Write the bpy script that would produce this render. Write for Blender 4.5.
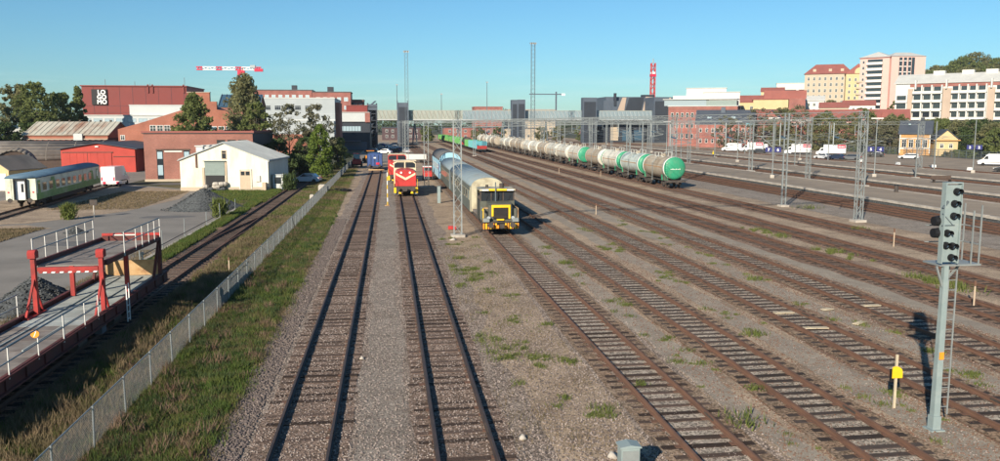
import bpy, math, random
import numpy as np
from mathutils import Vector, Matrix
random.seed(7); RNG = np.random.default_rng(7)
R = math.radians
for o in list(bpy.data.objects): bpy.data.objects.remove(o, do_unlink=True)
SC = bpy.context.scene
COL = SC.collection

# ------------------------------------------------------------------ camera, sky, sun, exposure
CAM_H = 9.1
cam_data = bpy.data.cameras.new('camera')
cam_data.sensor_fit = 'HORIZONTAL'; cam_data.sensor_width = 36.0
cam_data.lens = 36.0 * 820.0 / 1000.0
cam_data.clip_start = 0.1; cam_data.clip_end = 9000
cam = bpy.data.objects.new('camera', cam_data); COL.objects.link(cam)
PITCH, YAW = R(7.40), R(7.646)
cam.location = (0, 0, CAM_H)
cam.rotation_euler = (R(90) - PITCH, 0, -YAW)
SC.camera = cam

SUN_EL, SUN_AZ = R(23.5), R(33.0)          # shadows run 33 degrees right of the tracks
sun_dir = Vector((math.sin(SUN_AZ) * math.cos(SUN_EL), math.cos(SUN_AZ) * math.cos(SUN_EL), -math.sin(SUN_EL)))
world = bpy.data.worlds.new('World'); SC.world = world; world.use_nodes = True
wn = world.node_tree.nodes; wl = world.node_tree.links
wn.clear()
wo = wn.new('ShaderNodeOutputWorld'); bg = wn.new('ShaderNodeBackground'); sk = wn.new('ShaderNodeTexSky')
sk.sky_type = 'NISHITA'; sk.sun_disc = False
sk.sun_elevation = SUN_EL; sk.sun_rotation = R(213.0)
sk.altitude = 20; sk.air_density = 1.0; sk.dust_density = 0.3; sk.ozone_density = 7.5
bg.inputs['Strength'].default_value = 0.08
wtc = wn.new('ShaderNodeTexCoord'); wmp = wn.new('ShaderNodeMapping'); wmp.inputs['Scale'].default_value = (5, 5, 55); wl.new(wtc.outputs['Generated'], wmp.inputs['Vector'])
wno = wn.new('ShaderNodeTexNoise'); wno.inputs['Scale'].default_value = 1.6; wno.inputs['Detail'].default_value = 7; wl.new(wmp.outputs['Vector'], wno.inputs['Vector'])
wra = wn.new('ShaderNodeMapRange'); wra.inputs['From Min'].default_value = .52; wra.inputs['From Max'].default_value = .75; wra.inputs['To Max'].default_value = .35; wl.new(wno.outputs['Fac'], wra.inputs['Value'])
wse = wn.new('ShaderNodeSeparateXYZ'); wl.new(wtc.outputs['Generated'], wse.inputs[0])
wrz = wn.new('ShaderNodeMapRange'); wrz.inputs['From Min'].default_value = .075; wrz.inputs['From Max'].default_value = .03; wl.new(wse.outputs['Z'], wrz.inputs['Value'])   # thin low cloud all round the horizon
wmu = wn.new('ShaderNodeMath'); wmu.operation = 'MULTIPLY'; wl.new(wra.outputs['Result'], wmu.inputs[0]); wl.new(wrz.outputs['Result'], wmu.inputs[1])
wmx = wn.new('ShaderNodeMix'); wmx.data_type = 'RGBA'; wl.new(wmu.outputs[0], wmx.inputs['Factor']); wl.new(sk.outputs['Color'], wmx.inputs[6]); wmx.inputs[7].default_value = (6.8, 7.4, 8.0, 1)
wti = wn.new('ShaderNodeMix'); wti.data_type = 'RGBA'; wti.blend_type = 'MULTIPLY'; wti.inputs['Factor'].default_value = 1.0; wl.new(wmx.outputs[2], wti.inputs[6]); wti.inputs[7].default_value = (0.86, 1.05, 0.95, 1)   # even, slightly cyan white balance of the whole sky
wl.new(wti.outputs[2], bg.inputs['Color']); wl.new(bg.outputs['Background'], wo.inputs['Surface'])
sl = bpy.data.lights.new('sun', 'SUN'); sl.energy = 4.9; sl.angle = R(0.53); sl.color = (1.0, 0.89, 0.73)
sun = bpy.data.objects.new('sun', sl); COL.objects.link(sun)
sun.location = (-60, -90, 60)
sun.rotation_euler = sun_dir.to_track_quat('-Z', 'Y').to_euler()
SC.view_settings.view_transform = 'Standard'; SC.view_settings.look = 'None'
SC.view_settings.exposure = 0.65; SC.view_settings.gamma = 1.0; SC.view_settings.use_curve_mapping = False
SC.render.engine = 'CYCLES'
SC.cycles.max_bounces = 6

# ------------------------------------------------------------------ materials
MATS = {}
def mat(name, c1, c2=None, scale=3.0, rough=0.75, metal=0.0, bump=0.0, bscale=30.0, spec=0.3, rnd=0.0, speck=None, sscale=60.0,
        dirt=None, dscale=0.8, damt=0.5, streak=False, lo=0.35, hi=0.65, coat=0.0):
    """Principled surface: two colours mixed by noise, an optional speckle of small stones and an optional blotchy dirt colour."""
    m = bpy.data.materials.new(name); m.use_nodes = True; MATS[name] = m
    nt = m.node_tree; n = nt.nodes; l = nt.links
    b = n['Principled BSDF']
    b.inputs['Roughness'].default_value = rough; b.inputs['Metallic'].default_value = metal
    b.inputs['Specular IOR Level'].default_value = spec; b.inputs['Coat Weight'].default_value = coat
    tc = n.new('ShaderNodeTexCoord'); co = tc.outputs['Object']
    if rnd > 0:
        oi = n.new('ShaderNodeObjectInfo'); ad = n.new('ShaderNodeVectorMath'); ad.operation = 'MULTIPLY_ADD'
        ad.inputs[1].default_value = (37.0, 53.0, 11.0)
        cmb = n.new('ShaderNodeCombineXYZ')
        for i in range(3): l.new(oi.outputs['Random'], cmb.inputs[i])
        l.new(cmb.outputs[0], ad.inputs[0]); l.new(co, ad.inputs[2]); co = ad.outputs[0]
    if streak:
        mp = n.new('ShaderNodeMapping'); mp.inputs['Scale'].default_value = streak; l.new(co, mp.inputs['Vector']); co2 = mp.outputs['Vector']
    else: co2 = co
    def noise(sc, c, det=5.0, ro=0.6):
        t = n.new('ShaderNodeTexNoise'); t.inputs['Scale'].default_value = sc; t.inputs['Detail'].default_value = det
        t.inputs['Roughness'].default_value = ro; l.new(c, t.inputs['Vector']); return t.outputs['Fac']
    def ramp(f, a, bb):
        r = n.new('ShaderNodeMapRange'); r.inputs['From Min'].default_value = a; r.inputs['From Max'].default_value = bb
        l.new(f, r.inputs['Value']); return r.outputs['Result']
    def mix(f, a, bb, mode='MIX'):
        x = n.new('ShaderNodeMix'); x.data_type = 'RGBA'; x.blend_type = mode
        if isinstance(f, float): x.inputs['Factor'].default_value = f
        else: l.new(f, x.inputs['Factor'])
        for s, v in ((6, a), (7, bb)):
            if isinstance(v, tuple): x.inputs[s].default_value = (*v, 1)
            else: l.new(v, x.inputs[s])
        return x.outputs[2]
    c2 = c2 or tuple(v * 0.82 for v in c1)
    colr = mix(ramp(noise(scale, co2), lo, hi), c1, c2)
    if dirt: 
        f = n.new('ShaderNodeMath'); f.operation = 'MULTIPLY'; f.inputs[1].default_value = damt
        l.new(ramp(noise(dscale, co2, 7.0, 0.65), 0.48, 0.68), f.inputs[0]); colr = mix(f.outputs[0], colr, dirt)
    if speck:
        v = n.new('ShaderNodeTexVoronoi'); v.inputs['Scale'].default_value = sscale; l.new(co, v.inputs['Vector'])
        h = n.new('ShaderNodeSeparateColor'); l.new(v.outputs['Color'], h.inputs['Color'])
        r = n.new('ShaderNodeMapRange'); r.inputs['From Min'].default_value = 0; r.inputs['From Max'].default_value = 1
        r.inputs['To Min'].default_value = speck[0]; r.inputs['To Max'].default_value = speck[1]; l.new(h.outputs[0], r.inputs['Value'])
        cc = n.new('ShaderNodeCombineColor')
        for i in range(3): l.new(r.outputs['Result'], cc.inputs[i])
        colr = mix(1.0, colr, cc.outputs['Color'], 'MULTIPLY')
    if rnd > 0:
        r = n.new('ShaderNodeMapRange'); r.inputs['To Min'].default_value = 1 - rnd; r.inputs['To Max'].default_value = 1 + rnd
        l.new(oi.outputs['Random'], r.inputs['Value'])
        cc = n.new('ShaderNodeCombineColor')
        for i in range(3): l.new(r.outputs['Result'], cc.inputs[i])
        colr = mix(1.0, colr, cc.outputs['Color'], 'MULTIPLY')
    l.new(colr, b.inputs['Base Color'])
    if bump > 0:
        bp = n.new('ShaderNodeBump'); bp.inputs['Strength'].default_value = bump; bp.inputs['Distance'].default_value = 0.05
        l.new(noise(bscale, co, 4.0), bp.inputs['Height']); l.new(bp.outputs['Normal'], b.inputs['Normal'])
    return m

def brickmat(name, c1, c2, mortar, scale=1.0, rough=0.9):
    m = bpy.data.materials.new(name); m.use_nodes = True; MATS[name] = m
    nt = m.node_tree; n = nt.nodes; l = nt.links; b = n['Principled BSDF']
    b.inputs['Roughness'].default_value = rough; b.inputs['Specular IOR Level'].default_value = 0.2
    tc = n.new('ShaderNodeTexCoord'); sep = n.new('ShaderNodeSeparateXYZ'); l.new(tc.outputs['Object'], sep.inputs[0])
    ad = n.new('ShaderNodeMath'); ad.operation = 'ADD'; l.new(sep.outputs['X'], ad.inputs[0]); l.new(sep.outputs['Y'], ad.inputs[1])
    cm = n.new('ShaderNodeCombineXYZ'); l.new(ad.outputs[0], cm.inputs[0]); l.new(sep.outputs['Z'], cm.inputs[1])
    br = n.new('ShaderNodeTexBrick'); br.inputs['Scale'].default_value = scale
    br.inputs['Brick Width'].default_value = 0.29; br.inputs['Row Height'].default_value = 0.09; br.inputs['Mortar Size'].default_value = 0.012
    br.inputs['Color1'].default_value = (*c1, 1); br.inputs['Color2'].default_value = (*c2, 1); br.inputs['Mortar'].default_value = (*mortar, 1)
    l.new(cm.outputs[0], br.inputs['Vector'])
    t = n.new('ShaderNodeTexNoise'); t.inputs['Scale'].default_value = 0.35; t.inputs['Detail'].default_value = 7; l.new(tc.outputs['Object'], t.inputs['Vector'])
    r = n.new('ShaderNodeMapRange'); r.inputs['From Min'].default_value = .3; r.inputs['From Max'].default_value = .7; r.inputs['To Min'].default_value = .78; r.inputs['To Max'].default_value = 1.12
    l.new(t.outputs['Fac'], r.inputs['Value'])
    cc = n.new('ShaderNodeCombineColor'); x = n.new('ShaderNodeMix'); x.data_type = 'RGBA'; x.blend_type = 'MULTIPLY'; x.inputs['Factor'].default_value = 1
    for i in range(3): l.new(r.outputs['Result'], cc.inputs[i])
    l.new(br.outputs['Color'], x.inputs[6]); l.new(cc.outputs[0], x.inputs[7]); l.new(x.outputs[2], b.inputs['Base Color'])
    return m

def glassmat(name, c, rough=0.08):
    m = bpy.data.materials.new(name); m.use_nodes = True; MATS[name] = m
    b = m.node_tree.nodes['Principled BSDF']; b.inputs['Base Color'].default_value = (*c, 1)
    b.inputs['Roughness'].default_value = rough; b.inputs['Specular IOR Level'].default_value = 0.8; b.inputs['Coat Weight'].default_value = .3
    return m

def leafmat(name, c1, c2, scale=0.5, trans=0.35):
    m = bpy.data.materials.new(name); m.use_nodes = True; MATS[name] = m
    nt = m.node_tree; n = nt.nodes; l = nt.links; n.clear()
    o = n.new('ShaderNodeOutputMaterial'); d = n.new('ShaderNodeBsdfDiffuse'); t = n.new('ShaderNodeBsdfTranslucent'); mx = n.new('ShaderNodeMixShader')
    mx.inputs[0].default_value = trans
    tc = n.new('ShaderNodeTexCoord'); ns = n.new('ShaderNodeTexNoise'); ns.inputs['Scale'].default_value = scale; ns.inputs['Detail'].default_value = 5
    l.new(tc.outputs['Object'], ns.inputs['Vector'])
    r = n.new('ShaderNodeMapRange'); r.inputs['From Min'].default_value = .35; r.inputs['From Max'].default_value = .65; l.new(ns.outputs['Fac'], r.inputs['Value'])
    x = n.new('ShaderNodeMix'); x.data_type = 'RGBA'; l.new(r.outputs['Result'], x.inputs['Factor']); x.inputs[6].default_value = (*c1, 1); x.inputs[7].default_value = (*c2, 1)
    l.new(x.outputs[2], d.inputs['Color']); l.new(x.outputs[2], t.inputs['Color'])
    l.new(d.outputs[0], mx.inputs[1]); l.new(t.outputs[0], mx.inputs[2]); l.new(mx.outputs[0], o.inputs['Surface'])
    return m

# ground and track
mat('dirt', (0.422, 0.321, 0.228), (0.306, 0.233, 0.167), scale=0.35, rough=0.95, bump=0.6, bscale=22, speck=(0.62, 1.35), sscale=20, dirt=(0.200, 0.147, 0.106), dscale=0.45, damt=0.85, spec=.1)
mat('lane', (0.333, 0.283, 0.223), (0.256, 0.216, 0.172), scale=0.9, rough=0.95, bump=0.3, bscale=40, speck=(0.8, 1.2), sscale=30, spec=.1, dirt=(0.222, 0.186, 0.152), dscale=.5, damt=.6)
mat('ballast_grey', (0.317, 0.256, 0.207), (0.222, 0.178, 0.145), scale=0.7, rough=0.95, bump=0.9, bscale=24, speck=(0.35, 1.65), sscale=16, spec=.1, dirt=(0.206, 0.150, 0.111), dscale=.5, damt=.65)
mat('ballast_brown', (0.250, 0.179, 0.138), (0.173, 0.124, 0.095), scale=0.9, rough=0.95, bump=0.9, bscale=24, speck=(0.4, 1.6), sscale=16, spec=.1)
mat('ballast_rust', (0.250, 0.157, 0.106), (0.173, 0.114, 0.083), scale=0.9, rough=0.95, bump=0.9, bscale=24, speck=(0.55, 1.45), sscale=16, spec=.1, dirt=(0.333, 0.266, 0.212), dscale=.35, damt=.55)
mat('ballast_light', (0.306, 0.261, 0.217), (0.239, 0.202, 0.167), scale=0.9, rough=0.95, bump=0.7, bscale=24, speck=(0.55, 1.4), sscale=18, spec=.1, dirt=(0.189, 0.153, 0.122), dscale=.4, damt=.7)
mat('asphalt', (0.245, 0.222, 0.195), (0.195, 0.178, 0.157), scale=0.25, rough=0.92, bump=0.2, bscale=60, speck=(0.88, 1.12), sscale=60, dirt=(0.28, 0.255, 0.225), dscale=.12, damt=.7, spec=.15)
mat('platform_asphalt', (0.322, 0.261, 0.196), (0.250, 0.203, 0.156), scale=0.2, rough=0.92, bump=0.15, bscale=50, dirt=(0.206, 0.172, 0.138), dscale=.18, damt=.7, spec=.15)
mat('soil', (0.17, 0.135, 0.085), (0.11, 0.10, 0.05), scale=0.5, rough=0.97, bump=0.5, bscale=20, dirt=(0.075, 0.095, 0.03), dscale=.7, damt=.8, spec=.05)
mat('city_ground', (0.10, 0.098, 0.07), (0.07, 0.075, 0.045), scale=0.03, rough=0.95, spec=.05)
mat('concrete', (0.46, 0.415, 0.36), (0.37, 0.335, 0.29), scale=1.2, rough=0.9, bump=0.2, dirt=(0.25, 0.22, 0.19), dscale=.6, damt=.5)
mat('stone_dark', (0.085, 0.09, 0.092), (0.055, 0.06, 0.062), scale=6, rough=0.95, bump=.6, bscale=12, speck=(.6, 1.4), sscale=9)
mat('stone_a', (0.26, 0.22, 0.20), (0.14, 0.115, 0.105), scale=1.7, rough=0.95, rnd=.2)
mat('wood_sleeper', (0.115, 0.08, 0.062), (0.062, 0.045, 0.038), scale=5, rough=0.95, bump=0.6, bscale=30, rnd=0.5, streak=(1.0, 9.0, 1.0), spec=.1)
mat('wood_sleeper_dark', (0.085, 0.065, 0.055), (0.05, 0.04, 0.036), scale=5, rough=0.95, bump=0.6, bscale=30, rnd=0.35, streak=(1.0, 9.0, 1.0), spec=.1)
mat('rust_rail', (0.185, 0.10, 0.066), (0.125, 0.07, 0.05), scale=4, rough=0.8, metal=0.1, bump=.2, streak=(2, .3, 2))
mat('worn_rail', (0.085, 0.060, 0.050), (0.05, 0.04, 0.037), scale=4, rough=0.6, metal=0.2, streak=(2, .3, 2))
mat('planks', (0.50, 0.43, 0.31), (0.42, 0.35, 0.25), scale=3, rough=.9)
# metals and paint
mat('galv', (0.30, 0.325, 0.32), (0.235, 0.255, 0.255), scale=2, rough=0.55, metal=0.35, rnd=.08)
mat('galv_wire', (0.40, 0.41, 0.40), rough=0.5, metal=0.4)
mat('galv_dark', (0.14, 0.17, 0.19), (0.11, 0.135, 0.15), scale=2, rough=0.6, metal=0.35)
mat('signal_grey', (0.235, 0.29, 0.29), (0.20, 0.25, 0.25), scale=1.5, rough=0.5, dirt=(.33, .36, .34), dscale=2, damt=.5)
mat('black', (0.012, 0.012, 0.014), rough=0.5)
mat('rubber', (0.02, 0.02, 0.02), rough=0.85)
mat('steel_dark', (0.055, 0.05, 0.048), (0.09, 0.07, 0.058), scale=3, rough=0.75, metal=.2)
mat('bogie', (0.085, 0.068, 0.055), (0.05, 0.045, 0.042), scale=3, rough=0.85)
mat('white', (0.78, 0.78, 0.76), (0.70, 0.70, 0.68), scale=2, rough=.5)
mat('yellow', (0.80, 0.52, 0.02), (0.70, 0.44, 0.02), scale=2, rough=.5)
mat('orange', (0.85, 0.30, 0.03), rough=.5)
mat('wagon_red', (0.40, 0.035, 0.03), (0.28, 0.03, 0.027), scale=2, rough=.6, dirt=(.10, .035, .03), dscale=1.2, damt=.6)
mat('wagon_oxide', (0.135, 0.032, 0.028), (0.085, 0.028, 0.025), scale=1.5, rough=.7, dirt=(.06, .035, .03), dscale=1.0, damt=.7)
mat('deck_plate', (0.42, 0.45, 0.42), (0.33, 0.355, 0.335), scale=1.2, rough=.75, rnd=.12, dirt=(.15, .13, .11), dscale=.8, damt=.5)
mat('deck_brown', (0.27, 0.24, 0.21), (0.20, 0.175, 0.158), scale=1.2, rough=.85, rnd=.12, dirt=(.10, .06, .045), dscale=.8, damt=.6)
mat('rusty_tan', (0.50, 0.36, 0.20), (0.38, 0.22, 0.10), scale=1.3, rough=.85, dirt=(.16, .06, .03), dscale=1.2, damt=.85)
mat('loco_red', (0.52, 0.045, 0.04), (0.42, 0.04, 0.036), scale=1.0, rough=.4, dirt=(.2, .04, .03), dscale=1.5, damt=.5)
mat('loco_cream', (0.70, 0.61, 0.42), (0.60, 0.52, 0.36), scale=1.2, rough=.5, dirt=(.35, .28, .2), dscale=1.2, damt=.5)
mat('coach_grey', (0.225, 0.275, 0.30), (0.185, 0.235, 0.26), scale=.6, rough=.5, metal=.2, dirt=(.22, .22, .2), dscale=.8, damt=.5, streak=(1, .35, 1))
mat('coach_side', (0.12, 0.135, 0.12), (0.085, 0.10, 0.09), scale=.6, rough=.6, dirt=(.05, .05, .045), dscale=.8, damt=.5)
mat('coach_cream', (0.52, 0.48, 0.34), (0.42, 0.38, 0.27), scale=1.0, rough=.6, dirt=(.2, .15, .1), dscale=.9, damt=.8)
mat('coach_blue', (0.33, 0.55, 0.65), (0.29, 0.50, 0.60), scale=.6, rough=.5)
mat('roof_darkgrey', (0.12, 0.12, 0.12), (0.09, 0.09, 0.095), scale=.5, rough=.8)
mat('pc_white', (0.66, 0.68, 0.55), (0.58, 0.60, 0.48), scale=.7, rough=.5, dirt=(.34, .34, .26), dscale=.7, damt=.6)
mat('pc_green', (0.13, 0.32, 0.09), (0.09, 0.24, 0.07), scale=.8, rough=.5, dirt=(.3, .36, .25), dscale=.5, damt=.6)
mat('pc_roof', (0.085, 0.15, 0.215), (0.065, 0.115, 0.17), scale=.5, rough=.6)
mat('tank_cream', (0.60, 0.58, 0.50), (0.52, 0.50, 0.425), scale=.5, rough=.55, rnd=.14, dirt=(.30, .245, .18), dscale=.55, damt=.7)
mat('tank_dirty', (0.42, 0.36, 0.28), (0.33, 0.285, 0.22), scale=.6, rough=.65, rnd=.07, dirt=(.25, .19, .13), dscale=.5, damt=.9)
mat('tank_grey', (0.49, 0.55, 0.51), (0.42, 0.475, 0.445), scale=.6, rough=.55, dirt=(.28, .27, .23), dscale=.5, damt=.7)
mat('tank_green', (0.035, 0.29, 0.16), (0.03, 0.24, 0.13), scale=.8, rough=.45, dirt=(.16, .22, .14), dscale=.9, damt=.35)
mat('tank_band', (0.74, 0.74, 0.68), (0.62, 0.62, 0.56), scale=1, rough=.5)
mat('tank_rust', (0.33, 0.16, 0.07), (0.42, 0.26, 0.14), scale=1.5, rough=.8)
mat('open_green', (0.12, 0.34, 0.10), (0.10, 0.28, 0.085), scale=.7, rough=.6, rnd=.1)
mat('open_blue', (0.12, 0.36, 0.42), (0.10, 0.31, 0.37), scale=.7, rough=.6, rnd=.1, dirt=(.2, .3, .3), dscale=.6, damt=.5)
mat('blue_paint', (0.05, 0.09, 0.24), (0.04, 0.075, 0.2), scale=1, rough=.5)
mat('sign_blue', (0.015, 0.02, 0.14), rough=.4)
mat('brand_red', (0.62, 0.03, 0.07), rough=.4)
# buildings
brickmat('brick_orange', (0.36, 0.115, 0.072), (0.30, 0.095, 0.06), (0.32, 0.19, 0.14))
brickmat('brick_brown', (0.29, 0.11, 0.082), (0.23, 0.085, 0.068), (0.33, 0.205, 0.165))
brickmat('brick_red', (0.30, 0.10, 0.082), (0.25, 0.082, 0.068), (0.32, 0.19, 0.16))
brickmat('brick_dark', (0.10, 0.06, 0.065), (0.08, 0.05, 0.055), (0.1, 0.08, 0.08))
mat('clad_red', (0.20, 0.036, 0.03), (0.17, 0.032, 0.027), scale=.15, rough=.55)
mat('shed_red', (0.42, 0.05, 0.035), (0.35, 0.043, 0.031), scale=.5, rough=.65)
mat('render_cream', (0.72, 0.68, 0.57), (0.66, 0.62, 0.515), scale=.4, rough=.9, dirt=(.45, .39, .3), dscale=.6, damt=.55, streak=(1.5, 1.5, .4))
mat('stucco_white', (0.62, 0.60, 0.56), (0.56, 0.545, 0.51), scale=.3, rough=.9)
mat('stucco_beige', (0.46, 0.38, 0.29), (0.41, 0.345, 0.26), scale=.2, rough=.9)
mat('stucco_yellow', (0.56, 0.43, 0.24), (0.51, 0.39, 0.215), scale=.3, rough=.9)
mat('stucco_pink', (0.62, 0.40, 0.35), (0.58, 0.375, 0.33), scale=.2, rough=.9)
mat('stucco_tan', (0.43, 0.335, 0.265), (0.39, 0.305, 0.24), scale=.3, rough=.9)
mat('wood_orange', (0.50, 0.275, 0.11), (0.44, 0.24, 0.09), scale=.5, rough=.85)
mat('panel_grey', (0.37, 0.40, 0.41), (0.33, 0.36, 0.37), scale=.2, rough=.6, metal=.1)
mat('panel_white', (0.50, 0.52, 0.51), (0.45, 0.47, 0.47), scale=.2, rough=.6)
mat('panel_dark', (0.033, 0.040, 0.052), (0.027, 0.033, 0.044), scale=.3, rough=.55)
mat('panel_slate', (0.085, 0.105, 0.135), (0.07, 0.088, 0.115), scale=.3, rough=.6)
mat('roof_red', (0.29, 0.10, 0.082), (0.24, 0.085, 0.07), scale=.3, rough=.8)
mat('roof_slate', (0.065, 0.075, 0.095), (0.05, 0.06, 0.078), scale=.4, rough=.7)
mat('roof_grey', (0.38, 0.40, 0.40), (0.30, 0.32, 0.32), scale=.4, rough=.6)
mat('roof_light', (0.50, 0.50, 0.47), (0.44, 0.44, 0.42), scale=.4, rough=.7)
mat('roof_rusty', (0.50, 0.47, 0.39), (0.42, 0.40, 0.33), scale=.5, rough=.8, dirt=(.27, .13, .08), dscale=.22, damt=.95, streak=(1.6, .5, .5))
mat('felt', (0.20, 0.17, 0.145), (0.13, 0.115, 0.10), scale=.25, rough=.95, dirt=(.27, .24, .205), dscale=.2, damt=.8)
mat('wood_dark', (0.10, 0.07, 0.055), (0.07, 0.05, 0.042), scale=2, rough=.9)
mat('door_beige', (0.52, 0.40, 0.29), (0.46, 0.36, 0.26), scale=2, rough=.8)
mat('shutter_green', (0.22, 0.27, 0.25), (0.19, 0.235, 0.22), scale=2, rough=.6)
mat('frame_white', (0.75, 0.74, 0.70), rough=.7)
glassmat('glass_dark', (0.022, 0.028, 0.035)); glassmat('glass_blue', (0.05, 0.10, 0.15)); glassmat('glass_pale', (0.34, 0.45, 0.50), 0.2)
mat('bridge_glass', (0.235, 0.295, 0.32), (0.205, 0.26, 0.285), scale=.05, rough=.3, spec=.6)
mat('bridge_panel', (0.33, 0.345, 0.30), (0.28, 0.295, 0.26), scale=.1, rough=.5)
mat('bark', (0.10, 0.085, 0.07), (0.06, 0.05, 0.043), scale=4, rough=.95)
mat('birch_bark', (0.35, 0.33, 0.30), (0.12, 0.11, 0.10), scale=4, rough=.95)
leafmat('leaf_green', (0.224, 0.253, 0.094), (0.140, 0.172, 0.064), .35, .5)
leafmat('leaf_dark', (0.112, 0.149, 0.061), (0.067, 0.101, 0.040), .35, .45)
leafmat('leaf_fresh', (0.190, 0.253, 0.055), (0.123, 0.178, 0.044), .5, .45)
leafmat('leaf_olive', (0.274, 0.265, 0.132), (0.185, 0.190, 0.097), .4, .5)
leafmat('leaf_twig', (0.19, 0.175, 0.115), (0.135, 0.14, 0.08), .4, .3)
leafmat('grass_green', (0.085, 0.135, 0.035), (0.145, 0.155, 0.05), .9, .35)
leafmat('grass_dry', (0.25, 0.185, 0.115), (0.13, 0.11, 0.06), 1.1, .3)
leafmat('weed', (0.17, 0.19, 0.06), (0.11, 0.14, 0.04), 2, .35)
for cn, cc in dict(car_black=(.015, .016, .02), car_silver=(.48, .5, .52), car_grey=(.12, .13, .14), car_white=(.75, .75, .74), car_red=(.5, .03, .03), car_blue=(.03, .06, .2), car_navy=(.02, .03, .06)).items():
    mat(cn, cc, tuple(v * .95 for v in cc), rough=.3, spec=.5, coat=.5)
# ------------------------------------------------------------------ mesh helpers
class MB:
    """Collects shapes into one mesh; mat() picks the slot for what follows."""
    def __init__(s): s.v = []; s.f = []; s.m = []; s.mats = []; s.cur = 0; s.sm = []; s.smooth = False
    def mat(s, name):
        if name not in s.mats: s.mats.append(name)
        s.cur = s.mats.index(name); return s
    def add(s, vs, fs):
        b = len(s.v); s.v += [tuple(map(float, q)) for q in vs]
        for f in fs: s.f.append(tuple(b + i for i in f)); s.m.append(s.cur); s.sm.append(s.smooth)
        return s
    def box(s, x0, x1, y0, y1, z0, z1):
        return s.add([(x0, y0, z0), (x1, y0, z0), (x1, y1, z0), (x0, y1, z0), (x0, y0, z1), (x1, y0, z1), (x1, y1, z1), (x0, y1, z1)],
                     [(0, 3, 2, 1), (4, 5, 6, 7), (0, 1, 5, 4), (1, 2, 6, 5), (2, 3, 7, 6), (3, 0, 4, 7)])
    def bar(s, p0, p1, w, h=None, up=(0, 0, 1)):
        h = h or w; p0, p1 = Vector(p0), Vector(p1); d = (p1 - p0).normalized(); u = Vector(up)
        if abs(d.dot(u)) > .98: u = Vector((0, 1, 0))
        a = d.cross(u).normalized() * w / 2; b = a.cross(d).normalized() * h / 2
        vs = [p + sa * a + sb * b for p in (p0, p1) for sa, sb in ((-1, -1), (1, -1), (1, 1), (-1, 1))]
        return s.add(vs, [(0, 3, 2, 1), (4, 5, 6, 7), (0, 1, 5, 4), (1, 2, 6, 5), (2, 3, 7, 6), (3, 0, 4, 7)])
    def tube(s, p0, p1, r0, r1=None, n=8, cap=True):
        r1 = r0 if r1 is None else r1; p0, p1 = Vector(p0), Vector(p1); d = (p1 - p0).normalized()
        u = Vector((0, 0, 1)) if abs(d.z) < .95 else Vector((1, 0, 0)); a = d.cross(u).normalized(); b = d.cross(a)
        vs = [p + (a * math.cos(t) + b * math.sin(t)) * r for p, r in ((p0, r0), (p1, r1)) for t in [2 * math.pi * i / n for i in range(n)]]
        fs = [(i, (i + 1) % n, n + (i + 1) % n, n + i) for i in range(n)]
        if cap: fs += [tuple(range(n))[::-1], tuple(range(n, 2 * n))]
        return s.add(vs, fs)
    def lathe(s, prof, c=(0, 0, 0), axis='y', n=20, squash=1.0):
        """prof: list of (t along axis, radius)"""
        vs = []
        for t, r in prof:
            for i in range(n):
                a = 2 * math.pi * i / n; x, z = r * math.cos(a), r * math.sin(a) * squash
                vs.append((c[0] + x, c[1] + t, c[2] + z) if axis == 'y' else ((c[0] + t, c[1] + x, c[2] + z) if axis == 'x' else (c[0] + x, c[1] + r * math.sin(a), c[2] + t)))
        fs = [(k * n + i, k * n + (i + 1) % n, (k + 1) * n + (i + 1) % n, (k + 1) * n + i) for k in range(len(prof) - 1) for i in range(n)]
        fs += [tuple(range(n))[::-1], tuple(range((len(prof) - 1) * n, len(prof) * n))]
        return s.add(vs, fs)
    def prism(s, poly, t0, t1, axis='y'):
        """extrude a polygon: axis y: poly in (x,z); axis x: poly in (y,z); axis z: poly in (x,y)"""
        n = len(poly)
        def P(q, t): return (q[0], t, q[1]) if axis == 'y' else ((t, q[0], q[1]) if axis == 'x' else (q[0], q[1], t))
        vs = [P(q, t) for t in (t0, t1) for q in poly]
        fs = [(i, (i + 1) % n, n + (i + 1) % n, n + i) for i in range(n)] + [tuple(range(n))[::-1], tuple(range(n, 2 * n))]
        return s.add(vs, fs)
    def quad(s, *pts): return s.add(pts, [tuple(range(len(pts)))])
    def mesh(s, name):
        me = bpy.data.meshes.new(name); me.from_pydata(s.v, [], s.f)
        for mn in s.mats: me.materials.append(MATS[mn])
        if s.mats:
            me.polygons.foreach_set('material_index', s.m)
        me.polygons.foreach_set('use_smooth', s.sm)
        me.update()
        import bmesh
        bm = bmesh.new(); bm.from_mesh(me); bmesh.ops.recalc_face_normals(bm, faces=bm.faces); bm.to_mesh(me); bm.free()
        return me
    def build(s, name, parent=None, loc=None, rz=0.0):
        o = bpy.data.objects.new(name, s.mesh(name)); COL.objects.link(o)
        if loc is not None: o.location = loc
        if rz: o.rotation_euler = (0, 0, rz)
        o.parent = parent
        return o
def link_mesh(name, me, parent=None, loc=(0, 0, 0), rot=(0, 0, 0), scale=None):
    o = bpy.data.objects.new(name, me); COL.objects.link(o); o.location = loc; o.rotation_euler = rot; o.parent = parent
    if scale: o.scale = scale
    return o
def tag(o, label=None, cat=None, group=None, kind=None):
    if label: o['label'] = label
    if cat: o['category'] = cat
    if group: o['group'] = group
    if kind: o['kind'] = kind
    return o
def thing(name, label, cat, loc=(0, 0, 0), rz=0.0, group=None):
    o = bpy.data.objects.new(name, None); COL.objects.link(o); o.location = loc; o.rotation_euler = (0, 0, rz); o.empty_display_size = .5
    return tag(o, label, cat, group)
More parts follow.
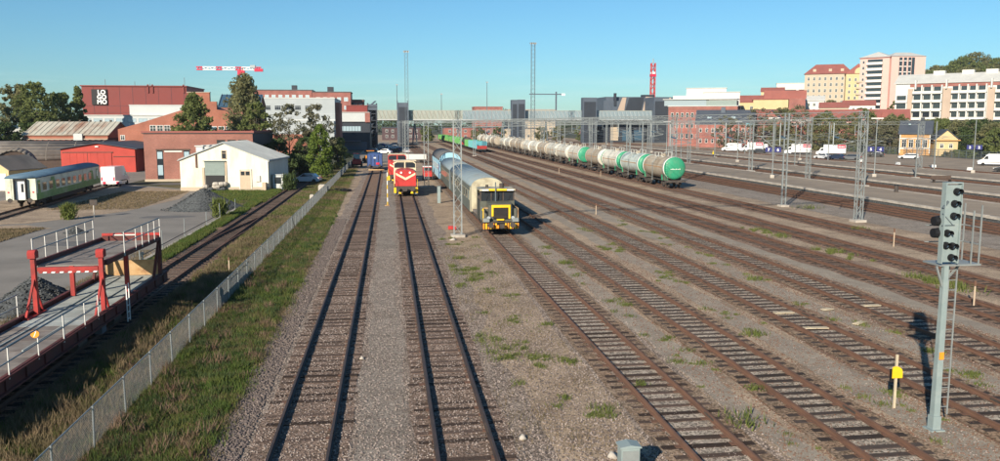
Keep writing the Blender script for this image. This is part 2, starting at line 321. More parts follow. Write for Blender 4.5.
def copy_tree(src, parent=None, loc=None, rz=None, label=None, kids=None):
    kids = kids if kids is not None else KIDS()
    c = src.copy(); COL.objects.link(c); c.parent = parent
    if loc is not None: c.location = loc
    if rz is not None: c.rotation_euler = (0, 0, rz)
    if label: c['label'] = label
    for ch in kids.get(src.name, []): copy_tree(ch, c, kids=kids)
    return c
def KIDS():
    d = {}
    for o in bpy.data.objects:
        if o.parent: d.setdefault(o.parent.name, []).append(o)
    return d
def np_mesh(name, V, F, matname):
    me = bpy.data.meshes.new(name); V = np.asarray(V, np.float32); F = np.asarray(F, np.int32); k = F.shape[1]
    me.vertices.add(len(V)); me.vertices.foreach_set('co', V.ravel())
    me.loops.add(F.size); me.loops.foreach_set('vertex_index', F.ravel())
    me.polygons.add(len(F)); me.polygons.foreach_set('loop_start', np.arange(len(F), dtype=np.int32) * k)
    me.polygons.foreach_set('loop_total', np.full(len(F), k, np.int32))
    me.materials.append(MATS[matname]); me.update(calc_edges=True); return me
def np_obj(name, V, F, matname, parent=None, loc=(0, 0, 0)):
    return link_mesh(name, np_mesh(name, V, F, matname), parent, loc)
def sheet(name, poly, z, matname, kind='structure', label=None, cat=None, thick=0.0):
    m = MB().mat(matname)
    if thick: m.prism(poly, z - thick, z, 'z')
    else: m.add([(x, y, z) for x, y in poly], [tuple(range(len(poly)))])
    return tag(m.build(name), label, cat, kind=kind)
def wavy_strip(name, x0, x1, y0, y1, z, matname, amp=.25, step=1.5, kind='structure', fx=None):
    ys = np.arange(y0, y1 + step, step); n = len(ys)
    a = np.cumsum(RNG.normal(0, .35, n)) * .0 + RNG.normal(0, amp, n); b = RNG.normal(0, amp, n)
    a = np.convolve(a, [.25, .5, .25], 'same'); b = np.convolve(b, [.25, .5, .25], 'same')
    sh = np.array([fx(y) for y in ys]) if fx else 0
    V = np.zeros((2 * n, 3)); V[:n, 0] = x0 + a + sh; V[:n, 1] = ys; V[n:, 0] = x1 + b + sh; V[n:, 1] = ys; V[:, 2] = z
    F = [(i, n + i, n + i + 1, i + 1) for i in range(n - 1)]
    return tag(np_obj(name, V, F, matname), kind=kind)
ORD = ['first', 'second', 'third', 'fourth', 'fifth', 'sixth', 'seventh', 'eighth', 'ninth', 'tenth', 'eleventh', 'twelfth', 'thirteenth', 'fourteenth', 'fifteenth', 'sixteenth', 'seventeenth', 'eighteenth', 'nineteenth', 'twentieth']

# ------------------------------------------------------------------ ground
g = MB().mat('city_ground'); g.quad((-2500, -300, -.012), (2500, -300, -.012), (2500, 4500, -.012), (-2500, 4500, -.012)); tag(g.build('ground'), kind='structure')
sheet('yard_ground', [(-9, -5), (115, -5), (115, 700), (-9, 700)], 0.0, 'dirt')
def t4x(y): return 13.55 - .011 * max(0, y - 30)
def t5x(y): return 18.75 - .009 * max(0, y - 30)
TRACKS = [  # x function, y0, y1, rail material, sleeper material, ballast material, individual sleepers to, label
    (lambda y: -2.6, 14, 172, 'worn_rail', 'wood_sleeper', 'ballast_grey', 110, 'railway track beside the chain-link fence, ending at the blue box wagon'),
    (lambda y: 1.97, 14, 330, 'worn_rail', 'wood_sleeper', 'ballast_grey', 106, 'railway track on which the red and cream locomotive stands'),
    (lambda y: 8.9, 14, 330, 'rust_rail', 'wood_sleeper', 'ballast_grey', 68, 'railway track carrying the yellow-striped work locomotive and grey coaches'),
    (t4x, 14, 380, 'rust_rail', 'wood_sleeper_dark', 'ballast_rust', 95, 'rusty railway track just right of the work locomotive'),
    (t5x, 14, 380, 'rust_rail', 'wood_sleeper_dark', 'ballast_rust', 100, 'rusty railway track passing just right of the signal mast foot'),
    (lambda y: 23.8, 18, 380, 'rust_rail', 'wood_sleeper_dark', 'ballast_rust', 100, 'rusty railway track behind the signal mast, second beyond the yellow marker'),
    (lambda y: 28.7, 22, 420, 'rust_rail', 'wood_sleeper_dark', 'ballast_rust', 95, 'brown railway track leading to the green and blue open wagons'),
    (lambda y: 33.6, 26, 420, 'rust_rail', 'wood_sleeper_dark', 'ballast_rust', 95, 'brown railway track between the open wagons and the tank wagons'),
    (lambda y: 39.5, 30, 440, 'rust_rail', 'wood_sleeper_dark', 'ballast_rust', 100, 'brown railway track carrying the long row of tank wagons'),
]
def rail_mesh(xf, y0, y1, off, matname):
    prof = [(-.07, 0), (.07, 0), (.07, .02), (.012, .035), (.012, .115), (.036, .125), (.036, .155), (-.036, .155), (-.036, .125), (-.012, .115), (-.012, .035), (-.07, .02)]
    ys = [y0 + i * (y1 - y0) / 24 for i in range(25)]; n = len(prof)
    V = [(xf(y) + off + px, y, .04 + pz) for y in ys for px, pz in prof]
    F = [(k * n + i, k * n + (i + 1) % n, (k + 1) * n + (i + 1) % n, (k + 1) * n + i) for k in range(24) for i in range(n)]
    m = MB().mat(matname); m.add(V, F); return m
def slp_mesh(matname):
    m = MB().mat(matname); m.prism([(-.115, -.1), (.115, -.1), (.12, .015), (.10, .04), (-.10, .04), (-.12, .015)], -1.35, 1.35, 'x'); 
    for sx in (-.8, .8): m.mat('rust_rail').box(sx - .16, sx + .16, -.085, .085, .04, .052)
    return m.mesh('sleeper')
SLP = {k: slp_mesh(k) for k in ('wood_sleeper', 'wood_sleeper_dark')}
_f = MB().mat('steel_dark')
for sx in (-1, 1):
    _f.box(sx * .022 - .009, sx * .022 + .009, -.36, .36, .08, .15)
    for yy in (-.27, -.09, .09, .27): _f.box(sx * .04 - .012, sx * .04 + .012, yy - .018, yy + .018, .1, .135)
FISH = _f.mesh('fishplate')
def track(xf, y0, y1, rm, sm, bm, ind, label, sp=.67):
    t = thing('railway_track', label, 'railway track', (xf(y0), y0, 0), group='railway tracks of the yard')
    def off(o): o.location = (-xf(y0), -y0, 0); return o
    for s in (-.797, .797): off(rail_mesh(xf, y0, y1, s, rm).build('rail', t))
    y = y0 + 2; k = 0
    for s in (-.797, .797):
        for jy in np.arange(y0 + 5.3 + (s > 0) * 4.1, min(ind, 75), 12.5):
            link_mesh('fishplate', FISH, t, (xf(jy) - xf(y0) + s, jy - y0, 0))
    while y < min(ind, y1):
        o = link_mesh('sleeper', SLP[sm], t, (xf(y) - xf(y0) + random.gauss(0, .05), y - y0 + random.gauss(0, .04), random.gauss(-.019, .012) if sm == 'wood_sleeper' and rm == 'worn_rail' else random.gauss(-.001, .004)), (0, 0, random.gauss(0, .018)))
        o.scale = (random.uniform(.97, 1.02), random.uniform(1.05, 1.4), 1)
        y += sp * random.uniform(.97, 1.03)
    if y < y1:
        V = []; F = []
        while y < y1:
            b = len(V); x = xf(y)
            for zz in (.03,):
                V += [(x - 1.35, y - .12, zz), (x + 1.35, y - .12, zz), (x + 1.35, y + .12, zz), (x - 1.35, y + .12, zz), (x - 1.35, y - .12, -.1), (x + 1.35, y - .12, -.1)]
            F += [(b, b + 1, b + 2, b + 3), (b + 4, b + 5, b + 1, b)]; y += sp
        o = off(np_obj('far_sleepers', V, F, sm, t)); tag(o, kind='stuff')
    return t
wavy_strip('ballast_bed', -4.9, 4.4, 5, 175, .004, 'ballast_grey', .25)
wavy_strip('gravel_path', -1.05, .35, 5, 175, .008, 'ballast_light', .22)
for xx in (-2.6, 1.97):
    wavy_strip('ballast_bed', xx - 1.35, xx + 1.35, 5, 175, .012, 'ballast_brown', .1)
wavy_strip('ballast_bed', 7.25, 10.6, 5, 330, .004, 'ballast_grey', .12)
for i, (xf, hw) in enumerate(((t4x, 1.55), (t5x, 1.6), (lambda y: 23.8, 1.75), (lambda y: 28.7, 1.85), (lambda y: 33.6, 1.85), (lambda y: 39.5, 1.9))):
    wavy_strip('ballast_bed', -hw, hw, 8, 430, .004, 'ballast_rust', .13, fx=xf)
for x0, x1 in ((10.75, 11.75), (15.5, 16.7), (20.6, 21.7)):
    wavy_strip('gravel_path', x0, x1, 10, 300, .008, 'lane', .25)
wavy_strip('gravel_path', 25.7, 26.8, 16, 300, .009, 'lane', .2)
wavy_strip('gravel_path', 43.9, 49.2, 40, 330, .009, 'ballast_light', .25)
mat('crib_stone', (0.378, 0.325, 0.260), (0.270, 0.230, 0.185), scale=1.1, rough=.95, bump=.9, bscale=26, speck=(.3, 1.75), sscale=15, spec=.1, dirt=(0.238, 0.168, 0.114), dscale=.4, damt=.6)
mat('rust_dust', (0.270, 0.185, 0.123), (0.194, 0.137, 0.094), scale=1.4, rough=.95, bump=.8, bscale=26, speck=(.4, 1.6), sscale=16, spec=.1, dirt=(0.313, 0.252, 0.187), dscale=.5, damt=.6)
for xf, ye in ((lambda y: 8.9, 66), (t4x, 120), (t5x, 120), (lambda y: 23.8, 90)):
    wavy_strip('crib_ballast', -.74, .74, 10, ye, -.0 + .02, 'crib_stone', .04, fx=xf)
    for a, b in ((-1.5, -.92), (.92, 1.5)): wavy_strip('rust_stained_ballast', a, b, 10, ye, .03, 'rust_dust', .1, 1.0, fx=xf)
for tr in TRACKS: track(*tr)

# turnout branch rails leaving the siding and the siding itself
def siding(xf, y0, y1, ind, label):
    return track(xf, y0, y1, 'rust_rail', 'wood_sleeper_dark', None, ind, label, .75)
sheet('grass_ground', [(-34, 5), (-5.0, 5), (-5.1, 60), (-5.6, 100), (-6.4, 150), (-7.2, 190), (-34, 190)], .004, 'soil')
wavy_strip('siding_bed', -15.3, -11.4, 20, 150, .008, 'ballast_rust', .3)
siding(lambda y: -13.3, 16, 150, 118, 'rusty siding track under the red car-carrier wagon')
siding(lambda y: -13.25 + .0035 * max(0, y - 60) ** 2 * (1 if y < 90 else 1) if y < 74 else -12.56 + .105 * (y - 74) + 0, 56, 84, 84, 'short curved stub track branching off the siding beside the fence')
siding(lambda y: -38.4 - .085 * (y - 90), 62, 128, 100, 'overgrown track under the green and white coach')
# asphalt yard
yard = [(-16.6, 30), (-16.6, 58), (-16.4, 92), (-24.5, 100), (-26, 118), (-40, 131), (-40, 170), (-110, 170), (-110, 30)]
sheet('asphalt_yard', yard, .012, 'asphalt')
wavy_strip('access_road', -9.0, -0.0, 195, 420, .016, 'asphalt', .05)
# low kerb wall along the asphalt
k = MB().mat('concrete'); k.prism([(-16.55, 0), (-16.2, 0), (-16.22, .14), (-16.52, .14)], 52, 93, 'y'); tag(k.build('kerb'), kind='structure')
# ------------------------------------------------------------------ chain-link fence
def wire_panel(L, H=1.16, cell=.085):
    V = []; F = []; r = .0028
    def wire(y0, z0, y1, z1):
        d = np.array([0, y1 - y0, z1 - z0]); ln = np.linalg.norm(d); d /= ln; p = np.array([0, -d[2], d[1]]) * r; q = np.array([r, 0, 0]); b = len(V)
        for c in (np.array([0, y0, z0]), np.array([0, y1, z1])):
            V.extend([c + p, c - p * .5 + q, c - p * .5 - q])
        F.extend([(b, b + 1, b + 4, b + 3), (b + 1, b + 2, b + 5, b + 4), (b + 2, b, b + 3, b + 5)])
    t = -H
    while t < L:
        y0, y1 = max(0, t), min(L, t + H)
        if y1 > y0: wire(y0, y0 - t, y1, y1 - t); wire(y0, H - (y0 - t), y1, H - (y1 - t))
        t += cell
    return np_mesh('wire_mesh', V, F, 'galv_wire')
FX = lambda y: -8.45 + (.0 if y < 40 else 0)
FY0, FSTEP, FN = 12.15, 2.82, 62
fence = thing('chain_link_fence', 'low galvanised chain-link fence along the grass verge beside the tracks', 'fence', (-8.42, FY0, 0))
pm = MB().mat('galv').tube((0, 0, -.1), (0, 0, 1.24), .03, n=8); pm.lathe([(1.24, .034), (1.26, .03), (1.275, .005)], axis='z', n=8); PM = pm.mesh('post')
WP = wire_panel(FSTEP)
for i in range(FN):
    y = i * FSTEP
    o = link_mesh('post', PM, fence, (.045, y, 0), (random.gauss(0, .012), random.gauss(0, .012), 0))
    if i < FN - 1:
        link_mesh('wire_mesh', WP, fence, (0, y, .04))
        link_mesh('top_rail', TR, fence, (0.0, y, 1.215)) if i else None
    if i == 0:
        TR = MB().mat('galv').tube((0, 0, 0), (0, FSTEP, 0), .021, n=6).mesh('top_rail'); link_mesh('top_rail', TR, fence, (0.0, y, 1.215))
br = MB().mat('galv').bar((.08, 61, .05), (.08, 59.2, 1.15), .05).build('brace', fence)
# second light fence of posts and one wire by the asphalt edge
kf = thing('wire_fence', 'row of thin grey stakes along the edge of the asphalt yard', 'fence', (-16.4, 56, 0))
for i, (dy, h) in enumerate(((0, 1.5), (5.5, 1.5), (12, 1.6), (20, 1.3), (26, 1.5), (29.5, 1.4), (34, 1.2))):
    MB().mat('galv').tube((0, dy, -.1), (random.gauss(0, .03), dy + random.gauss(0, .03), h), .035, n=6).build('post', kf)
for z in (.45,): MB().mat('steel_dark').tube((0, 0, z), (0, 34, z), .03, n=5).build('rail', kf)
for i, (x, y, w, h, lab) in enumerate(((-9.1, 113, 1.0, 1.0, 'pale concrete block standing behind the fence near the weeping birch'), (-9.3, 100, .5, .75, 'small pale concrete block beside the fence, nearer than the larger one'))):
    t = thing('concrete_block', lab, 'concrete block', (x, y, 0))
    MB().mat('concrete').prism([(-w / 2, 0), (w / 2, 0), (w / 2, h * .8), (w * .35, h), (-w * .35, h), (-w / 2, h * .8)], -w * .5, w * .5, 'y').build('block', t)
    MB().mat('steel_dark').bar((-.1, 0, h - .05), (-.1, 0, h + .08), .03).bar((-.1, 0, h + .08), (.1, 0, h + .08), .03).bar((.1, 0, h + .08), (.1, 0, h - .05), .03).build('lifting_eye', t)

# ------------------------------------------------------------------ shared running gear
def wheel_mesh(r=.46, name='wheel'):
    m = MB().mat('steel_dark'); m.smooth = False
    m.lathe([(-.075, r * .2), (-.07, r * .93), (-.055, r), (.05, r * .97), (.055, r + .03), (.075, r + .03), (.076, r * .2)], axis='x', n=20)
    return m.mesh(name)
WHEEL = wheel_mesh()
def bogie(parent, y, axles=(-.93, .93), z=.195, w=1.0):
    """a bogie frame with its wheels under a vehicle that runs along local y"""
    b = MB().mat('bogie')
    a0, a1 = axles[0], axles[-1]
    for s in (-1, 1):
        b.prism([(a0 - .35, .5), (a0 - .2, .82), (a1 + .2, .82), (a1 + .35, .5), (a1 + .15, .48), (a1 - .35, .62), (0.3, .34), (-.3, .34), (a0 + .35, .62), (a0 - .15, .48)], s * w - .07, s * w + .07, 'x')
        for a in axles: b.box(s * w - .1, s * w + .12, a - .13, a + .13, .42, .72)
        for dy in (-.14, .14): b.tube((s * w, dy, .42), (s * w, dy, .72), .075, n=8)
    b.box(-w, w, -.2, .2, .55, .85)
    o = b.build('bogie', parent, (0, y, z))
    for a in axles:
        for s in (-1, 1):
            link_mesh('wheel', WHEEL, o, (s * .797, a, .46), (0, 0, 0 if s < 0 else math.pi))
    return o
def buffers(parent, y, sgn, z=1.06, mm='steel_dark', w=.97):
    for s in (-1, 1):
        m = MB().mat(mm); m.lathe([(0, .1), (.3 * sgn, .09), (.3 * sgn, .07), (.5 * sgn, .07), (.5 * sgn, .24), (.545 * sgn, .23)], c=(s * w, 0, 0), axis='y', n=14)
        m.build('buffer', parent, (0, y, z))
def coupler(parent, y, sgn, z=1.0):
    MB().mat('steel_dark').box(-.1, .1, min(0, .55 * sgn), max(0, .55 * sgn), -.1, .1).box(-.17, .17, min(.45 * sgn, .7 * sgn), max(.45 * sgn, .7 * sgn), -.18, .16).build('coupler', parent, (0, y, z))

# ------------------------------------------------------------------ red car-carrier wagon on the siding
wg = thing('car_carrier_wagon', 'dark red car-carrier wagon with raised upper deck and white handrails beside the fence', 'railway wagon', (-13.45, 36, 0))
Y0, Y1 = -13.5, 9.2
for s in (-1, 1):
    m = MB().mat('wagon_oxide'); m.prism([(s * 1.53, .82), (s * 1.56, .82), (s * 1.56, 1.36), (s * 1.44, 1.36), (s * 1.44, 1.30), (s * 1.53, 1.30)], Y0, Y1, 'y')
    m.box(s * 1.56, s * 1.66, Y0, Y1, .84, .90); m.box(s * 1.56, s * 1.64, Y0, Y1, 1.28, 1.335)
    for y in np.arange(Y0 + .8, Y1, 1.5): m.box(s * 1.56, s * 1.615, y - .04, y + .04, .91, 1.27)
    m.build('side_sill', wg)
MB().mat('wagon_oxide').box(-1.43, 1.43, Y0, Y1, 1.0, 1.12).build('floor_frame', wg)
PLATE = MB().mat('deck_plate').prism([(-1.42, 1.125), (1.42, 1.125), (1.42, 1.16), (1.38, 1.172), (-1.38, 1.172), (-1.42, 1.16)], .01, .74, 'y').mesh('deck_plate')
PLATB = MB().mat('deck_brown').prism([(-1.42, 1.125), (1.42, 1.125), (1.42, 1.16), (1.38, 1.172), (-1.38, 1.172), (-1.42, 1.16)], .01, .74, 'y').mesh('deck_plate')
y = Y0
while y < Y1 - .75:
    link_mesh('deck_plate', PLATE if y > -2.3 and y < 9 else PLATB, wg, (0, y, random.uniform(0, .006))); y += .75
for s in (-1, 1):   # wheel guide rails on the lower deck
    MB().mat('deck_plate').box(s * .55 - .03, s * .55 + .03, -6, 8.2, 1.18, 1.22).build('wheel_guide', wg)
for yy in (-9.6, 6.0): bogie(wg, yy)
MB().mat('wagon_oxide').box(-.35, -.15, -12, 8.5, .7, .99).box(.15, .35, -12, 8.5, .7, .99).box(-1.3, 1.3, -5.2, -5.0, .6, .99).box(-1.3, 1.3, 1.0, 1.2, .6, .99).build('underframe', wg)
for yy, s in ((-3.0, 1), (1.2, 1)): 
    MB().mat('steel_dark').lathe([(-.5, .05), (-.48, .2), (.48, .2), (.5, .05)], c=(1.3, yy, .62), axis='y', n=12).build('air_tank', wg)
MB().mat('panel_slate').box(1.2, 1.5, -.9, -.35, .45, .8).build('equipment_box', wg)
# red lifting posts
for s in (-1, 1):
    m = MB().mat('wagon_red'); x = s * 1.34
    m.box(x - .085, x + .085, -.1, .1, 1.2, 3.62)
    m.prism([(-.19, 3.56), (.19, 3.56), (.2, 3.8), (.1, 3.9), (-.12, 3.9), (-.2, 3.8)], x - .15, x + .15, 'x')
    m.bar((x, -.05, 2.7), (x, -1.05, 1.24), .08, .09); m.bar((x, .05, 2.3), (x, .6, 1.24), .07, .08); m.box(x - .13, x + .13, -1.15, .7, 1.175, 1.22)
    m.build('lifting_post', wg)
cb = MB().mat('wagon_red').box(-1.2, 1.2, -.02, .1, 2.98, 3.16).build('cross_bar', wg)
for i in range(14): 
    MB().mat('white' if i % 2 else 'wagon_red').prism([(-1.16 + i * .166, 2.915), (-1.02 + i * .166, 2.915), (-.99 + i * .166, 2.975), (-1.13 + i * .166, 2.975)], -.03, .0, 'y').build('warning_stripe', cb)
# upper deck
ud = MB().mat('wagon_oxide')
for s in (-1, 1): ud.prism([(.25, 3.16), (8.6, 3.06), (8.6, 3.27), (.25, 3.38)], s * 1.42 - .06, s * 1.42 + .06, 'x')
ud.box(-1.35, 1.35, 8.35, 8.55, 3.1, 3.34)
u = ud.build('upper_deck', wg)
for i in range(11): MB().mat('deck_brown').box(-1.35, 1.35, .3 + i * .73, .3 + i * .73 + .71, 3.15 - i * .009, 3.19 - i * .009).build('deck_plate', u)
MB().mat('wagon_red').box(-1.45, 1.45, 8.62, 8.7, 3.2, 3.46).build('end_beam', u)
MB().mat('stucco_white').box(-.9, .2, 8.58, 8.615, 3.24, 3.4).build('end_plate', u)
for s in (-1, 1):
    m = MB().mat('wagon_oxide'); x = s * 1.45; m.box(x - .09, x + .09, 8.2, 8.4, 1.2, 3.12); m.bar((x, 8.25, 3.05), (x, 7.0, 1.25), .12, .14); m.build('rear_post', wg)
    MB().mat('wagon_red').box(s * 1.2 - .09, s * 1.2 + .09, 3.6, 3.78, 1.2, 3.05).build('deck_prop', wg)
def handrail(parent, x, ys, z0, h, name='handrail', skip=()):
    m = MB().mat('galv')
    m.tube((x, ys[0], z0 + h), (x, ys[-1], z0 + h), .03, n=6); m.tube((x, ys[0], z0 + h * .5), (x, ys[-1], z0 + h * .5), .026, n=6)
    o = m.build(name, parent)
    for i, yv in enumerate(ys):
        w = .022 if i % 3 else .04
        MB().mat('stucco_white').box(x - .015, x + .015, yv - w, yv + w, z0 - .1, z0 + h + .02).build('stanchion', o)
handrail(wg, -1.5, [.4, 1.7, 3.0, 4.2, 5.4, 6.5, 7.6], 3.35, .95); handrail(wg, 1.5, [2.6, 4.3, 5.3, 6.4, 7.4, 8.4], 3.3, .95)
handrail(wg, 1.58, [-11.5, -9.4, -7.2, -5.0, -2.9, -1.4], 1.3, .95); handrail(wg, -1.58, [-11.5, -9.4, -7.0, -4.6, -2.8, -1.2], 1.3, .95)
MB().mat('rusty_tan').prism([(-1.4, 1.2), (1.4, 1.2), (1.4, 1.95), (1.1, 2.02), (-1.4, 1.98)], 8.75, 8.83, 'y').build('end_board', wg)
MB().mat('panel_grey').tube((.45, 8.8, 2.0), (.45, 8.8, 2.25), .04).lathe([(2.25, .04), (2.27, .1), (2.38, .1), (2.4, .03)], c=(.45, 8.8, 0), axis='z', n=10).build('tail_lamp', wg)
l = MB().mat('white')
for yy in (1.9, 2.25): l.box(1.66, 1.70, yy - .02, yy + .02, .3, 2.0)
for z in (.4, .7, 1.0, 1.3): l.box(1.66, 1.69, 1.93, 2.22, z, z + .035)
l.build('ladder', wg)
d = MB().mat('orange').lathe([(-.01, .03), (-.01, .14), (.01, .14), (.01, .03)], c=(1.52, -7.25, 2.1), axis='y', n=20).build('round_sign', wg)
MB().mat('white').bar((1.47, -7.265, 2.19), (1.57, -7.265, 2.19), .01, .025).bar((1.57, -7.265, 2.19), (1.49, -7.265, 2.0), .01, .025).build('sign_mark', d)
buffers(wg, Y1, 1, 1.02); buffers(wg, Y0, -1, 1.02); coupler(wg, Y1, 1)

# ------------------------------------------------------------------ coach bodies
def coach(t, L, hw, zb, ze, zr, side, endm, roofm, name_side='body'):
    """shell along local y from 0 to L: body with end walls, arched roof"""
    m = MB().mat(side); m.prism([(-hw, zb), (hw, zb), (hw, ze), (-hw, ze)], 0.0, L, 'y'); m.build('body', t)
    m = MB().mat(roofm); n = 14; m.smooth = True
    pr = [(hw * 1.02 * math.cos(a), ze + .003 + (zr - ze) * math.sin(a)) for a in [math.pi * i / n for i in range(n + 1)]]
    m.prism(pr, -.05, L + .05, 'y'); m.smooth = False; m.build('roof', t)
    return t
def win_box(parent, face, u, z, w, h, x, name='window', fm='frame_white', gm='glass_dark'):
    """window on a coach side at x (sign = facing), centred u along y"""
    s = 1 if x > 0 else -1; m = MB().mat(fm); e = .04
    m.box(x, x + s * .02, u - w / 2 - e, u + w / 2 + e, z - h / 2 - e, z + h / 2 + e) if s > 0 else m.box(x + s * .02, x, u - w / 2 - e, u + w / 2 + e, z - h / 2 - e, z + h / 2 + e)
    o = m.build(name, parent)
    g = MB().mat(gm); a, b = sorted((x + s * .021, x + s * .03)); g.box(a, b, u - w / 2, u + w / 2, z - h / 2, z + h / 2); g.build('pane', o)
# green and white coach at the far left
c = thing('passenger_coach', 'white and green passenger coach with blue roof on the overgrown track', 'railway coach', (-38.9, 93.0, 0), R(4.85))
coach(c, 26.4, 1.5, 1.05, 3.35, 3.85, 'pc_white', 'pc_white', 'pc_roof')
MB().mat('pc_green').box(1.5, 1.508, .02, 26.38, 1.06, 1.75).build('green_band', c)
for a, b, z0, z1 in ((4.2, 6.8, 1.76, 3.2), (17, 19.5, 1.76, 2.6), (20.5, 23.2, 1.76, 3.0)): MB().mat('pc_green').prism([(a, z0), (b, z0), (b - .5, z1), (a + .9, z1)], 1.5, 1.51, 'x').build('green_patch', c)
for u in (2.7, 4.9, 7.4, 9.6, 11.9, 14.2, 16.6, 18.9, 21.2): win_box(c, 'r', u, 2.35, 1.25, .85, 1.512, fm='pc_white')
for u in (.9, 24.9):
    dd = MB().mat('pc_green').box(1.5, 1.53, u - .42, u + .42, 1.1, 3.1).build('door', c); MB().mat('glass_dark').box(1.531, 1.537, u - .25, u + .25, 2.1, 2.85).build('pane', dd)
MB().mat('bogie').box(-1.2, 1.2, 6, 20, .5, 1.04).build('underframe', c)
for s in (-1, 1): MB().mat('pc_white').box(s * 1.2 - .28, s * 1.2 + .28, -.04, 0, 1.06, 3.3).build('end_panel', c)
e = MB().mat('black').box(-.62, -.5, -.35, 0, 1.1, 3.2).box(.5, .62, -.35, 0, 1.1, 3.2).box(-.62, .62, -.35, 0, 3.2, 3.34).build('gangway', c)
MB().mat('white').box(-.5, .5, -.06, -.005, 1.1, 3.2).build('gangway_door', c)
MB().mat('glass_dark').box(.05, .3, -.075, -.061, 1.9, 2.8).build('door_window', c)
for s in (-1, 1): MB().mat('brand_red').lathe([(-.03, .01), (-.03, .09), (0, .09)], c=(s * 1.2, -.045, 1.9), axis='y', n=10).build('tail_light', c)
bogie(c, 3.5, (-1.25, 1.25), .15); bogie(c, 22.9, (-1.25, 1.25), .15); buffers(c, 0, -1); 
# grey coaches behind the work locomotive, the light blue one behind
def grey_coach(x, y, L, label, end_cream):
    t = thing('grey_coach', label, 'railway coach', (x, y, 0), group='coaches behind the work locomotive')
    coach(t, L, 1.52, 1.0, 3.35, 4.22, 'coach_side', 'coach_cream', 'coach_grey')
    n = 14
    MB().mat('coach_cream' if end_cream else 'coach_grey').prism([(-1.5, 1.1), (1.5, 1.1)] + [(1.5 * math.cos(a), 3.36 + .84 * math.sin(a)) for a in [math.pi * i / n for i in range(n + 1)]], -.14, -.055, 'y').build('end_wall', t)
    MB().mat('coach_side').box(-.55, .55, -.2, -.141, 1.2, 3.25).build('end_door', t)
    for u in np.arange(2.0, L - 1, 2.3): win_box(t, 'l', u, 2.45, 1.1, .8, -1.521, fm='coach_cream')
    MB().mat('coach_cream' if end_cream else 'coach_grey').box(-1.535, -1.521, .1, 1.0, 1.05, 3.3).build('end_pillar', t)
    for yy in np.arange(1.5, L, 2.4):   # roof ribs
        m = MB().mat('coach_grey'); pr = [(1.56 * math.cos(a), 3.36 + .885 * math.sin(a)) for a in [math.pi * i / n for i in range(n + 1)]]
        m.prism(pr, yy - .03, yy + .03, 'y'); m.build('roof_rib', t)
    MB().mat('bogie').box(-1.2, 1.2, 5, L - 5, .5, .99).build('underframe', t)
    bogie(t, 3.2, (-1.2, 1.2)); bogie(t, L - 3.2, (-1.2, 1.2)); buffers(t, 0, -1)
    return t
grey_coach(8.9, 75.2, 25.8, 'grey-roofed coach with cream end coupled right behind the work locomotive', True)
grey_coach(8.9, 102.0, 18.6, 'second grey-roofed coach, between the first one and the light blue coach', False)
t = thing('light_blue_coach', 'light blue coach with arched roof behind the grey coaches', 'railway coach', (8.9, 122, 0))
coach(t, 20, 1.6, 1.0, 3.75, 4.95, 'coach_blue', 'coach_blue', 'roof_darkgrey')
n = 14; MB().mat('coach_blue').prism([(-1.58, 1.1), (1.58, 1.1)] + [(1.58 * math.cos(a), 3.75 + 1.15 * math.sin(a)) for a in [math.pi * i / n for i in range(n + 1)]], -.16, -.055, 'y').build('end_wall', t)
MB().mat('coach_cream').box(-1.6, 1.6, -.2, -.165, 3.55, 3.62).build('end_trim', t); MB().mat('car_blue').box(-.5, .5, -.2, -.165, 1.2, 3.2).build('end_door', t)
MB().mat('blue_paint').box(-1.64, -1.601, .4, 1.4, 1.1, 3.3).build('side_door', t)
for u in np.arange(3, 19, 3): win_box(t, 'l', u, 2.6, 1.2, .8, -1.602)
bogie(t, 3.2); bogie(t, 16.8); buffers(t, 0, -1)
# small red-fronted tractor-like rail trolley beside the blue coach
t = thing('rail_trolley', 'small red rail trolley standing left of the light blue coach', 'rail vehicle', (6.1, 134, 0))
MB().mat('loco_red').prism([(0, .6), (2.8, .6), (2.8, 2.1), (1.4, 2.1), (1.2, 1.4), (0, 1.3)], -.7, .7, 'x').build('body', t)
MB().mat('glass_dark').box(-.6, .6, 1.15, 1.18, 1.5, 2.0).build('windscreen', t); MB().mat('white').box(-.72, .72, 1.35, 2.85, 2.1, 2.2).build('roof', t)
for a in (.5, 2.3):
    for s in (-1, 1): link_mesh('wheel', WHEEL, t, (s * .7, a, .46))

# ------------------------------------------------------------------ yellow-striped work locomotive
mat('loco_olive', (0.10, 0.105, 0.085), (0.075, 0.08, 0.066), scale=1.5, rough=.6, dirt=(.2, .17, .13), dscale=1.5, damt=.5)
lo = thing('work_locomotive', 'grey and yellow work locomotive with striped buffer beam and dark square front grille', 'locomotive', (8.9, 65.6, 0))
MB().mat('bogie').box(-1.35, 1.35, .25, 9.2, .85, 1.2).build('underframe', lo)
bb = MB().mat('black').box(-1.5, 1.5, 0, .24, .62, 1.12).build('buffer_beam', lo)
for i in range(15):
    if abs(i - 7) < 2: continue
    MB().mat('yellow' if i % 2 else 'orange').prism([(-1.48 + i * .2, .64), (-1.36 + i * .2, .64), (-1.36 + i * .2, 1.1), (-1.48 + i * .2, 1.1)], -.015, -.001, 'y').build('warning_stripe', bb)
buffers(lo, .0, -1, 1.0, 'steel_dark', .9); coupler(lo, 0, -1, .95)
for s in (-1, 1):
    MB().mat('orange').box(s * .3 - .1, s * .3 + .1, -.2, -.02, .7, .95).build('hose', lo)
    MB().mat('galv').box(s * 1.2 - .25, s * 1.2 + .25, .02, .5, 1.2, 1.5).build('front_step', lo)
    MB().mat('panel_grey').lathe([(0, .14), (.1, .15), (.2, .1)], c=(s * 1.0, .1, 1.52), axis='y', n=12).build('headlight', lo)
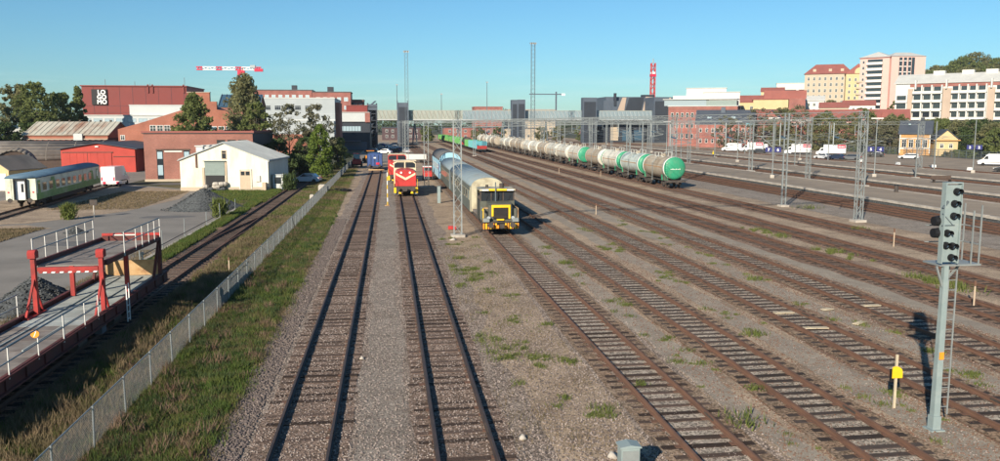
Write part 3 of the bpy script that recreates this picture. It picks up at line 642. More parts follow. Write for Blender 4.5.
ho = MB().mat('loco_olive').box(-.95, .95, .55, 2.3, 1.2, 2.55).prism([(.5, 2.551), (2.3, 2.551), (2.3, 2.72), (.9, 2.66)], -.95, .95, 'x').build('hood', lo)
MB().mat('yellow').box(-.72, .82, .42, .545, 2.33, 2.55).box(-.72, -.57, .42, .545, 1.62, 2.329).box(.67, .82, .42, .545, 1.42, 2.329).build('grille_frame', ho)
gr = MB().mat('black').box(-.57, .67, .5, .549, 1.36, 2.33).build('grille', ho)
for z in np.arange(1.5, 2.25, .1): MB().mat('steel_dark').box(-.58, .58, .48, .499, z, z + .03).build('grille_slat', gr)
MB().mat('yellow').box(-.3, .3, .4, .5, 1.28, 1.4).build('hood_plate', ho)
for s in (-1, 1): MB().mat('loco_olive').box(s * 1.2 - .23, s * 1.2 + .23, .9, 2.2, 1.25, 2.2).build('side_locker', lo)
ca = MB().mat('loco_olive').box(-1.45, 1.45, 2.4, 2.55, 1.2, 2.7).box(-1.45, -1.37, 2.56, 4.9, 1.2, 2.75).box(1.37, 1.45, 2.56, 4.9, 1.2, 2.75).box(-1.45, 1.45, 4.91, 5.0, 1.2, 3.55).build('cab', lo)
for xx in (-1.4, -.5, .5, 1.4): MB().mat('steel_dark').box(xx - .05, xx + .05, 2.44, 2.54, 2.7, 3.55).build('window_post', ca)
for xx in (-.95, 0, .95): 
    MB().mat('glass_dark').box(xx - .4, xx + .4, 2.47, 2.5, 2.72, 3.53).build('windscreen', ca)
    MB().mat('black').bar((xx, 2.42, 2.75), (xx + .2, 2.42, 3.2), .02).build('wiper', ca)
for s in (-1, 1): MB().mat('glass_dark').box(s * 1.41 - .012, s * 1.41 + .012, 2.6, 4.85, 2.76, 3.5).build('side_window', ca)
rf = MB().mat('coach_cream').box(-1.5, 1.5, 2.25, 5.1, 3.56, 3.7).build('cab_roof', lo)
MB().mat('yellow').prism([(2.08, 3.58), (2.24, 3.58), (2.24, 3.74), (2.12, 3.72)], -.75, .75, 'x').build('visor', rf)
for s in (-1, 1): MB().mat('white').box(s * 1.05 - .28, s * 1.05 + .28, 2.03, 2.07, 3.58, 3.68).build('roof_lamp', rf)
MB().mat('galv_dark').tube((-.2, 2.0, 2.7), (-.2, 2.0, 4.3), .05).build('exhaust', lo)
MB().mat('steel_dark').tube((.5, 3.4, 3.7), (.5, 3.4, 4.1), .2, .2, 12).tube((-.7, 3.9, 3.7), (-.7, 3.9, 3.95), .12, .12, 10).build('roof_vent', rf)
MB().mat('yellow').box(-1.5, -1.42, .3, .5, 2.1, 2.25).box(-1.46, -1.4, .25, .31, 1.2, 2.3).build('grab_rail', lo)
MB().mat('shutter_green').box(-1.46, -1.4, 1.6, 1.66, 1.2, 2.3).box(-1.46, -1.4, .32, 1.6, 2.255, 2.3).build('grab_rail', lo)
MB().mat('rusty_tan').box(1.4, 1.46, .25, .31, 1.2, 2.3).box(1.4, 1.46, .32, 2.3, 2.255, 2.3).build('grab_rail', lo)
MB().mat('rusty_tan').box(-1.35, -.75, 1.0, 1.8, 2.2, 2.26).build('wooden_board', lo)
MB().mat('deck_brown').box(-1.4, 1.4, 5.01, 9.1, 1.2, 1.35).build('rear_deck', lo)
m = MB().mat('panel_slate'); m.box(-.5, .5, 5.6, 6.6, 1.35, 2.6); m.bar((0, 6.1, 2.5), (.2, 8.6, 2.9), .3, .35); m.build('crane_arm', lo)
bogie(lo, 2.0, (-.9, .9)); bogie(lo, 7.4, (-.9, .9))
t = thing('tool_chest', 'red tool box lying on the gravel left of the work locomotive', 'tool box', (5.3, 70.8, 0))
MB().mat('loco_red').box(-.35, .35, -.2, .2, .02, .3).build('box', t); MB().mat('steel_dark').bar((-.1, -.21, .25), (.1, -.21, .25), .02).build('handle', t)

# ------------------------------------------------------------------ red and cream locomotives
def red_loco(x, y, label, cabm='loco_cream'):
    t = thing('diesel_locomotive', label, 'locomotive', (x, y, 0), group='red and cream diesel locomotives')
    MB().mat('bogie').box(-1.4, 1.4, .2, 13.8, .9, 1.3).build('underframe', t)
    b = MB().mat('steel_dark').box(-1.5, 1.5, 0, .2, .7, 1.3).build('buffer_beam', t)
    for s in (-1, 1):
        MB().mat('yellow').box(s * 1.35 - .14, s * 1.35 + .14, -.03, -.001, .5, 1.2).build('beam_stripe', b)
        MB().mat('yellow').prism([(s * .75 - .18, .42), (s * .75 + .18, .42), (s * .75 + .12, .68), (s * .75 - .12, .68)], -.05, .15, 'y').build('snow_plough', b)
        MB().mat('yellow').bar((s * 1.45, .1, 1.3), (s * 1.45, .1, 2.2), .04).bar((s * 1.45, .1, 2.2), (s * 1.45, 1.0, 2.2), .04).build('grab_rail', t)
    h = MB().mat('loco_red').prism([(-1.3, 1.3), (1.3, 1.3), (1.3, 2.95), (1.05, 3.25), (.5, 3.35), (-.5, 3.35), (-1.05, 3.25), (-1.3, 2.95)], .9, 5.6, 'y').build('hood', t)
    for s in (-1, 1):
        MB().mat('loco_cream').prism([(s * .01, 2.05), (s * .01, 2.36), (s * 1.22, 3.0), (s * 1.22, 2.72)] if s > 0 else [(s * 1.22, 2.72), (s * 1.22, 3.0), (s * .01, 2.36), (s * .01, 2.05)], .87, .899, 'y').build('chevron', h)
        MB().mat('white').lathe([(-.05, .05), (-.04, .13), (0, .14)], c=(s * .55, .88, 3.0), axis='y', n=12).build('headlight', h)
        MB().mat('steel_dark').box(s * 1.31 - .01, s * 1.31 + .01, 2.0, 4.8, 1.6, 2.5).build('side_grille', h)
    cab = MB().mat(cabm).prism([(-1.45, 1.3), (1.45, 1.3), (1.45, 3.95), (1.1, 4.25), (-1.1, 4.25), (-1.45, 3.95)], 5.61, 8.2, 'y').build('cab', t)
    for s in (-1, 1): 
        MB().mat('glass_dark').prism([(s * .09, 3.38), (s * 1.36, 3.38), (s * 1.36, 3.9), (s * 1.05, 4.1), (s * .09, 4.1)] if s > 0 else [(s * .09, 4.1), (s * 1.05, 4.1), (s * 1.36, 3.9), (s * 1.36, 3.38), (s * .09, 3.38)], 5.58, 5.609, 'y').build('windscreen', cab)
        MB().mat('glass_dark').box(s * 1.46 - .009, s * 1.46 + .009, 6.0, 7.8, 3.0, 3.75).build('side_window', cab)
    MB().mat('loco_cream').box(-1.5, 1.5, 5.5, 8.3, 4.251, 4.33).build('cab_roof', t)
    MB().mat('loco_red').box(-1.47, -1.451, 5.65, 8.18, 1.31, 2.3).box(1.451, 1.47, 5.65, 8.18, 1.31, 2.3).build('cab_band', cab)
    MB().mat('loco_red').prism([(-1.02, 1.3), (1.02, 1.3), (1.02, 2.85), (.4, 3.2), (-.4, 3.2), (-1.02, 2.85)], 8.21, 13.2, 'y').build('rear_hood', t)
    bogie(t, 3.2, (-1.1, 1.1)); bogie(t, 10.8, (-1.1, 1.1)); buffers(t, 0, -1); coupler(t, 0, -1)
    for s in (-1, 1): MB().mat('galv_dark').box(s * 1.2 - .3, s * 1.2 + .3, .3, .8, .3, .5).build('step', t)
    return t
red_loco(1.97, 103.5, 'red and cream diesel locomotive with white chevron facing the camera')
red_loco(1.2, 127.5, 'second red locomotive right behind the chevron-fronted one', 'loco_red')
# blue box wagon at the end of the first track
t = thing('box_wagon', 'dark blue box wagon at the end of the track beside the fence', 'railway wagon', (-2.9, 163, 0))
MB().mat('blue_paint').prism([(-1.45, .9), (1.45, .9), (1.45, 3.1), (0, 3.35), (-1.45, 3.1)], 0, 9, 'y').build('body', t)
for xx in (-1.45, -.72, 0, .72, 1.45): MB().mat('car_navy').box(xx - .05, xx + .05, -.06, -.002, .95, 3.1).build('rib', t)
MB().mat('white').box(-.2, .25, -.075, -.061, 2.4, 2.65).build('plate', t); MB().mat('brand_red').box(.25, .9, -.075, -.061, 1.2, 1.6).build('warning_panel', t)
MB().mat('steel_dark').box(-1.5, 1.5, -.15, 0, .7, .89).build('beam', t); buffers(t, -.1, -1); bogie(t, 1.8, (0,)); bogie(t, 7.2, (0,))
t = thing('buffer_stop', 'yellowish wooden sleeper laid across the track before the blue box wagon', 'buffer stop', (-2.6, 160.8, 0))
MB().mat('rusty_tan').box(-1.5, 1.5, -.15, .15, .2, .42).build('beam', t); MB().mat('rust_rail').bar((-.8, 0, .2), (-.8, 1.0, .05), .12).bar((.8, 0, .2), (.8, 1.0, .05), .12).build('stay', t)
# ------------------------------------------------------------------ tank wagons
def tank_wagon(x, y, label, body, cap, bandfar, dirty_top=True):
    L = 10.6; r = 1.56; zc = 2.95
    t = thing('tank_wagon', label, 'tank wagon', (x, y, 0), group='tank wagons standing in one long row')
    m = MB().mat(body); m.smooth = True; m.lathe([(1.15, r), (L - .35, r)], c=(0, 0, zc), n=28); m.f = m.f[:-2]; m.m = m.m[:-2]; m.sm = m.sm[:-2]; m.build('barrel', t)
    prof = [(.0, .12), (.02, .5), (.07, .9), (.16, 1.25), (.29, 1.5), (.4, r + .004)]
    c = MB().mat(cap); c.smooth = True; c.lathe(prof + [(.48, r + .004), (.49, r - .1)], c=(0, 0, zc), n=28); c.build('end_cap', t)
    b = MB().mat('tank_band'); b.smooth = True; b.lathe([(.481, r - .1), (.481, r + .012), (1.149, r + .012), (1.149, r - .1)], c=(0, 0, zc), n=28); b.build('white_band', t)
    c = MB().mat(cap if bandfar else body); c.smooth = True; c.lathe([(L - .36, r - .1), (L - .349, r + .008), (L + .1, r + .008), (L + .25, 1.44), (L + .42, 1.25), (L + .55, .9), (L + .6, .5), (L + .62, .12)], c=(0, 0, zc), n=28); c.build('far_end_cap', t)
    if bandfar:
        b = MB().mat('tank_band'); b.smooth = True; b.lathe([(L - .75, r - .1), (L - .75, r + .012), (L - .365, r + .012), (L - .365, r - .1)], c=(0, 0, zc), n=28); b.build('white_band', t)
    # rust streak line along the side, filling dome and gear on top
    MB().mat('tank_rust').prism([(r + .002, zc + .05), (r + .012, zc + .05), (r + .012, zc + .17), (r + .002, zc + .17)], 1.4, L - 1.0, 'y').build('side_stripe', t)
    MB().mat('tank_rust').prism([(-r - .012, zc + .05), (-r - .002, zc + .05), (-r - .002, zc + .17), (-r - .012, zc + .17)], 1.4, L - 1.0, 'y').build('side_stripe', t)
    dm = MB().mat('tank_dirty').lathe([(zc + r - .1, .42), (zc + r + .25, .42), (zc + r + .33, .3), (zc + r + .36, .05)], c=(0, L / 2, 0), axis='z', n=14)
    dm.build('filling_dome', t)
    w = MB().mat('tank_band')
    for s in (-1, 1):
        w.bar((s * .55, L / 2 - 1.5, zc + r - .05), (s * .55, L / 2 + 1.5, zc + r - .05), .28, .05)
        w.tube((s * .75, L / 2 - 1.5, zc + r + .55), (s * .75, L / 2 + 1.5, zc + r + .55), .035, n=5)
        for dy in (-1.5, 0, 1.5): w.tube((s * .7, L / 2 + dy, zc + r - .15), (s * .75, L / 2 + dy, zc + r + .55), .03, n=5)
    w.build('walkway', t)
    l = MB().mat('galv')
    for dy in (-.2, .2):
        for s in (-1,):
            l.tube((s * 1.62, L / 2 + dy, 1.0), (s * 1.62, L / 2 + dy, zc + .6), .025, n=5); l.tube((s * 1.62, L / 2 + dy, zc + .6), (s * .8, L / 2 + dy, zc + r + .1), .025, n=5)
    for z in np.arange(1.1, zc + .6, .35): l.tube((-1.62, L / 2 - .2, z), (-1.62, L / 2 + .2, z), .018, n=5)
    l.build('ladder', t)
    u = MB().mat('bogie'); u.box(-.25, .25, -.2, L + .8, .98, 1.3); u.box(-1.45, 1.45, -.25, .1, 1.0, 1.3); u.box(-1.45, 1.45, L + .5, L + .85, 1.0, 1.3)
    for yy in (1.7, L - 1.1):
        u.prism([(-1.25, 1.2), (1.25, 1.2), (1.35, 2.0), (.9, 1.6), (-.9, 1.6), (-1.35, 2.0)], yy - .25, yy + .25, 'y')
    u.build('underframe', t)
    for yy in (1.7, L - 1.1):
        MB().mat(cap if cap == 'tank_green' else 'bogie').prism([(-1.42, 1.25), (1.42, 1.25), (1.46, 2.05), (1.3, 2.0), (1.1, 1.55), (-1.1, 1.55), (-1.3, 2.0), (-1.46, 2.05)], yy - .12, yy + .12 if yy < 3 else yy + .13, 'y').build('cradle', t) if cap == 'tank_green' else None
    bogie(t, 1.7); bogie(t, L - 1.1); coupler(t, -.2, -1)
    return t
TK = [('tank_dirty', 'tank_green', True), ('tank_grey', 'tank_green', True), ('tank_cream', 'tank_green', True), ('tank_dirty', 'tank_cream', False)]
tank_wagon(39.5, 110.2, 'tank wagon with bright green round end, nearest the camera in the long row', *TK[0])
pv = MB().mat('tank_band')
top = [o for o in bpy.data.objects if o.name == 'tank_wagon'][0]
for k in range(6): MB().mat('tank_band').box(-.75 + k * .25, -.57 + k * .25, -.02 + .11 * 0, -.006, 2.78, 2.86 + (.05 if k % 2 else 0)).build('faded_lettering', top)
l = MB().mat('tank_green')
for s in (-.2, .2): l.bar((-1.3 + s, .1, 1.3), (-1.3 + s, .1, 3.8), .04)
for z in np.arange(1.4, 3.8, .3): l.bar((-1.5, .1, z), (-1.1, .1, z), .03)
l.build('end_ladder', top)
tank_wagon(39.5, 122.4, 'pale grey tank wagon with green bands, second in the long row', *TK[1])
tank_wagon(39.5, 134.6, 'cream tank wagon with green band, third in the long row', *TK[2])
tank_wagon(39.5, 146.8, 'dirty beige tank wagon, fourth in the long row before the gap', *TK[3])
k0 = tank_wagon(39.5, 163.0, 'cream tank wagon with green band, fifth in the long row just past the gap', 'tank_cream', 'tank_green', False)
k1 = tank_wagon(39.5, 175.2, 'cream tank wagon, sixth in the long row', 'tank_cream', 'tank_cream', False)
kk = KIDS()
dk = None
for i in range(14):
    yy = 187.4 + i * 12.2
    if i == 8: continue
    if i == 1: k2 = tank_wagon(39.5, yy, 'dirty beige tank wagon, eighth in the long row', 'tank_dirty', 'tank_dirty', False); kk = KIDS(); continue
    copy_tree(k2 if i in (4, 5, 9, 12) else k1, None, (39.5 + .0006 * max(0, yy - 230) ** 1.2 * -1, yy, 0), None, ('dirty beige' if i in (4, 5, 9, 12) else 'cream') + ' tank wagon, %s in the long row' % ORD[6 + i], kk)

# ------------------------------------------------------------------ open wagons, green and light blue
def open_wagon(x, y, m1, m2, label, load=True):
    t = thing('open_wagon', label, 'railway wagon', (x, y, 0), group='green and blue open wagons in one train')
    L = 13.2
    for s in (-1, 1):
        MB().mat(m1).box(s * 1.55 - .05, s * 1.55 + .05, 0, L, 1.2, 3.5).build('side_wall', t)
        r = MB().mat(m2)
        for yy in np.arange(.1, L, 1.3): r.box(s * 1.6, s * 1.72, yy - .06, yy + .06, 1.2, 3.52) if s > 0 else r.box(s * 1.72, s * 1.6, yy - .06, yy + .06, 1.2, 3.52)
        r.build('side_stanchion', t)
    MB().mat('wagon_red').box(-1.6, 1.6, -.12, -.01, 1.15, 2.2).build('end_board', t); MB().mat(m2).box(-1.5, 1.5, L + .01, L + .1, 1.2, 3.4).build('end_wall', t)
    MB().mat('bogie').box(-1.4, 1.4, -.2, L + .2, .85, 1.19).build('underframe', t)
    bogie(t, 2.0); bogie(t, L - 2.0); coupler(t, -.2, -1)
    return t
OWX = 29.3
cols = [('open_blue', 'open_blue', 'light blue open wagon with red end board, nearest of its train'), ('open_green', 'open_blue', 'green open wagon with blue stanchions behind the red-ended one'), ('open_blue', 'open_green', 'light blue open wagon with green stanchions, third in its train')]
for i, (a, b, lab) in enumerate(cols): open_wagon(OWX, 262 + i * 14.4, a, b, lab)
for i in range(9): open_wagon(OWX - .0004 * (i * 14.4) ** 2 * .25, 320 + i * 14.4, 'open_green', 'open_green', 'green open wagon, %s behind the dark tank wagon in its train' % ORD[i])
t = thing('tank_wagon', 'dark tank wagon between the blue and the bright green open wagons', 'tank wagon', (OWX, 306.5, 0))
m = MB().mat('steel_dark'); m.smooth = True; m.lathe([(0, .3), (.3, 1.2), (.6, 1.45), (11, 1.45), (11.4, 1.2), (11.7, .3)], c=(0, 0, 2.75), n=18); m.build('barrel', t)
MB().mat('bogie').box(-1.3, 1.3, -.2, 12, .9, 1.3).build('underframe', t); bogie(t, 2); bogie(t, 9.5)
# a second shorter row of pale covered wagons beyond
def covered_wagon(x, y, label):
    t = thing('covered_wagon', label, 'railway wagon', (x, y, 0), group='pale covered wagons behind the open wagons')
    m = MB().mat('tank_cream'); m.prism([(-1.5, 1.2), (1.5, 1.2)] + [(1.5 * math.cos(a), 3.2 + 1.3 * math.sin(a)) for a in [math.pi * i / 10 for i in range(11)]], 0, 12.5, 'y'); m.build('body', t)
    for yy in np.arange(.2, 12.5, 2.4): MB().mat('tank_dirty').prism([(1.53 * math.cos(a), 3.2 + 1.33 * math.sin(a)) for a in [math.pi * i / 10 for i in range(11)]], yy, yy + .12, 'y').build('roof_rib', t)
    MB().mat('bogie').box(-1.4, 1.4, -.2, 12.7, .85, 1.19).build('underframe', t); bogie(t, 2.0); bogie(t, 10.5)
for i in range(0): covered_wagon(33.8, 272 + i * 13.6, 'pale covered wagon with rounded roof, %s beyond the red-ended open wagon' % ORD[i])

# ------------------------------------------------------------------ lattice masts and gantries
def lattice(m, p0, p1, w, step, chord=.07, brace=.035, up=None):
    """four-chord lattice between two points, square section w"""
    p0, p1 = Vector(p0), Vector(p1); d = (p1 - p0); L = d.length; d.normalize()
    u = Vector((0, 0, 1)) if abs(d.z) < .9 else Vector((0, 1, 0)); a = d.cross(u).normalized(); b = a.cross(d).normalized()
    cs = [(-1, -1), (1, -1), (1, 1), (-1, 1)]
    wd = w if isinstance(w, tuple) else (w, w)
    for ca, cb in cs: m.bar(p0 + a * ca * wd[0] / 2 + b * cb * wd[1] / 2, p1 + a * ca * wd[0] / 2 + b * cb * wd[1] / 2, chord)
    n = max(2, int(L / step))
    for k in range(n):
        t0, t1 = L * k / n, L * (k + 1) / n
        for i in range(4):
            c0, c1 = cs[i], cs[(i + 1) % 4]
            if (k + i) % 2: c0, c1 = c1, c0
            m.bar(p0 + d * t0 + a * c0[0] * wd[0] / 2 + b * c0[1] * wd[1] / 2, p0 + d * t1 + a * c1[0] * wd[0] / 2 + b * c1[1] * wd[1] / 2, brace)
    return m
def footing(parent, x, y, w=1.1): 
    MB().mat('concrete').prism([(x - w / 2, y - w / 2), (x + w / 2, y - w / 2), (x + w / 2, y + w / 2), (x - w / 2, y + w / 2)], -.1, .22, 'z').build('footing', parent)
def gantry(label, cols, z, ends=None, cant=()):
    """portal: lattice columns at (x,y) pairs joined by a lattice beam"""
    x0, y0 = cols[0][:2]; t = thing('overhead_gantry', label, 'railway gantry', (x0, y0, 0), group='overhead line gantries across the yard')
    for (x, y, zt) in cols:
        m = MB().mat('galv'); lattice(m, (x - x0, y - y0, .2), (x - x0, y - y0, zt), (.62, .42), .8, .07, .035); m.build('column', t); footing(t, x - x0, y - y0)
    for (xa, ya, za), (xb, yb, zb) in zip(cols, cols[1:]):
        m = MB().mat('galv'); lattice(m, (xa - x0 - .4, ya - y0, za - .35), (xb - x0 + .4, yb - y0, zb - .35), (.45, .55), 1.5, .055, .026); m.build('beam', t)
    for (x, y, zz) in cant:
        m = MB().mat('galv'); m.tube((x - x0, y - y0, zz), (x - x0, y - y0, zz - 2.0), .05, n=6); m.tube((x - x0, y - y0, zz - 1.2), (x - x0 + 1.9, y - y0, zz - 1.7), .03, n=5); m.tube((x - x0, y - y0, zz - 2.0), (x - x0 + 1.9, y - y0, zz - 1.7), .03, n=5)
        m.mat('glass_blue').tube((x - x0 + .05, y - y0, zz - 1.22), (x - x0 + .5, y - y0, zz - 1.33), .07, n=6); m.build('hanger', t)
    return t
gantry('lattice gantry whose zigzag-braced mast stands left of the work locomotive', [(5.4, 66.0, 9.45), (43.4, 71.2, 10.3)], 9.7, cant=[(x, 68.5, 9.2) for x in (24, 29, 34, 39)])
gantry('lattice gantry with a mast beside the second grey coach', [(5.2, 118.0, 9.5), (43.4, 122, 10.2), (66.5, 124, 10.2)], 9.7, cant=[(x, 120, 9.2) for x in (14, 24, 34, 39, 49, 54)])
gantry('lattice gantry crossing above the middle of the tank wagon row', [(3.6, 172, 9.8), (43.6, 176, 10.4), (66.8, 178, 10.4)], 9.7, cant=[(x, 174, 9.4) for x in (14, 24, 34, 39, 49, 54)])
gantry('lattice gantry above the far tank wagons, third row in front of the footbridge', [(4.0, 232, 10), (24, 234, 10.2), (44, 236, 10.4), (84, 240, 10.4)], 9.7, cant=[(x, 235, 9.4) for x in (14, 24, 34, 39, 49, 54, 70)])
gantry('lattice gantry just in front of the open wagons, second row before the footbridge', [(3.6, 300, 10.2), (44, 303, 10.6), (84, 306, 10.6)], 9.7, cant=[(x, 302, 9.6) for x in (14, 24, 34, 39, 49, 54, 70)])
gantry('farthest lattice gantry, right in front of the footbridge', [(6, 352, 10.2), (44, 354, 10.6), (96, 358, 10.6)], 9.7)
gantry('slim gantry spanning from behind the green-ended tank wagon to the second platform', [(44.4, 150, 9.6), (69.6, 152, 9.6), (107.4, 155, 9.6)], 9.6, cant=[(x, 152, 8.9) for x in (50, 54, 67, 72, 86, 91)])
gantry('slim gantry over the platforms behind the middle of the tank wagons', [(44.4, 214, 9.6), (69.6, 216, 9.6), (107.4, 220, 9.6)], 9.6, cant=[(x, 216, 8.9) for x in (50, 54, 67, 72, 86, 91)])
gantry('slim gantry over the platforms near the dark event building', [(44.4, 272, 9.8), (69.6, 274, 9.8), (107.4, 278, 9.8)], 9.6, cant=[(x, 274, 9.1) for x in (50, 54, 67, 72, 86, 91)])
# plain posts with cantilever
def mast(x, y, h, label, arms=((1, 5.9),), double=False, lamp=False, z0=0.0):
    t = thing('overhead_line_mast', label, 'railway mast', (x, y, z0), group='overhead line masts')
    m = MB().mat('galv')
    if double:
        for s in (-.22, .22): m.bar((s, 0, .15), (s, 0, h), .1, .2, (0, 1, 0))
        for z in np.arange(.8, h, 1.1): m.box(-.22, .22, -.03, .03, z, z + .06)
    else: m.box(-.08, .08, -.09, .09, .1, h); 
    m.build('pole', t); footing(t, 0, 0, .95)
    for s, z in arms:
        a = MB().mat('galv'); a.tube((0, 0, z + .9), (s * 2.6, 0, z + .6), .04, n=6); a.tube((0, 0, z - .1), (s * 2.4, 0, z + .62), .035, n=6); a.tube((s * 1.2, 0, z + .2), (s * 3.0, 0, z + .05), .025, n=5); a.build('cantilever', t)
    if lamp: MB().mat('white').box(-.35, .35, -.9, .1, h + .0, h + .14).build('lamp_head', t)
    return t
mast(43.2, 85.6, 10.3, 'double-post overhead mast left of the lattice mast on the concrete footing', ((1, 6.6), (-1, 6.6)), True)
MB().mat('galv')
P2 = [(44.0, 140), (44.0, 205), (44.0, 262)]
for i, (x, y) in enumerate(P2): mast(x, y, 9.6, ('overhead mast just behind the green-ended tank wagon', 'overhead mast behind the middle of the tank wagon row', 'overhead mast behind the far end of the tank wagons')[i], ((1, 6.4), (-1, 6.4)))
for i, (x, y) in enumerate([(69.0, 112), (69.0, 150), (69.3, 190), (69.3, 232), (88.0, 128), (88.0, 170), (88.0, 215), (107, 150), (107, 190), (107, 238), (69.3, 280), (88, 270)]):
    mast(x, y, 9.2 if x < 100 else 9.6, 'overhead mast, %s of the row between the %s' % (ORD[i % 4], ('first and second platforms', 'second and third platforms', 'third platform and the car park')[min(2, int((x - 60) // 19))]) if i < 10 else ('fifth overhead mast of the row between the first and second platforms', 'fifth overhead mast of the row between the second and third platforms')[i - 10], ((1, 6.0), (-1, 6.0)))
# overhead wires along the electrified tracks
def wires(xs, pts_y, z, label):
    t = thing('overhead_wire', label, 'overhead wire', (xs, pts_y[0], 0), group='overhead wires')
    m = MB().mat('galv_dark')
    for a, b in zip(pts_y, pts_y[1:]):
        n = 6
        for k in range(n):
            f0, f1 = k / n, (k + 1) / n; s = lambda f: -.9 * 4 * f * (1 - f)
            m.bar((0, a + (b - a) * f0 - pts_y[0], z + 1.5 + s(f0)), (0, a + (b - a) * f1 - pts_y[0], z + 1.5 + s(f1)), .016)
        m.bar((0, a - pts_y[0], z), (0, b - pts_y[0], z), .018)
    m.build('wire', t)
for i, x in enumerate((24.2, 29.1, 34.0)): wires(x, [68.5, 120, 174, 235, 302, 352], 6.6, 'overhead wire above the yard, %s to the right of the work locomotive' % ORD[i])
for i, x in enumerate((39.6, 49.6, 54.2)): wires(x, [70, 120, 174, 235, 302, 355], 6.6, ('overhead wire above the tank wagons', 'overhead wire above the track beside the mast row', 'overhead wire above the first platform track')[i])
for i, x in enumerate((66.8, 72.2, 85.5, 91)): wires(x, [112, 150, 190, 232, 280], 6.0, 'overhead wire above the %s platform track, counted from the yard' % ORD[i + 1])

# ------------------------------------------------------------------ the signal with ladder and platform
sg = thing('railway_signal', 'grey colour-light signal mast with black lamp discs, ladder and small platform', 'signal', (16.05, 21.7, 0))
MB().mat('signal_grey').prism([(-.22, -.22), (.22, -.22), (.22, .22), (-.22, .22)], 0, .05, 'z').box(-.13, .13, -.13, .13, .05, .45).build('base', sg)
p = MB().mat('signal_grey'); p.add([(-.1, -.1, .45), (.1, -.1, .45), (.1, .1, .45), (-.1, .1, .45), (-.07, -.07, 5.0), (.07, -.07, 5.0), (.07, .07, 5.0), (-.07, .07, 5.0)], [(0, 1, 5, 4), (1, 2, 6, 5), (2, 3, 7, 6), (3, 0, 4, 7), (4, 5, 6, 7)]); p.build('pole', sg)
MB().mat('orange').box(-.07, .07, -.13, -.11, 2.2, 2.42).build('number_plate', sg)
pl = MB().mat('galv'); pl.box(-.2, 1.1, -.05, .75, 4.98, 5.03); pl.bar((-.28, .0, 4.98), (-.05, 0, 4.35), .05); pl.bar((.7, .3, 4.98), (.08, .1, 4.5), .05); pl.build('platform', sg)
r = MB().mat('galv')
for xx, yy in ((1.05, .0), (1.05, .72), (.55, .72), (.8, 0)): r.bar((xx, yy, 5.03), (xx, yy, 6.75 if xx > .9 else 6.6), .035)
for z in (5.6, 6.1): r.bar((1.05, 0, z), (1.05, .72, z), .03); r.bar((1.05, .72, z), (-.2, .72, z), .03)
r.build('railing', sg)
la = MB().mat('galv')
for xx in (.34, .6): la.bar((xx, .28, .35), (xx, .28, 6.9), .035)
for z in np.arange(.6, 6.9, .3): la.bar((.34, .28, z), (.6, .28, z), .02)
for z in (1.5, 3.0, 4.4): la.bar((.3, .28, z), (.05, .05, z), .03)
la.build('ladder', sg)
hd = MB().mat('signal_grey').box(-.23, .24, -.12, .0, 5.12, 7.36).box(-.26, -.231, -.17, .02, 5.08, 7.40).box(.241, .27, -.17, .02, 5.08, 7.40).box(-.26, .27, -.17, .02, 7.401, 7.44).build('lamp_panel', sg)
MB().mat('signal_grey').box(-.15, .18, .001, .12, 5.2, 7.2).build('rear_housing', sg)
for u, v in ((.70, .085), (.60, .24), (.60, .40), (.24, .62), (.20, .78), (.64, .79), (.62, .94)):
    x = -.23 + .47 * u; z = 7.36 - 2.24 * v
    d = MB().mat('black').lathe([(-.05, .02), (-.05, .105), (-.0, .11)], c=(x, -.122, z), axis='y', n=16).build('lamp_disc', sg)
    h = MB().mat('black'); n = 10
    for i in range(n):
        a0, a1 = R(-20) + R(220) * i / n, R(-20) + R(220) * (i + 1) / n
        for rr0, rr1 in ((.082, .092),):
            q = [(x + rr * math.cos(a), yy, z + rr * math.sin(a)) for yy in (-.17, -.32) for rr in (rr0, rr1) for a in (a0, a1)]
            h.add(q, [(0, 1, 5, 4), (2, 3, 7, 6), (4, 5, 7, 6), (0, 1, 3, 2)])
    h.build('hood', d)
    MB().mat('glass_blue').lathe([(-.012, .005), (-.006, .066), (0, .07)], c=(x, -.173, z), axis='y', n=14).build('lens', d)
for z in (6.3, 5.95): MB().mat('black').lathe([(0, .04), (0, .14), (.3, .16)], c=(-.4, .1, z), axis='x', n=12).build('side_lamp', sg)
bx = MB().mat('galv_dark'); bx.bar((-.3, -.135, 6.55), (.05, -.135, 6.2), .02); bx.bar((-.3, -.135, 6.7), (-.15, -.135, 6.9), .05); bx.bar((-.3, -.14, 6.2), (.1, -.14, 6.2), .02); bx.build('bracket', sg)
# yellow marker, stakes, cabinet, plates
mk = thing('track_marker', 'thin white post with yellow quarter-round marker beside the signal', 'marker post', (16.0, 23.6, 0))
MB().mat('planks').box(-.035, .035, -.03, .03, -.1, 1.78).build('post', mk)
MB().mat('black').box(-.175, .17, -.032, .0 - .031 + .03, .82, 1.25).build('back_plate', mk) if False else None
MB().mat('yellow').prism([(-.16, 1.02), (.19, 1.02), (.19, 1.2)] + [(-.02 + .21 * math.cos(a), 1.2 + .2 * math.sin(a)) for a in [R(15 * i) for i in range(1, 6)]] + [(-.06, 1.41), (-.16, 1.38)], -.062, -.034, 'y').build('marker_plate', mk)
MB().mat('black').box(-.19, .16, .031, .05, .86, 1.3).build('back_plate', mk)
STK = [(37.3, 56.3, 1.35, 'thin pale stake between the brown tracks behind the signal head'), (29.0, 36.9, 1.3, 'thin pale stake just left of the signal pole among the tracks'), (20.6, 80.5, 1.15, 'thin pale stake by the shadow right of the work locomotive'), (36.3, 139, 1.2, 'thin pale stake in front of the third tank wagon'), (33.6 - 2.4, 150, 1.2, 'thin pale stake farther along the tank wagons'), (-10.0, 52, .9, 'short white stake behind the chain-link fence')]
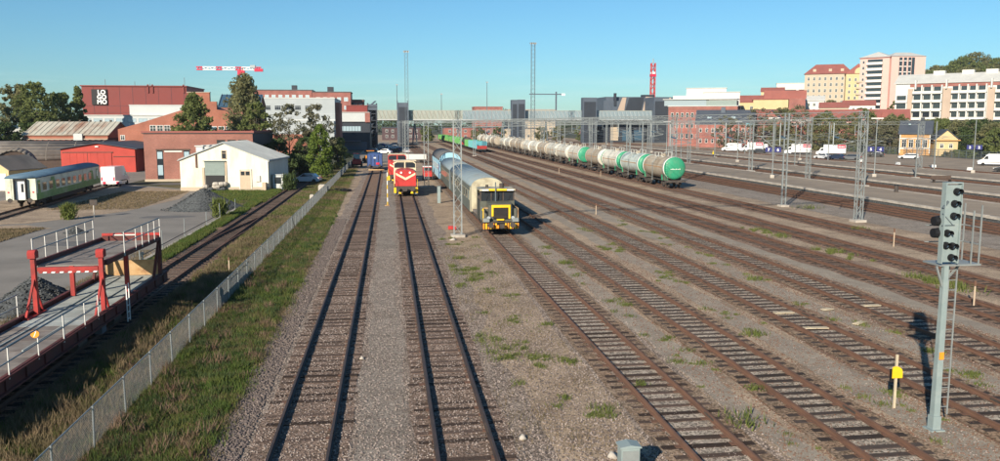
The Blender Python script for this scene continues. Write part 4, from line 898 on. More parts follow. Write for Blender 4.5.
for x, y, h, lab in STK:
    t = thing('stake', lab, 'stake', (x, y, 0)); MB().mat('door_beige').box(-.03, .03, -.025, .025, -.1, h * .8).build('post', t); MB().mat('rust_rail').box(-.045, .045, -.035, .035, h * .8 + .001, h).build('painted_tip', t)
cb = thing('electrical_cabinet', 'pale green metal cabinet at the bottom edge of the view beside the rusty track', 'cabinet', (5.93, 19.45, 0))
MB().mat('signal_grey').box(-.24, .24, -.18, .18, .05, .95).build('body', cb); MB().mat('signal_grey').prism([(-.28, .951), (.28, .951), (.28, .99), (0, 1.04), (-.28, .99)], -.22, .22, 'y').build('lid', cb)
MB().mat('galv').box(-.21, .21, -.195, -.181, .12, .88).build('door', cb); MB().mat('concrete').box(-.3, .3, -.25, .25, -.05, .05).build('plinth', cb)
for i, (px, py, rz, w) in enumerate(((18.75, 36.6, .05, .5), (18.75, 33.6, -.1, .55), (23.8, 37.5, .05, .5), (21.2, 37.0, .3, .3), (21.2, 34.2, .6, .4))):
    t = thing('cover_plate', ('pale board lying between the rails, farther of two beyond the yellow marker', 'pale board lying between the rails, nearer of two beyond the yellow marker', 'pale board between the rails left of the signal head shadow', 'small yellowish board on the gravel path behind the marker, farther one', 'small yellowish board on the gravel path behind the marker, nearer one')[i], 'board', (px, py, .05), rz)
    MB().mat('planks').box(-w, -.012, -.14, .14, 0, .04).box(.012, w, -.14, .14, 0, .042).build('plank', t); MB().mat('planks').box(-w * .6, -w * .5, -.12, .12, .043, .06).build('batten', t)
# barrier pole beside the red locomotive, grey post
t = thing('barrier_pole', 'tall thin yellow and white pole beside the track left of the red locomotive', 'pole', (-.3, 92.4, 0))
for i in range(8): MB().mat('yellow' if i % 2 == 0 else 'white').tube((0, i * .0, i * .47), (0, 0, i * .47 + .468), .05, n=8).build('band', t)
MB().mat('rusty_tan').box(-.3, .2, -.15, .15, -.01, .1).build('foot', t)
t = thing('short_post', 'short pale blue-grey post standing right of the red locomotive', 'post', (5.6, 95, 0)); MB().mat('signal_grey').box(-.18, .18, -.18, .18, 0, 1.9).build('post', t); MB().mat('signal_grey').box(-.21, .21, -.21, .21, 1.901, 1.96).build('cap', t)
# ------------------------------------------------------------------ buildings
WIN = {}
def window_mesh(w, h, fm='frame_white', gm='glass_dark', mull=1, tr=1, proud=.05):
    key = (round(w, 2), round(h, 2), fm, gm, mull, tr)
    if key in WIN: return WIN[key]
    e = min(.09, w * .12)
    m = MB().mat(gm); m.box(-w / 2 + e, w / 2 - e, -.015, .02, -h / 2 + e, h / 2 - e)
    m.mat(fm)
    m.box(-w / 2, -w / 2 + e, -proud, .02, -h / 2, h / 2); m.box(w / 2 - e, w / 2, -proud, .02, -h / 2, h / 2)
    m.box(-w / 2 + e, w / 2 - e, -proud, .02, h / 2 - e, h / 2); m.box(-w / 2 + e, w / 2 - e, -proud - .05, .02, -h / 2, -h / 2 + e)
    for i in range(mull): x = -w / 2 + (i + 1) * w / (mull + 1); m.box(x - .03, x + .03, -proud + .012, -.016, -h / 2 + e, h / 2 - e)
    if tr: m.box(-w / 2 + e, w / 2 - e, -proud + .016, -.017, h * .18 - .03, h * .18 + .03)
    WIN[key] = m.mesh('window'); return WIN[key]
class Bld:
    """box building; local frame: front face on y=0 looking to -y, from x=0 to w, depth d"""
    def __init__(s, name, label, cat, x, y, rz, w, d, h, wall, z0=0.0, group=None, base=0.0):
        s.t = thing(name, label, cat, (x, y, z0), rz, group); s.w, s.d, s.h = w, d, h; s.wall = wall
        s.wb = MB().mat(wall).box(0, w, 0, d, -base, h).build('wall', s.t)
    def win(s, face, cols, rows, w=1.2, h=1.5, x0=1.0, x1=None, z0=1.2, dz=3.0, fm='frame_white', gm='glass_dark', mull=1, tr=1, skip=()):
        L = s.w if face in 'fb' else s.d; x1 = L - 1.0 if x1 is None else x1
        me = window_mesh(w, h, fm, gm, mull, tr)
        for r in range(rows):
            for c in range(cols):
                if (c, r) in skip: continue
                u = x0 + (x1 - x0) * (c + .5) / cols; z = z0 + r * dz + h / 2
                if face == 'f': l, rot = (u, -.002, z), 0
                elif face == 'l': l, rot = (-.002, u, z), -math.pi / 2
                else: l, rot = (s.w + .002, u, z), math.pi / 2
                link_mesh('window', me, s.t, l, (0, 0, rot))
    def flat(s, m='roof_darkgrey', over=.15, th=.35):
        MB().mat(m).box(-over, s.w + over, -over, s.d + over, s.h + .002, s.h + th).build('roof', s.t); return s
    def gable(s, rise, axis, m, over=.4, th=.18, wall=None):
        w, d, h = s.w, s.d, s.h; o = over; wm = MB().mat(wall or s.wall); r = MB().mat(m)
        if axis == 'x':   # ridge runs along x
            wm.prism([(0, h), (d, h), (d / 2, h + rise)], 0.0, w, 'x'); k = rise / (d / 2)
            r.prism([(-o, h - o * k + .02), (d / 2, h + rise + .02), (d / 2, h + rise + th), (-o, h - o * k + th)], -o, w + o, 'x')
            r.prism([(d + o, h - o * k + .02), (d + o, h - o * k + th), (d / 2 + .001, h + rise + th), (d / 2 + .001, h + rise + .02)], -o, w + o, 'x')
        else:
            wm.prism([(0, h), (w, h), (w / 2, h + rise)], 0.0, d, 'y'); k = rise / (w / 2)
            r.prism([(-o, h - o * k + .02), (w / 2, h + rise + .02), (w / 2, h + rise + th), (-o, h - o * k + th)], -o, d + o, 'y')
            r.prism([(w + o, h - o * k + .02), (w + o, h - o * k + th), (w / 2 + .001, h + rise + th), (w / 2 + .001, h + rise + .02)], -o, d + o, 'y')
        wm.build('gable_wall', s.t); s.roof = r.build('roof', s.t); return s
    def hip(s, rise, m, over=.4, inset=None):
        w, d, h = s.w, s.d, s.h; o = over; i = inset if inset is not None else min(w, d) / 2
        r = MB().mat(m); z = h + .01
        if w >= d: a, b = (i, d / 2, h + rise), (w - i, d / 2, h + rise)
        else: a, b = (w / 2, i, h + rise), (w / 2, d - i, h + rise)
        vs = [(-o, -o, z), (w + o, -o, z), (w + o, d + o, z), (-o, d + o, z), a, b]
        r.add(vs, [(0, 1, 5, 4), (1, 2, 5), (2, 3, 4, 5), (3, 0, 4)] if w >= d else [(0, 1, 4), (1, 2, 5, 4), (2, 3, 5), (3, 0, 4, 5)]); r.add(vs[:4], [(0, 1, 2, 3)])
        s.roof = r.build('roof', s.t); return s
    def part(s, name, m, *boxes, parent=None):
        b = MB().mat(m)
        for q in boxes: b.box(*q)
        return b.build(name, parent or s.t)
    def seams(s, m, step=.6, rise=None, axis='x', over=.4, n=None):
        """standing seams on a gable roof"""
        w, d, h = s.w, s.d, s.h; L, D2 = (w, d) if axis == 'x' else (d, w); k = rise / (D2 / 2)
        me = None
        for side in (0, 1):
            for u in np.arange(0, L, step):
                q = MB().mat(m) if me is None else None
                y0, y1 = (-over, D2 / 2) if side == 0 else (D2 + over, D2 / 2)
                b = MB().mat(m); zz0 = h - over * k + .2; zz1 = h + rise + .2
                if axis == 'x': b.bar((u, y0, zz0), (u, y1, zz1), .05, .06)
                else: b.bar((y0, u, zz0), (y1, u, zz1), .05, .06)
                b.build('roof_seam', s.roof)

# white rendered shed
b = Bld('rendered_shed', 'small white rendered shed with gabled metal roof behind the gravel heap', 'shed', -28.3, 116.6, R(-6), 11.9, 12, 4.2, 'render_cream')
b.gable(2.3, 'y', 'roof_grey', .25, .12)
b.seams('roof_grey', .9, 2.3, 'y', .25)
b.part('plinth', 'stucco_beige', (-.06, 11.96, -.06, 12.06, -.1, .55))
dr = b.part('roller_door', 'shutter_green', (3.35, 6.05, -.08, -.005, 2.15, 4.05))
for z in np.arange(2.25, 4.0, .3): b.part('door_slat', 'shutter_green', (3.4, 6.0, -.1, -.081, z, z + .22), parent=dr)
b.part('door_opening', 'black', (3.4, 6.0, -.04, -.003, .56, 2.14)); b.part('door_post', 'door_beige', (3.0, 3.3, -.12, -.005, .3, 3.2)); b.part('door_post', 'door_beige', (6.1, 6.3, -.12, -.005, .3, 4.1))
b.part('canopy', 'shutter_green', (3.2, 6.2, -.35, -.005, 4.06, 4.16))
dd = b.part('door', 'door_beige', (8.1, 9.5, -.09, -.005, .3, 2.75)); b.part('pane', 'glass_dark', (8.2, 8.72, -.1, -.091, 2.75 - .6, 2.68), (8.85, 9.4, -.1, -.091, 2.75 - .6, 2.68), parent=dd)
b.part('door_frame', 'render_cream', (7.95, 8.09, -.12, -.005, .3, 2.9), (9.51, 9.65, -.12, -.005, .3, 2.9), (7.95, 9.65, -.12, -.005, 2.901, 3.03))
b.win('f', 1, 1, .7, 1.2, 5.6, 6.4, 4.35, mull=0, fm='door_beige')
b.part('pipe', 'rust_rail', (2.15, 2.35, -.15, -.01, 3.2, 5.0)); b.part('meter_box', 'stucco_white', (10.2, 10.8, -.2, -.005, 1.3, 2.1)); b.part('bin', 'door_beige', (11.2, 11.7, -.8, -.2, 0, 1.2))
for i in range(4): b.part('roof_vent', 'stucco_white', (1.6 + .15 * i, 2.5 + .15 * i, 2 + i * 2.2, 2.9 + i * 2.2, 4.4, 6.0)); b.part('vent_cap', 'roof_light', (1.45 + .15 * i, 2.65 + .15 * i, 1.85 + i * 2.2, 3.05 + i * 2.2, 6.001, 6.15))
b.part('gutter', 'roof_grey', (11.95, 12.1, -.2, 12.2, 4.0, 4.12))
m = MB().mat('stucco_white')   # clutter in front of the roller door
t = thing('stone_slab_pile', 'pale boulders and slabs stacked before the roller door of the white shed', 'rubble pile', (-23.6, 115.6, 0))
for i in range(9): MB().mat('stone_dark' if i % 3 == 0 else 'concrete').lathe([(-.3, .05), (-.25, .35), (0, .5), (.25, .38), (.32, .05)], c=(random.uniform(-1.3, 1.3), random.uniform(-.4, .3), .3 + .35 * (i % 3)), axis='z', n=7, squash=.8).build('boulder', t)
# brown brick building behind it
b = Bld('brick_workshop', 'brown brick workshop with thin red roof edge behind the white shed', 'building', -38.6, 137, R(0), 16.8, 23, 7.6, 'brick_brown')
b.part('roof', 'roof_darkgrey', (-.2, 17.0, -.2, 23.2, 7.601, 7.7)); b.part('roof_edge', 'roof_red', (-.25, 17.05, -.3, -.05, 7.701, 8.0), (-.25, 17.05, 23.0, 23.25, 7.701, 8.0), (16.8, 17.05, -.049, 22.99, 7.701, 8.0))
b.part('base', 'stucco_beige', (-.08, 16.88, -.08, 23.08, -.1, .35))
for x0 in (1.9, 6.0): 
    b.part('door_recess', 'glass_dark', (x0, x0 + .95, -.05, -.003, .36, 4.9)); b.part('door_pane', 'glass_pale', (x0 + .1, x0 + .85, -.06, -.051, 3.6, 4.7), (x0 + .1, x0 + .85, -.06, -.051, 1.0, 2.6))
b.part('door_lintel', 'wood_dark', (1.8, 7.1, -.06, -.003, 4.901, 5.15)); b.part('name_board', 'stucco_white', (3.1, 5.8, -.09, -.061, 4.65, 4.88)); b.part('no_entry_sign', 'brand_red', (6.3, 6.75, -.1, -.061, 2.7, 3.1))
b.win('f', 1, 1, 1.3, 1.4, 8.2, 9.6, 4.2, fm='wood_dark', gm='glass_pale')
b.win('f', 3, 1, 1.3, 1.4, 11, 16, 5.2, fm='wood_dark')
b.part('side_shade_sheet', 'panel_dark', (16.802, 16.86, .2, 22.9, .4, 7.5));  # dark sheet over the brick: the sunless side's shade is put into its colour
for yy in np.arange(.4, 22.8, 1.2): b.part('shade_sheet_rib', 'panel_slate', (16.861, 16.89, yy, yy + .08, .25, 7.45))  # ribs lying on the painted-shade sheet
# red shed
b = Bld('red_shed', 'bright red wooden shed with dark roof behind the green and white coach', 'shed', -61.5, 165, R(-2), 13.5, 20, 4.4, 'shed_red')
b.gable(1.1, 'y', 'roof_slate', .5, .15)
b.part('sliding_door', 'shed_red', (.5, 9.2, -.12, -.003, .2, 3.7)); b.part('door_rail', 'wood_dark', (.3, 9.5, -.16, -.003, 3.701, 3.85), (9.51, 13.4, -.1, -.003, 2.9, 3.0))
for x in np.arange(1.6, 9, 1.25): b.part('door_batten', 'shed_red', (x, x + .06, -.15, -.121, .25, 3.65))
b.part('door_gap', 'wood_dark', (4.8, 4.86, -.15, -.121, .25, 3.65)); b.part('lamp', 'white', (6.3, 6.9, -.2, -.003, 4.75, 4.95)); b.part('side_board', 'shed_red', (13.502, 13.56, .5, 19.5, .3, 4.2))
b.part('lean_to_roof', 'roof_slate', (13.6, 17.5, 4, 20, 4.1, 4.3)); b.part('lean_to_wall', 'shed_red', (13.61, 17.2, 12, 19.9, 0, 4.09))
# two round-roofed huts at the far left
def hangar(label, x, y, rz, w, d, h, wallm, roofm, frontm):
    t = thing('barrel_roofed_hut', label, 'hut', (x, y, 0), rz, 'round-roofed huts at the edge of the yard')
    n = 14; pts = [(w / 2 + w / 2 * math.cos(a), h * .35 + h * .65 * math.sin(a)) for a in [math.pi * i / n for i in range(n + 1)]]
    MB().mat(frontm).prism([(w, 0)] + pts + [(0, 0)], 0, d, 'y').build('wall', t)
    po = [(w / 2 + (w / 2 + .12) * math.cos(a), h * .35 + (h * .65 + .12) * math.sin(a)) for a in [math.pi * i / n for i in range(n + 1)]]
    m = MB().mat(roofm); m.smooth = True
    for i in range(n): m.prism([pts[i], po[i], po[i + 1], pts[i + 1]], -.25, d + .2, 'y')
    m.smooth = False; m.build('roof', t)
    for k in np.arange(1, d, 5): 
        m = MB().mat(roofm); pp = [(w / 2 + (w / 2 + .15) * math.cos(a), h * .35 + (h * .65 + .15) * math.sin(a)) for a in [math.pi * i / n for i in range(n + 1)]]
        for i in range(n): m.prism([po[i], pp[i], pp[i + 1], po[i + 1]], k, k + .15, 'y')
        m.build('roof_rib', t)
    MB().mat('wood_dark').box(w * .25, w * .75, -.08, -.003, .1, h * .55).build('door', t)
    return t
hangar('dark round-roofed hut with felt roof behind the coach at the left edge', -61.8, 138, R(20), 6.0, 14, 4.9, 'felt', 'felt', 'wood_dark')
hangar('wide round-roofed hut with brown felt roof between the dark hut and the red shed', -96, 182, R(-78), 14, 38, 5.6, 'felt', 'felt', 'wood_dark')
b = Bld('gatehouse', 'pale yellow gabled hut with white door at the left edge behind the coach', 'hut', -56.3, 121, R(-15), 5.0, 7, 3.0, 'stucco_yellow'); b.gable(1.6, 'y', 'felt', .4, .12); b.part('garage_door', 'stucco_white', (2.6, 4.6, -.06, -.003, .05, 2.4)); b.win('f', 1, 1, .8, 1.0, .8, 2.2, 1.3)
# old brick hall with rusty roof
b = Bld('brick_hall', 'old brick hall with pale rust-streaked metal roof left of the centre-left red block', 'building', -78.0, 190, R(0), 17.1, 16, 6.8, 'brick_orange')
b.t['label'] = 'old brick hall with pale rust-streaked metal roof behind the red shed'
b.gable(2.7, 'x', 'roof_rusty', .4, .15); b.seams('roof_rusty', 1.1, 2.7, 'x', .4)
for x in np.arange(.6, 16.6, 1.2): b.part('eaves_corbel', 'brick_brown', (x, x + .6, -.25, -.003, 5.3, 5.7))
b.part('eaves_trim', 'stucco_beige', (0, 17.1, -.3, -.003, 5.75, 5.95)); b.part('roof_box', 'panel_white', (10.2, 12.0, -.6, .6, 5.6, 7.0)); b.part('painted_gable_shade', 'brick_dark', (17.103, 17.16, .1, 15.9, 0, 6.1))  # last part: darker brick sheet, shade of the gable side painted as colour
for i in range(7): b.part('roof_vent', 'steel_dark', (2 + i * 2.2, 2.4 + i * 2.2, 7.8, 8.2, 9.4, 10.0))
b = Bld('brick_hall_wing', 'low brick wing with grey roof at the left of the rusty-roofed hall', 'building', -88, 196, R(0), 9.5, 10, 6.0, 'brick_orange'); b.gable(2.6, 'x', 'roof_light', .4, .15); b.win('f', 3, 1, 1.2, 1.8, 1, 8.5, 2.0)
# the big red block with the lettered sign
b = Bld('red_clad_block', 'large dark red metal-clad block carrying the black sign with white letters', 'building', -83, 240, R(0), 27.5, 22, 19.3, 'clad_red')
b.part('coping', 'clad_red', (-.3, 27.7, -.3, 22.2, 19.301, 19.6))
for x in np.arange(3.0, 27.4, 3.4): b.part('cladding_seam', 'panel_dark', (x, x + .06, -.035, -.003, 10.5, 19.2))
for z in (12.2, 14.0): b.part('cladding_seam', 'panel_dark', (.1, 27.4, -.03, -.003, z, z + .05))
sgn = b.part('sign_board', 'black', (2.6, 6.6, -.35, -.04, 14.3, 18.5))
def letters(txt, x, y, z, size, parent, mname, name='lettering', rot=(math.pi / 2, 0, 0), ext=.03):
    c = bpy.data.curves.new(name, 'FONT'); c.body = txt; c.size = size; c.extrude = ext; c.offset = size * .035; c.resolution_u = 3; c.space_character = 1.0
    o = bpy.data.objects.new(name, c); COL.objects.link(o); o.location = (x, y, z); o.rotation_euler = rot; o.parent = parent; c.materials.append(MATS[mname])
    c.align_x = 'CENTER'; bpy.context.view_layer.update()
    me = bpy.data.meshes.new_from_object(o.evaluated_get(bpy.context.evaluated_depsgraph_get())); me.name = name
    if not me.materials: me.materials.append(MATS[mname])
    o2 = bpy.data.objects.new(name, me); COL.objects.link(o2); o2.location = (x, y, z); o2.rotation_euler = rot; o2.parent = parent
    bpy.data.objects.remove(o, do_unlink=True); return o2
for i, s_ in enumerate(('LO', 'GO', 'MO')): letters(s_, 5.25, -.4, 17.2 - i * 1.32, 1.6, sgn, 'white')
for x, h in ((5.2, 1.8), (13, 1.2), (26.3, 2.4), (17, .7)): b.part('roof_pole', 'galv_dark', (x, x + .12, 3, 3.12, 19.5, 19.6 + h))
for x in (17.2, 18.4, 26.6): b.part('drain_pipe', 'clad_red', (x, x + .35, -.3, -.004, 17.6, 19.9))
b = Bld('white_annex', 'long low white annex with flat roof in front of the dark red block', 'building', -79.8, 226, R(0), 27, 8, 11.2, 'panel_white'); b.flat('roof_light', .2, .25); b.win('f', 9, 1, 2.2, 1.0, 1, 26, 9.6, fm='panel_grey', gm='glass_pale')
b.part('upper_box', 'panel_white', (12.8, 26.9, 1, 7.5, 11.46, 13.9)); b.part('upper_box_roof', 'roof_light', (12.7, 27.0, .9, 7.6, 13.901, 14.1)); b.part('corner_post', 'brick_red', (-.3, .0, -.2, .3, 0, 11.3))
# stepped orange brick gable building
t = thing('stepped_gable_hall', 'large orange brick hall with stepped gable behind the brown workshop', 'building', (-57.5, 186, 0))
MB().mat('brick_orange').prism([(0, 0), (24.5, 0), (24.5, 10.9), (22.3, 12.0), (20.6, 12.2), (20.6, 13.9), (19.2, 13.9), (19.2, 15.8), (14.6, 15.8), (14.3, 12.4), (4.6, 9.3), (0, 8.0)], 0, 1.0, 'y').build('gable_wall', t)
MB().mat('brick_orange').box(.4, 24.1, 1.001, 26, 0, 8.0).build('wall', t); MB().mat('roof_slate').prism([(0, 8.0), (4.2, 9.1), (14.3, 12.1), (19, 13.0), (24.5, 10.4), (24.5, 8.01), (.1, 7.99)], 1.002, 26, 'y').build('roof', t)
for i in range(3): link_mesh('window', window_mesh(1.3, 1.9, 'frame_white', 'glass_dark'), t, (7.2 + i * 1.45, -.003, 7.9))
for i in range(4): link_mesh('window', window_mesh(1.3, 2.4, 'frame_white', 'glass_blue'), t, (18.2 + i * 1.6, -.003, 7.4))
link_mesh('window', window_mesh(.9, 1.1), t, (.9, -.003, 6.2))
cp = MB().mat('stucco_tan').box(14.5, 19.3, -.12, 1.1, 15.81, 15.95).build('coping', t)
b = Bld('glazed_roof_hall', 'hall with dark blue glazed roof between the stepped gable and the tall conifer', 'building', -38.5, 196, 0, 9, 10, 13.0, 'brick_brown'); b.gable(2.8, 'x', 'glass_blue', .2, .15)
for x in np.arange(0, 9, 1.1): MB().mat('panel_slate').bar((x, -.2, 13.2), (x, 5, 16.05), .08, .1).build('glazing_bar', b.roof)
# large grey works building
b = Bld('grey_works_building', 'large pale grey industrial building with ribbon windows behind the bare birches', 'building', -36, 240, 0, 20.8, 30, 16.2, 'panel_grey')
b.flat('roof_light', .1, .3); b.win('f', 6, 1, 1.7, 1.3, .8, 17.5, 13.0, fm='panel_grey', gm='glass_dark', mull=2); b.part('plinth_band', 'panel_white', (-.05, 20.85, -.08, -.003, 10.0, 10.4), (-.05, 20.85, -.06, -.003, 11.8, 11.9))
b.part('brick_base', 'brick_orange', (-.1, 20.9, -.3, -.004, 0, 6.2)); b.win('f', 5, 1, 1.8, 2.4, 1, 20, 2.4, fm='frame_white'); b.part('side_stair', 'brick_brown', (20.82, 22.0, 2, 14, 0, 15.2)); b.part('small_window', 'glass_dark', (17, 18.2, -.05, -.003, 10.9, 11.4))
b.part('sloped_annex', 'panel_grey', (16.5, 20.7, -4, -.31, 0, 10.0))
# red apartment blocks
b = Bld('red_apartment_block', 'long red brick apartment block on the skyline right of the crane', 'apartment building', -54, 330, 0, 24.5, 14, 22.0, 'brick_red'); b.flat('roof_darkgrey', .2, .3)
b.win('f', 9, 2, 1.5, 1.5, 1, 24, 15.6, 3.2, gm='glass_pale'); b.part('roof_hut', 'panel_dark', (16.5, 18.5, 3, 5, 22.3, 24.1)); b.win('r', 3, 2, 1.4, 1.5, 1, 13, 15.6, 3.2)
b = Bld('red_apartment_block', 'lower red brick apartment block next to the grey works building on the skyline', 'apartment building', -29, 326, 0, 14.5, 14, 21.2, 'brick_red'); b.flat('roof_darkgrey', .2, .3); b.win('f', 5, 2, 1.5, 1.5, .8, 14, 14.6, 3.2, gm='glass_pale', skip=((1, 0),)); b.part('roof_hut', 'panel_dark', (5.5, 7.8, 3, 5, 21.5, 23.4)); b.win('r', 3, 3, 1.4, 1.5, 1, 13, 12.6, 3.2)
b.part('balcony', 'panel_dark', (14.51, 15.6, 2, 6, 13, 14.1), (14.51, 15.6, 2, 6, 16.4, 17.5))
b = Bld('red_apartment_block', 'narrow red brick apartment end beside the dark stair tower on the skyline', 'apartment building', -14.5, 340, 0, 4.5, 12, 18.6, 'brick_red'); b.flat('roof_darkgrey', .2, .3); b.win('f', 2, 3, 1.2, 1.5, .4, 4.2, 9.4, 3.1)
# dark modern station building and stair tower
b = Bld('dark_station_building', 'dark modern building with white and rust-red upper box beside the tracks', 'building', -19.2, 290, 0, 12.6, 26, 13.0, 'panel_dark')
b.part('white_box', 'panel_white', (.3, 11.0, -.6, -.004, 9.9, 12.9)); b.part('white_box_roof', 'roof_light', (.1, 12.6, -.8, 20, 13.001, 13.2)); b.part('rust_corner', 'brick_red', (11.01, 12.7, -.7, -.004, 9.7, 13.0))
b.part('rust_upper_box', 'clad_red', (4.5, 11.8, 3, 16, 13.21, 15.4)); b.part('upper_roof', 'roof_red', (4.3, 12.0, 2.8, 16.2, 15.401, 15.6)); b.part('ribbon_window', 'glass_pale', (1.5, 9.5, -.1, -.003, 6.7, 8.3))
for x in np.arange(1.5, 9.6, 1.0): b.part('mullion', 'panel_slate', (x - .04, x + .04, -.16, -.101, 6.7, 8.3))
b.part('canopy', 'panel_slate', (2.5, 9.5, -2.5, -.005, 3.1, 3.4)); b.part('entrance_glass', 'glass_blue', (1, 11.5, -.08, -.003, .2, 2.9)); b.part('stair_wall', 'panel_slate', (-2.3, -.01, 3, 14, 0, 12)); b.part('orange_corner', 'brick_orange', (-3.2, -2.31, 2, 6, 6.5, 9.6))
# ------------------------------------------------------------------ the covered footbridge over the tracks
fb = thing('covered_footbridge', 'long covered footbridge with glazed sides and dark towers crossing all tracks', 'footbridge', (0, 390, 0))
m = MB().mat('steel_dark').box(-8, 140, 0, 5, 10.6, 11.2).build('deck', fb)
MB().mat('bridge_panel').box(-8, 140, .4, 4.6, 15.3, 15.55).build('roof', fb)
for i in range(74):
    x = -7 + i * 1.98
    if 140 < x: break
    o = MB().mat('bridge_panel' if x < 34 else 'bridge_glass').prism([(x + .04, 11.25), (x + 1.92, 11.25), (x + 1.92 - .0, 15.28), (x + .04, 15.28)], -.12, .0, 'y').build('side_panel', fb)
    MB().mat('panel_white' if x > 34 else 'felt').bar((x + .1, -.17, 15.2), (x + 1.5, -.17, 11.9), .3, .08).build('brace', fb)
MB().mat('panel_white').box(-8, 140, -.25, .1, 10.9, 11.24).build('edge_beam', fb)
for x0, x1, zt, mm, lab in ((4.2, 8.8, 18.9, 'panel_slate', 'tower'), (57.6, 60.4, 20.4, 'panel_slate', 'tower'), (60.41, 64.0, 20.5, 'panel_slate', 'tower'), (92.0, 98.6, 21.6, 'panel_slate', 'tower'), (127, 134.5, 22.0, 'panel_slate', 'tower')):
    MB().mat(mm).box(x0, x1, -3.2, 1.6 + (x0 == 127) * 10, 0, zt).build('lift_tower', fb)
    MB().mat('panel_dark').box(x0 + .4, x1 - .4, -3.25, -3.201, .3, zt - 2).build('tower_glazing', fb)
for x in (4.0, 8.9): MB().mat('panel_slate').box(x - .2, x + .25, -3.4, -3.0, 0, 19.8).build('tower_fin', fb)
for x in np.arange(12, 138, 21): 
    for s in (0, 1): MB().mat('galv_dark').tube((x + s * 2 - 1.0, 2.5, 0), (x, 2.5, 10.6), .3, n=8).build('pier', fb)
t = thing('stair_tower', 'open dark steel stair tower at the end of the footbridge beside the dark building', 'stair tower', (-8.2, 330, 0))
for x in (0, 3.4):
    for y in (0, 3.5): MB().mat('panel_dark').box(x - .25, x + .25, y - .25, y + .25, 0, 17.2).build('column', t)
for z in np.arange(2.5, 16, 2.6): MB().mat('panel_dark').box(-.3, 3.7, -.3, 3.8, z, z + .35).build('landing', t); MB().mat('panel_slate').bar((.4, .5, z + .3), (3, 3, z + 2.6), 1.0, .2).build('flight', t)
MB().mat('panel_dark').box(.2, 3.2, 3.3, 3.5, .2, 16.6).build('back_panel', t); MB().mat('panel_slate').box(-.3, 3.7, -.28, 3.8, 14.5, 16.8).build('top_panel', t)
# event building at the right end of the bridge
b = Bld('dark_event_building', 'angular dark building with beige slanted panels at the footbridge end', 'building', 106, 402, 0, 40, 25, 20.5, 'panel_slate')
b.part('roof_upper', 'panel_slate', (2, 39, 3, 22, 20.501, 22.6)); b.part('roof_hut', 'panel_dark', (22, 28, 6, 10, 22.601, 23.8)); b.part('chimney', 'panel_dark', (5.2, 6.4, -.4, .8, 18, 24.3))
def pp(poly, mm): MB().mat(mm).prism(poly, -.3, -.005, 'y').build('slanted_panel', b.t)
pp([(7, 15.5), (10.5, 15.5), (11.5, 22.2), (9.5, 22.2)], 'stucco_tan'); pp([(20, 15.5), (34, 15.5), (34.5, 22.2), (21.5, 22.6)], 'stucco_tan'); pp([(11, 15.5), (19, 15.5), (20.8, 22.4), (13, 22.0)], 'panel_dark')
b.part('lower_hall', 'panel_dark', (-8, 20, -6, -.31, 0, 8)); b.part('lower_panel', 'stucco_beige', (2, 6, -6.1, -6.001, 1, 9), (21, 25, -2, -.31, 0, 10)); b.part('lower_glass', 'glass_blue', (8, 18, -6.1, -6.001, 1, 6))
# ------------------------------------------------------------------ skyline masts and cranes
def light_mast(x, y, h, label, w=1.1, lat=True, mm='galv_dark'):
    t = thing('floodlight_mast', label, 'floodlight mast', (x, y, 0), group='tall floodlight masts')
    m = MB().mat(mm)
    if lat: lattice(m, (0, 0, 0), (0, 0, h), (w, w), 1.6, .13, .07)
    else: m.tube((0, 0, 0), (0, 0, h), .35, .2, 8)
    m.build('shaft', t)
    MB().mat('steel_dark').box(-w * .9, w * .9, -.5, .5, h + .01, h + .5).build('lamp_platform', t)
    for i in range(4): MB().mat('panel_grey').box(-w * .9 + i * w * .5, -w * .9 + i * w * .5 + .35, -.75, -.51, h - .3, h + .45).build('floodlight', t)
    return t
light_mast(7.6, 352, 39.0, 'tall lattice floodlight mast above the white and dark footbridge end', 1.3)
light_mast(61.2, 350, 42.8, 'tallest lattice floodlight mast, behind the tank wagons', 1.5)
light_mast(71, 600, 39.0, 'distant thin floodlight mast midway between the two lattice masts', .8, False)
light_mast(37.8, 600, 30.4, 'shortest distant floodlight mast above the footbridge', .8, False)
light_mast(6.0, 600, 36.8, 'distant floodlight mast just left of the first lattice mast', .8, False)
cr = thing('tower_crane', 'red and white tower crane with horizontal jib on the skyline', 'crane', (-67.6, 400, 0))
lattice(MB().mat('loco_red'), (0, 0, 0), (0, 0, 35.2), (1.5, 1.5), 2.0, .25, .14).build('tower', cr)
for i, x in enumerate(np.arange(-20, 9, 2.9)):
    lattice(MB().mat('white' if i % 3 else 'brand_red'), (x, 0, 34.6 - (x * -.0)), (x + 2.88, 0, 34.6), (1.2, 1.3), 1.0, .35, .3).build('jib_section', cr)
MB().mat('brand_red').box(6.0, 9.8, -.8, .8, 33.3, 34.6).build('counterweight', cr); MB().mat('brand_red').box(-1.6, 1.6, -1.2, 1.2, 31.5, 33.6).build('cab', cr); MB().mat('panel_grey').box(4.2, 6.4, -1, 1, 34.9, 36.2).build('winch', cr)
cr = thing('tower_crane', 'small distant blue-grey crane above the right part of the footbridge', 'crane', (122.2, 600, 0))
MB().mat('panel_slate').tube((0, 0, 0), (0, 0, 32.6), .6, n=6).build('tower', cr); MB().mat('panel_slate').box(-20, 6, -.4, .4, 30.4, 31.1).build('jib', cr); MB().mat('white').box(4, 6.5, -.6, .6, 29.8, 31.3).build('counterweight', cr)
cr = thing('lattice_tower', 'slender red lattice tower rising behind the dark event building', 'tower', (195.5, 600, 0))
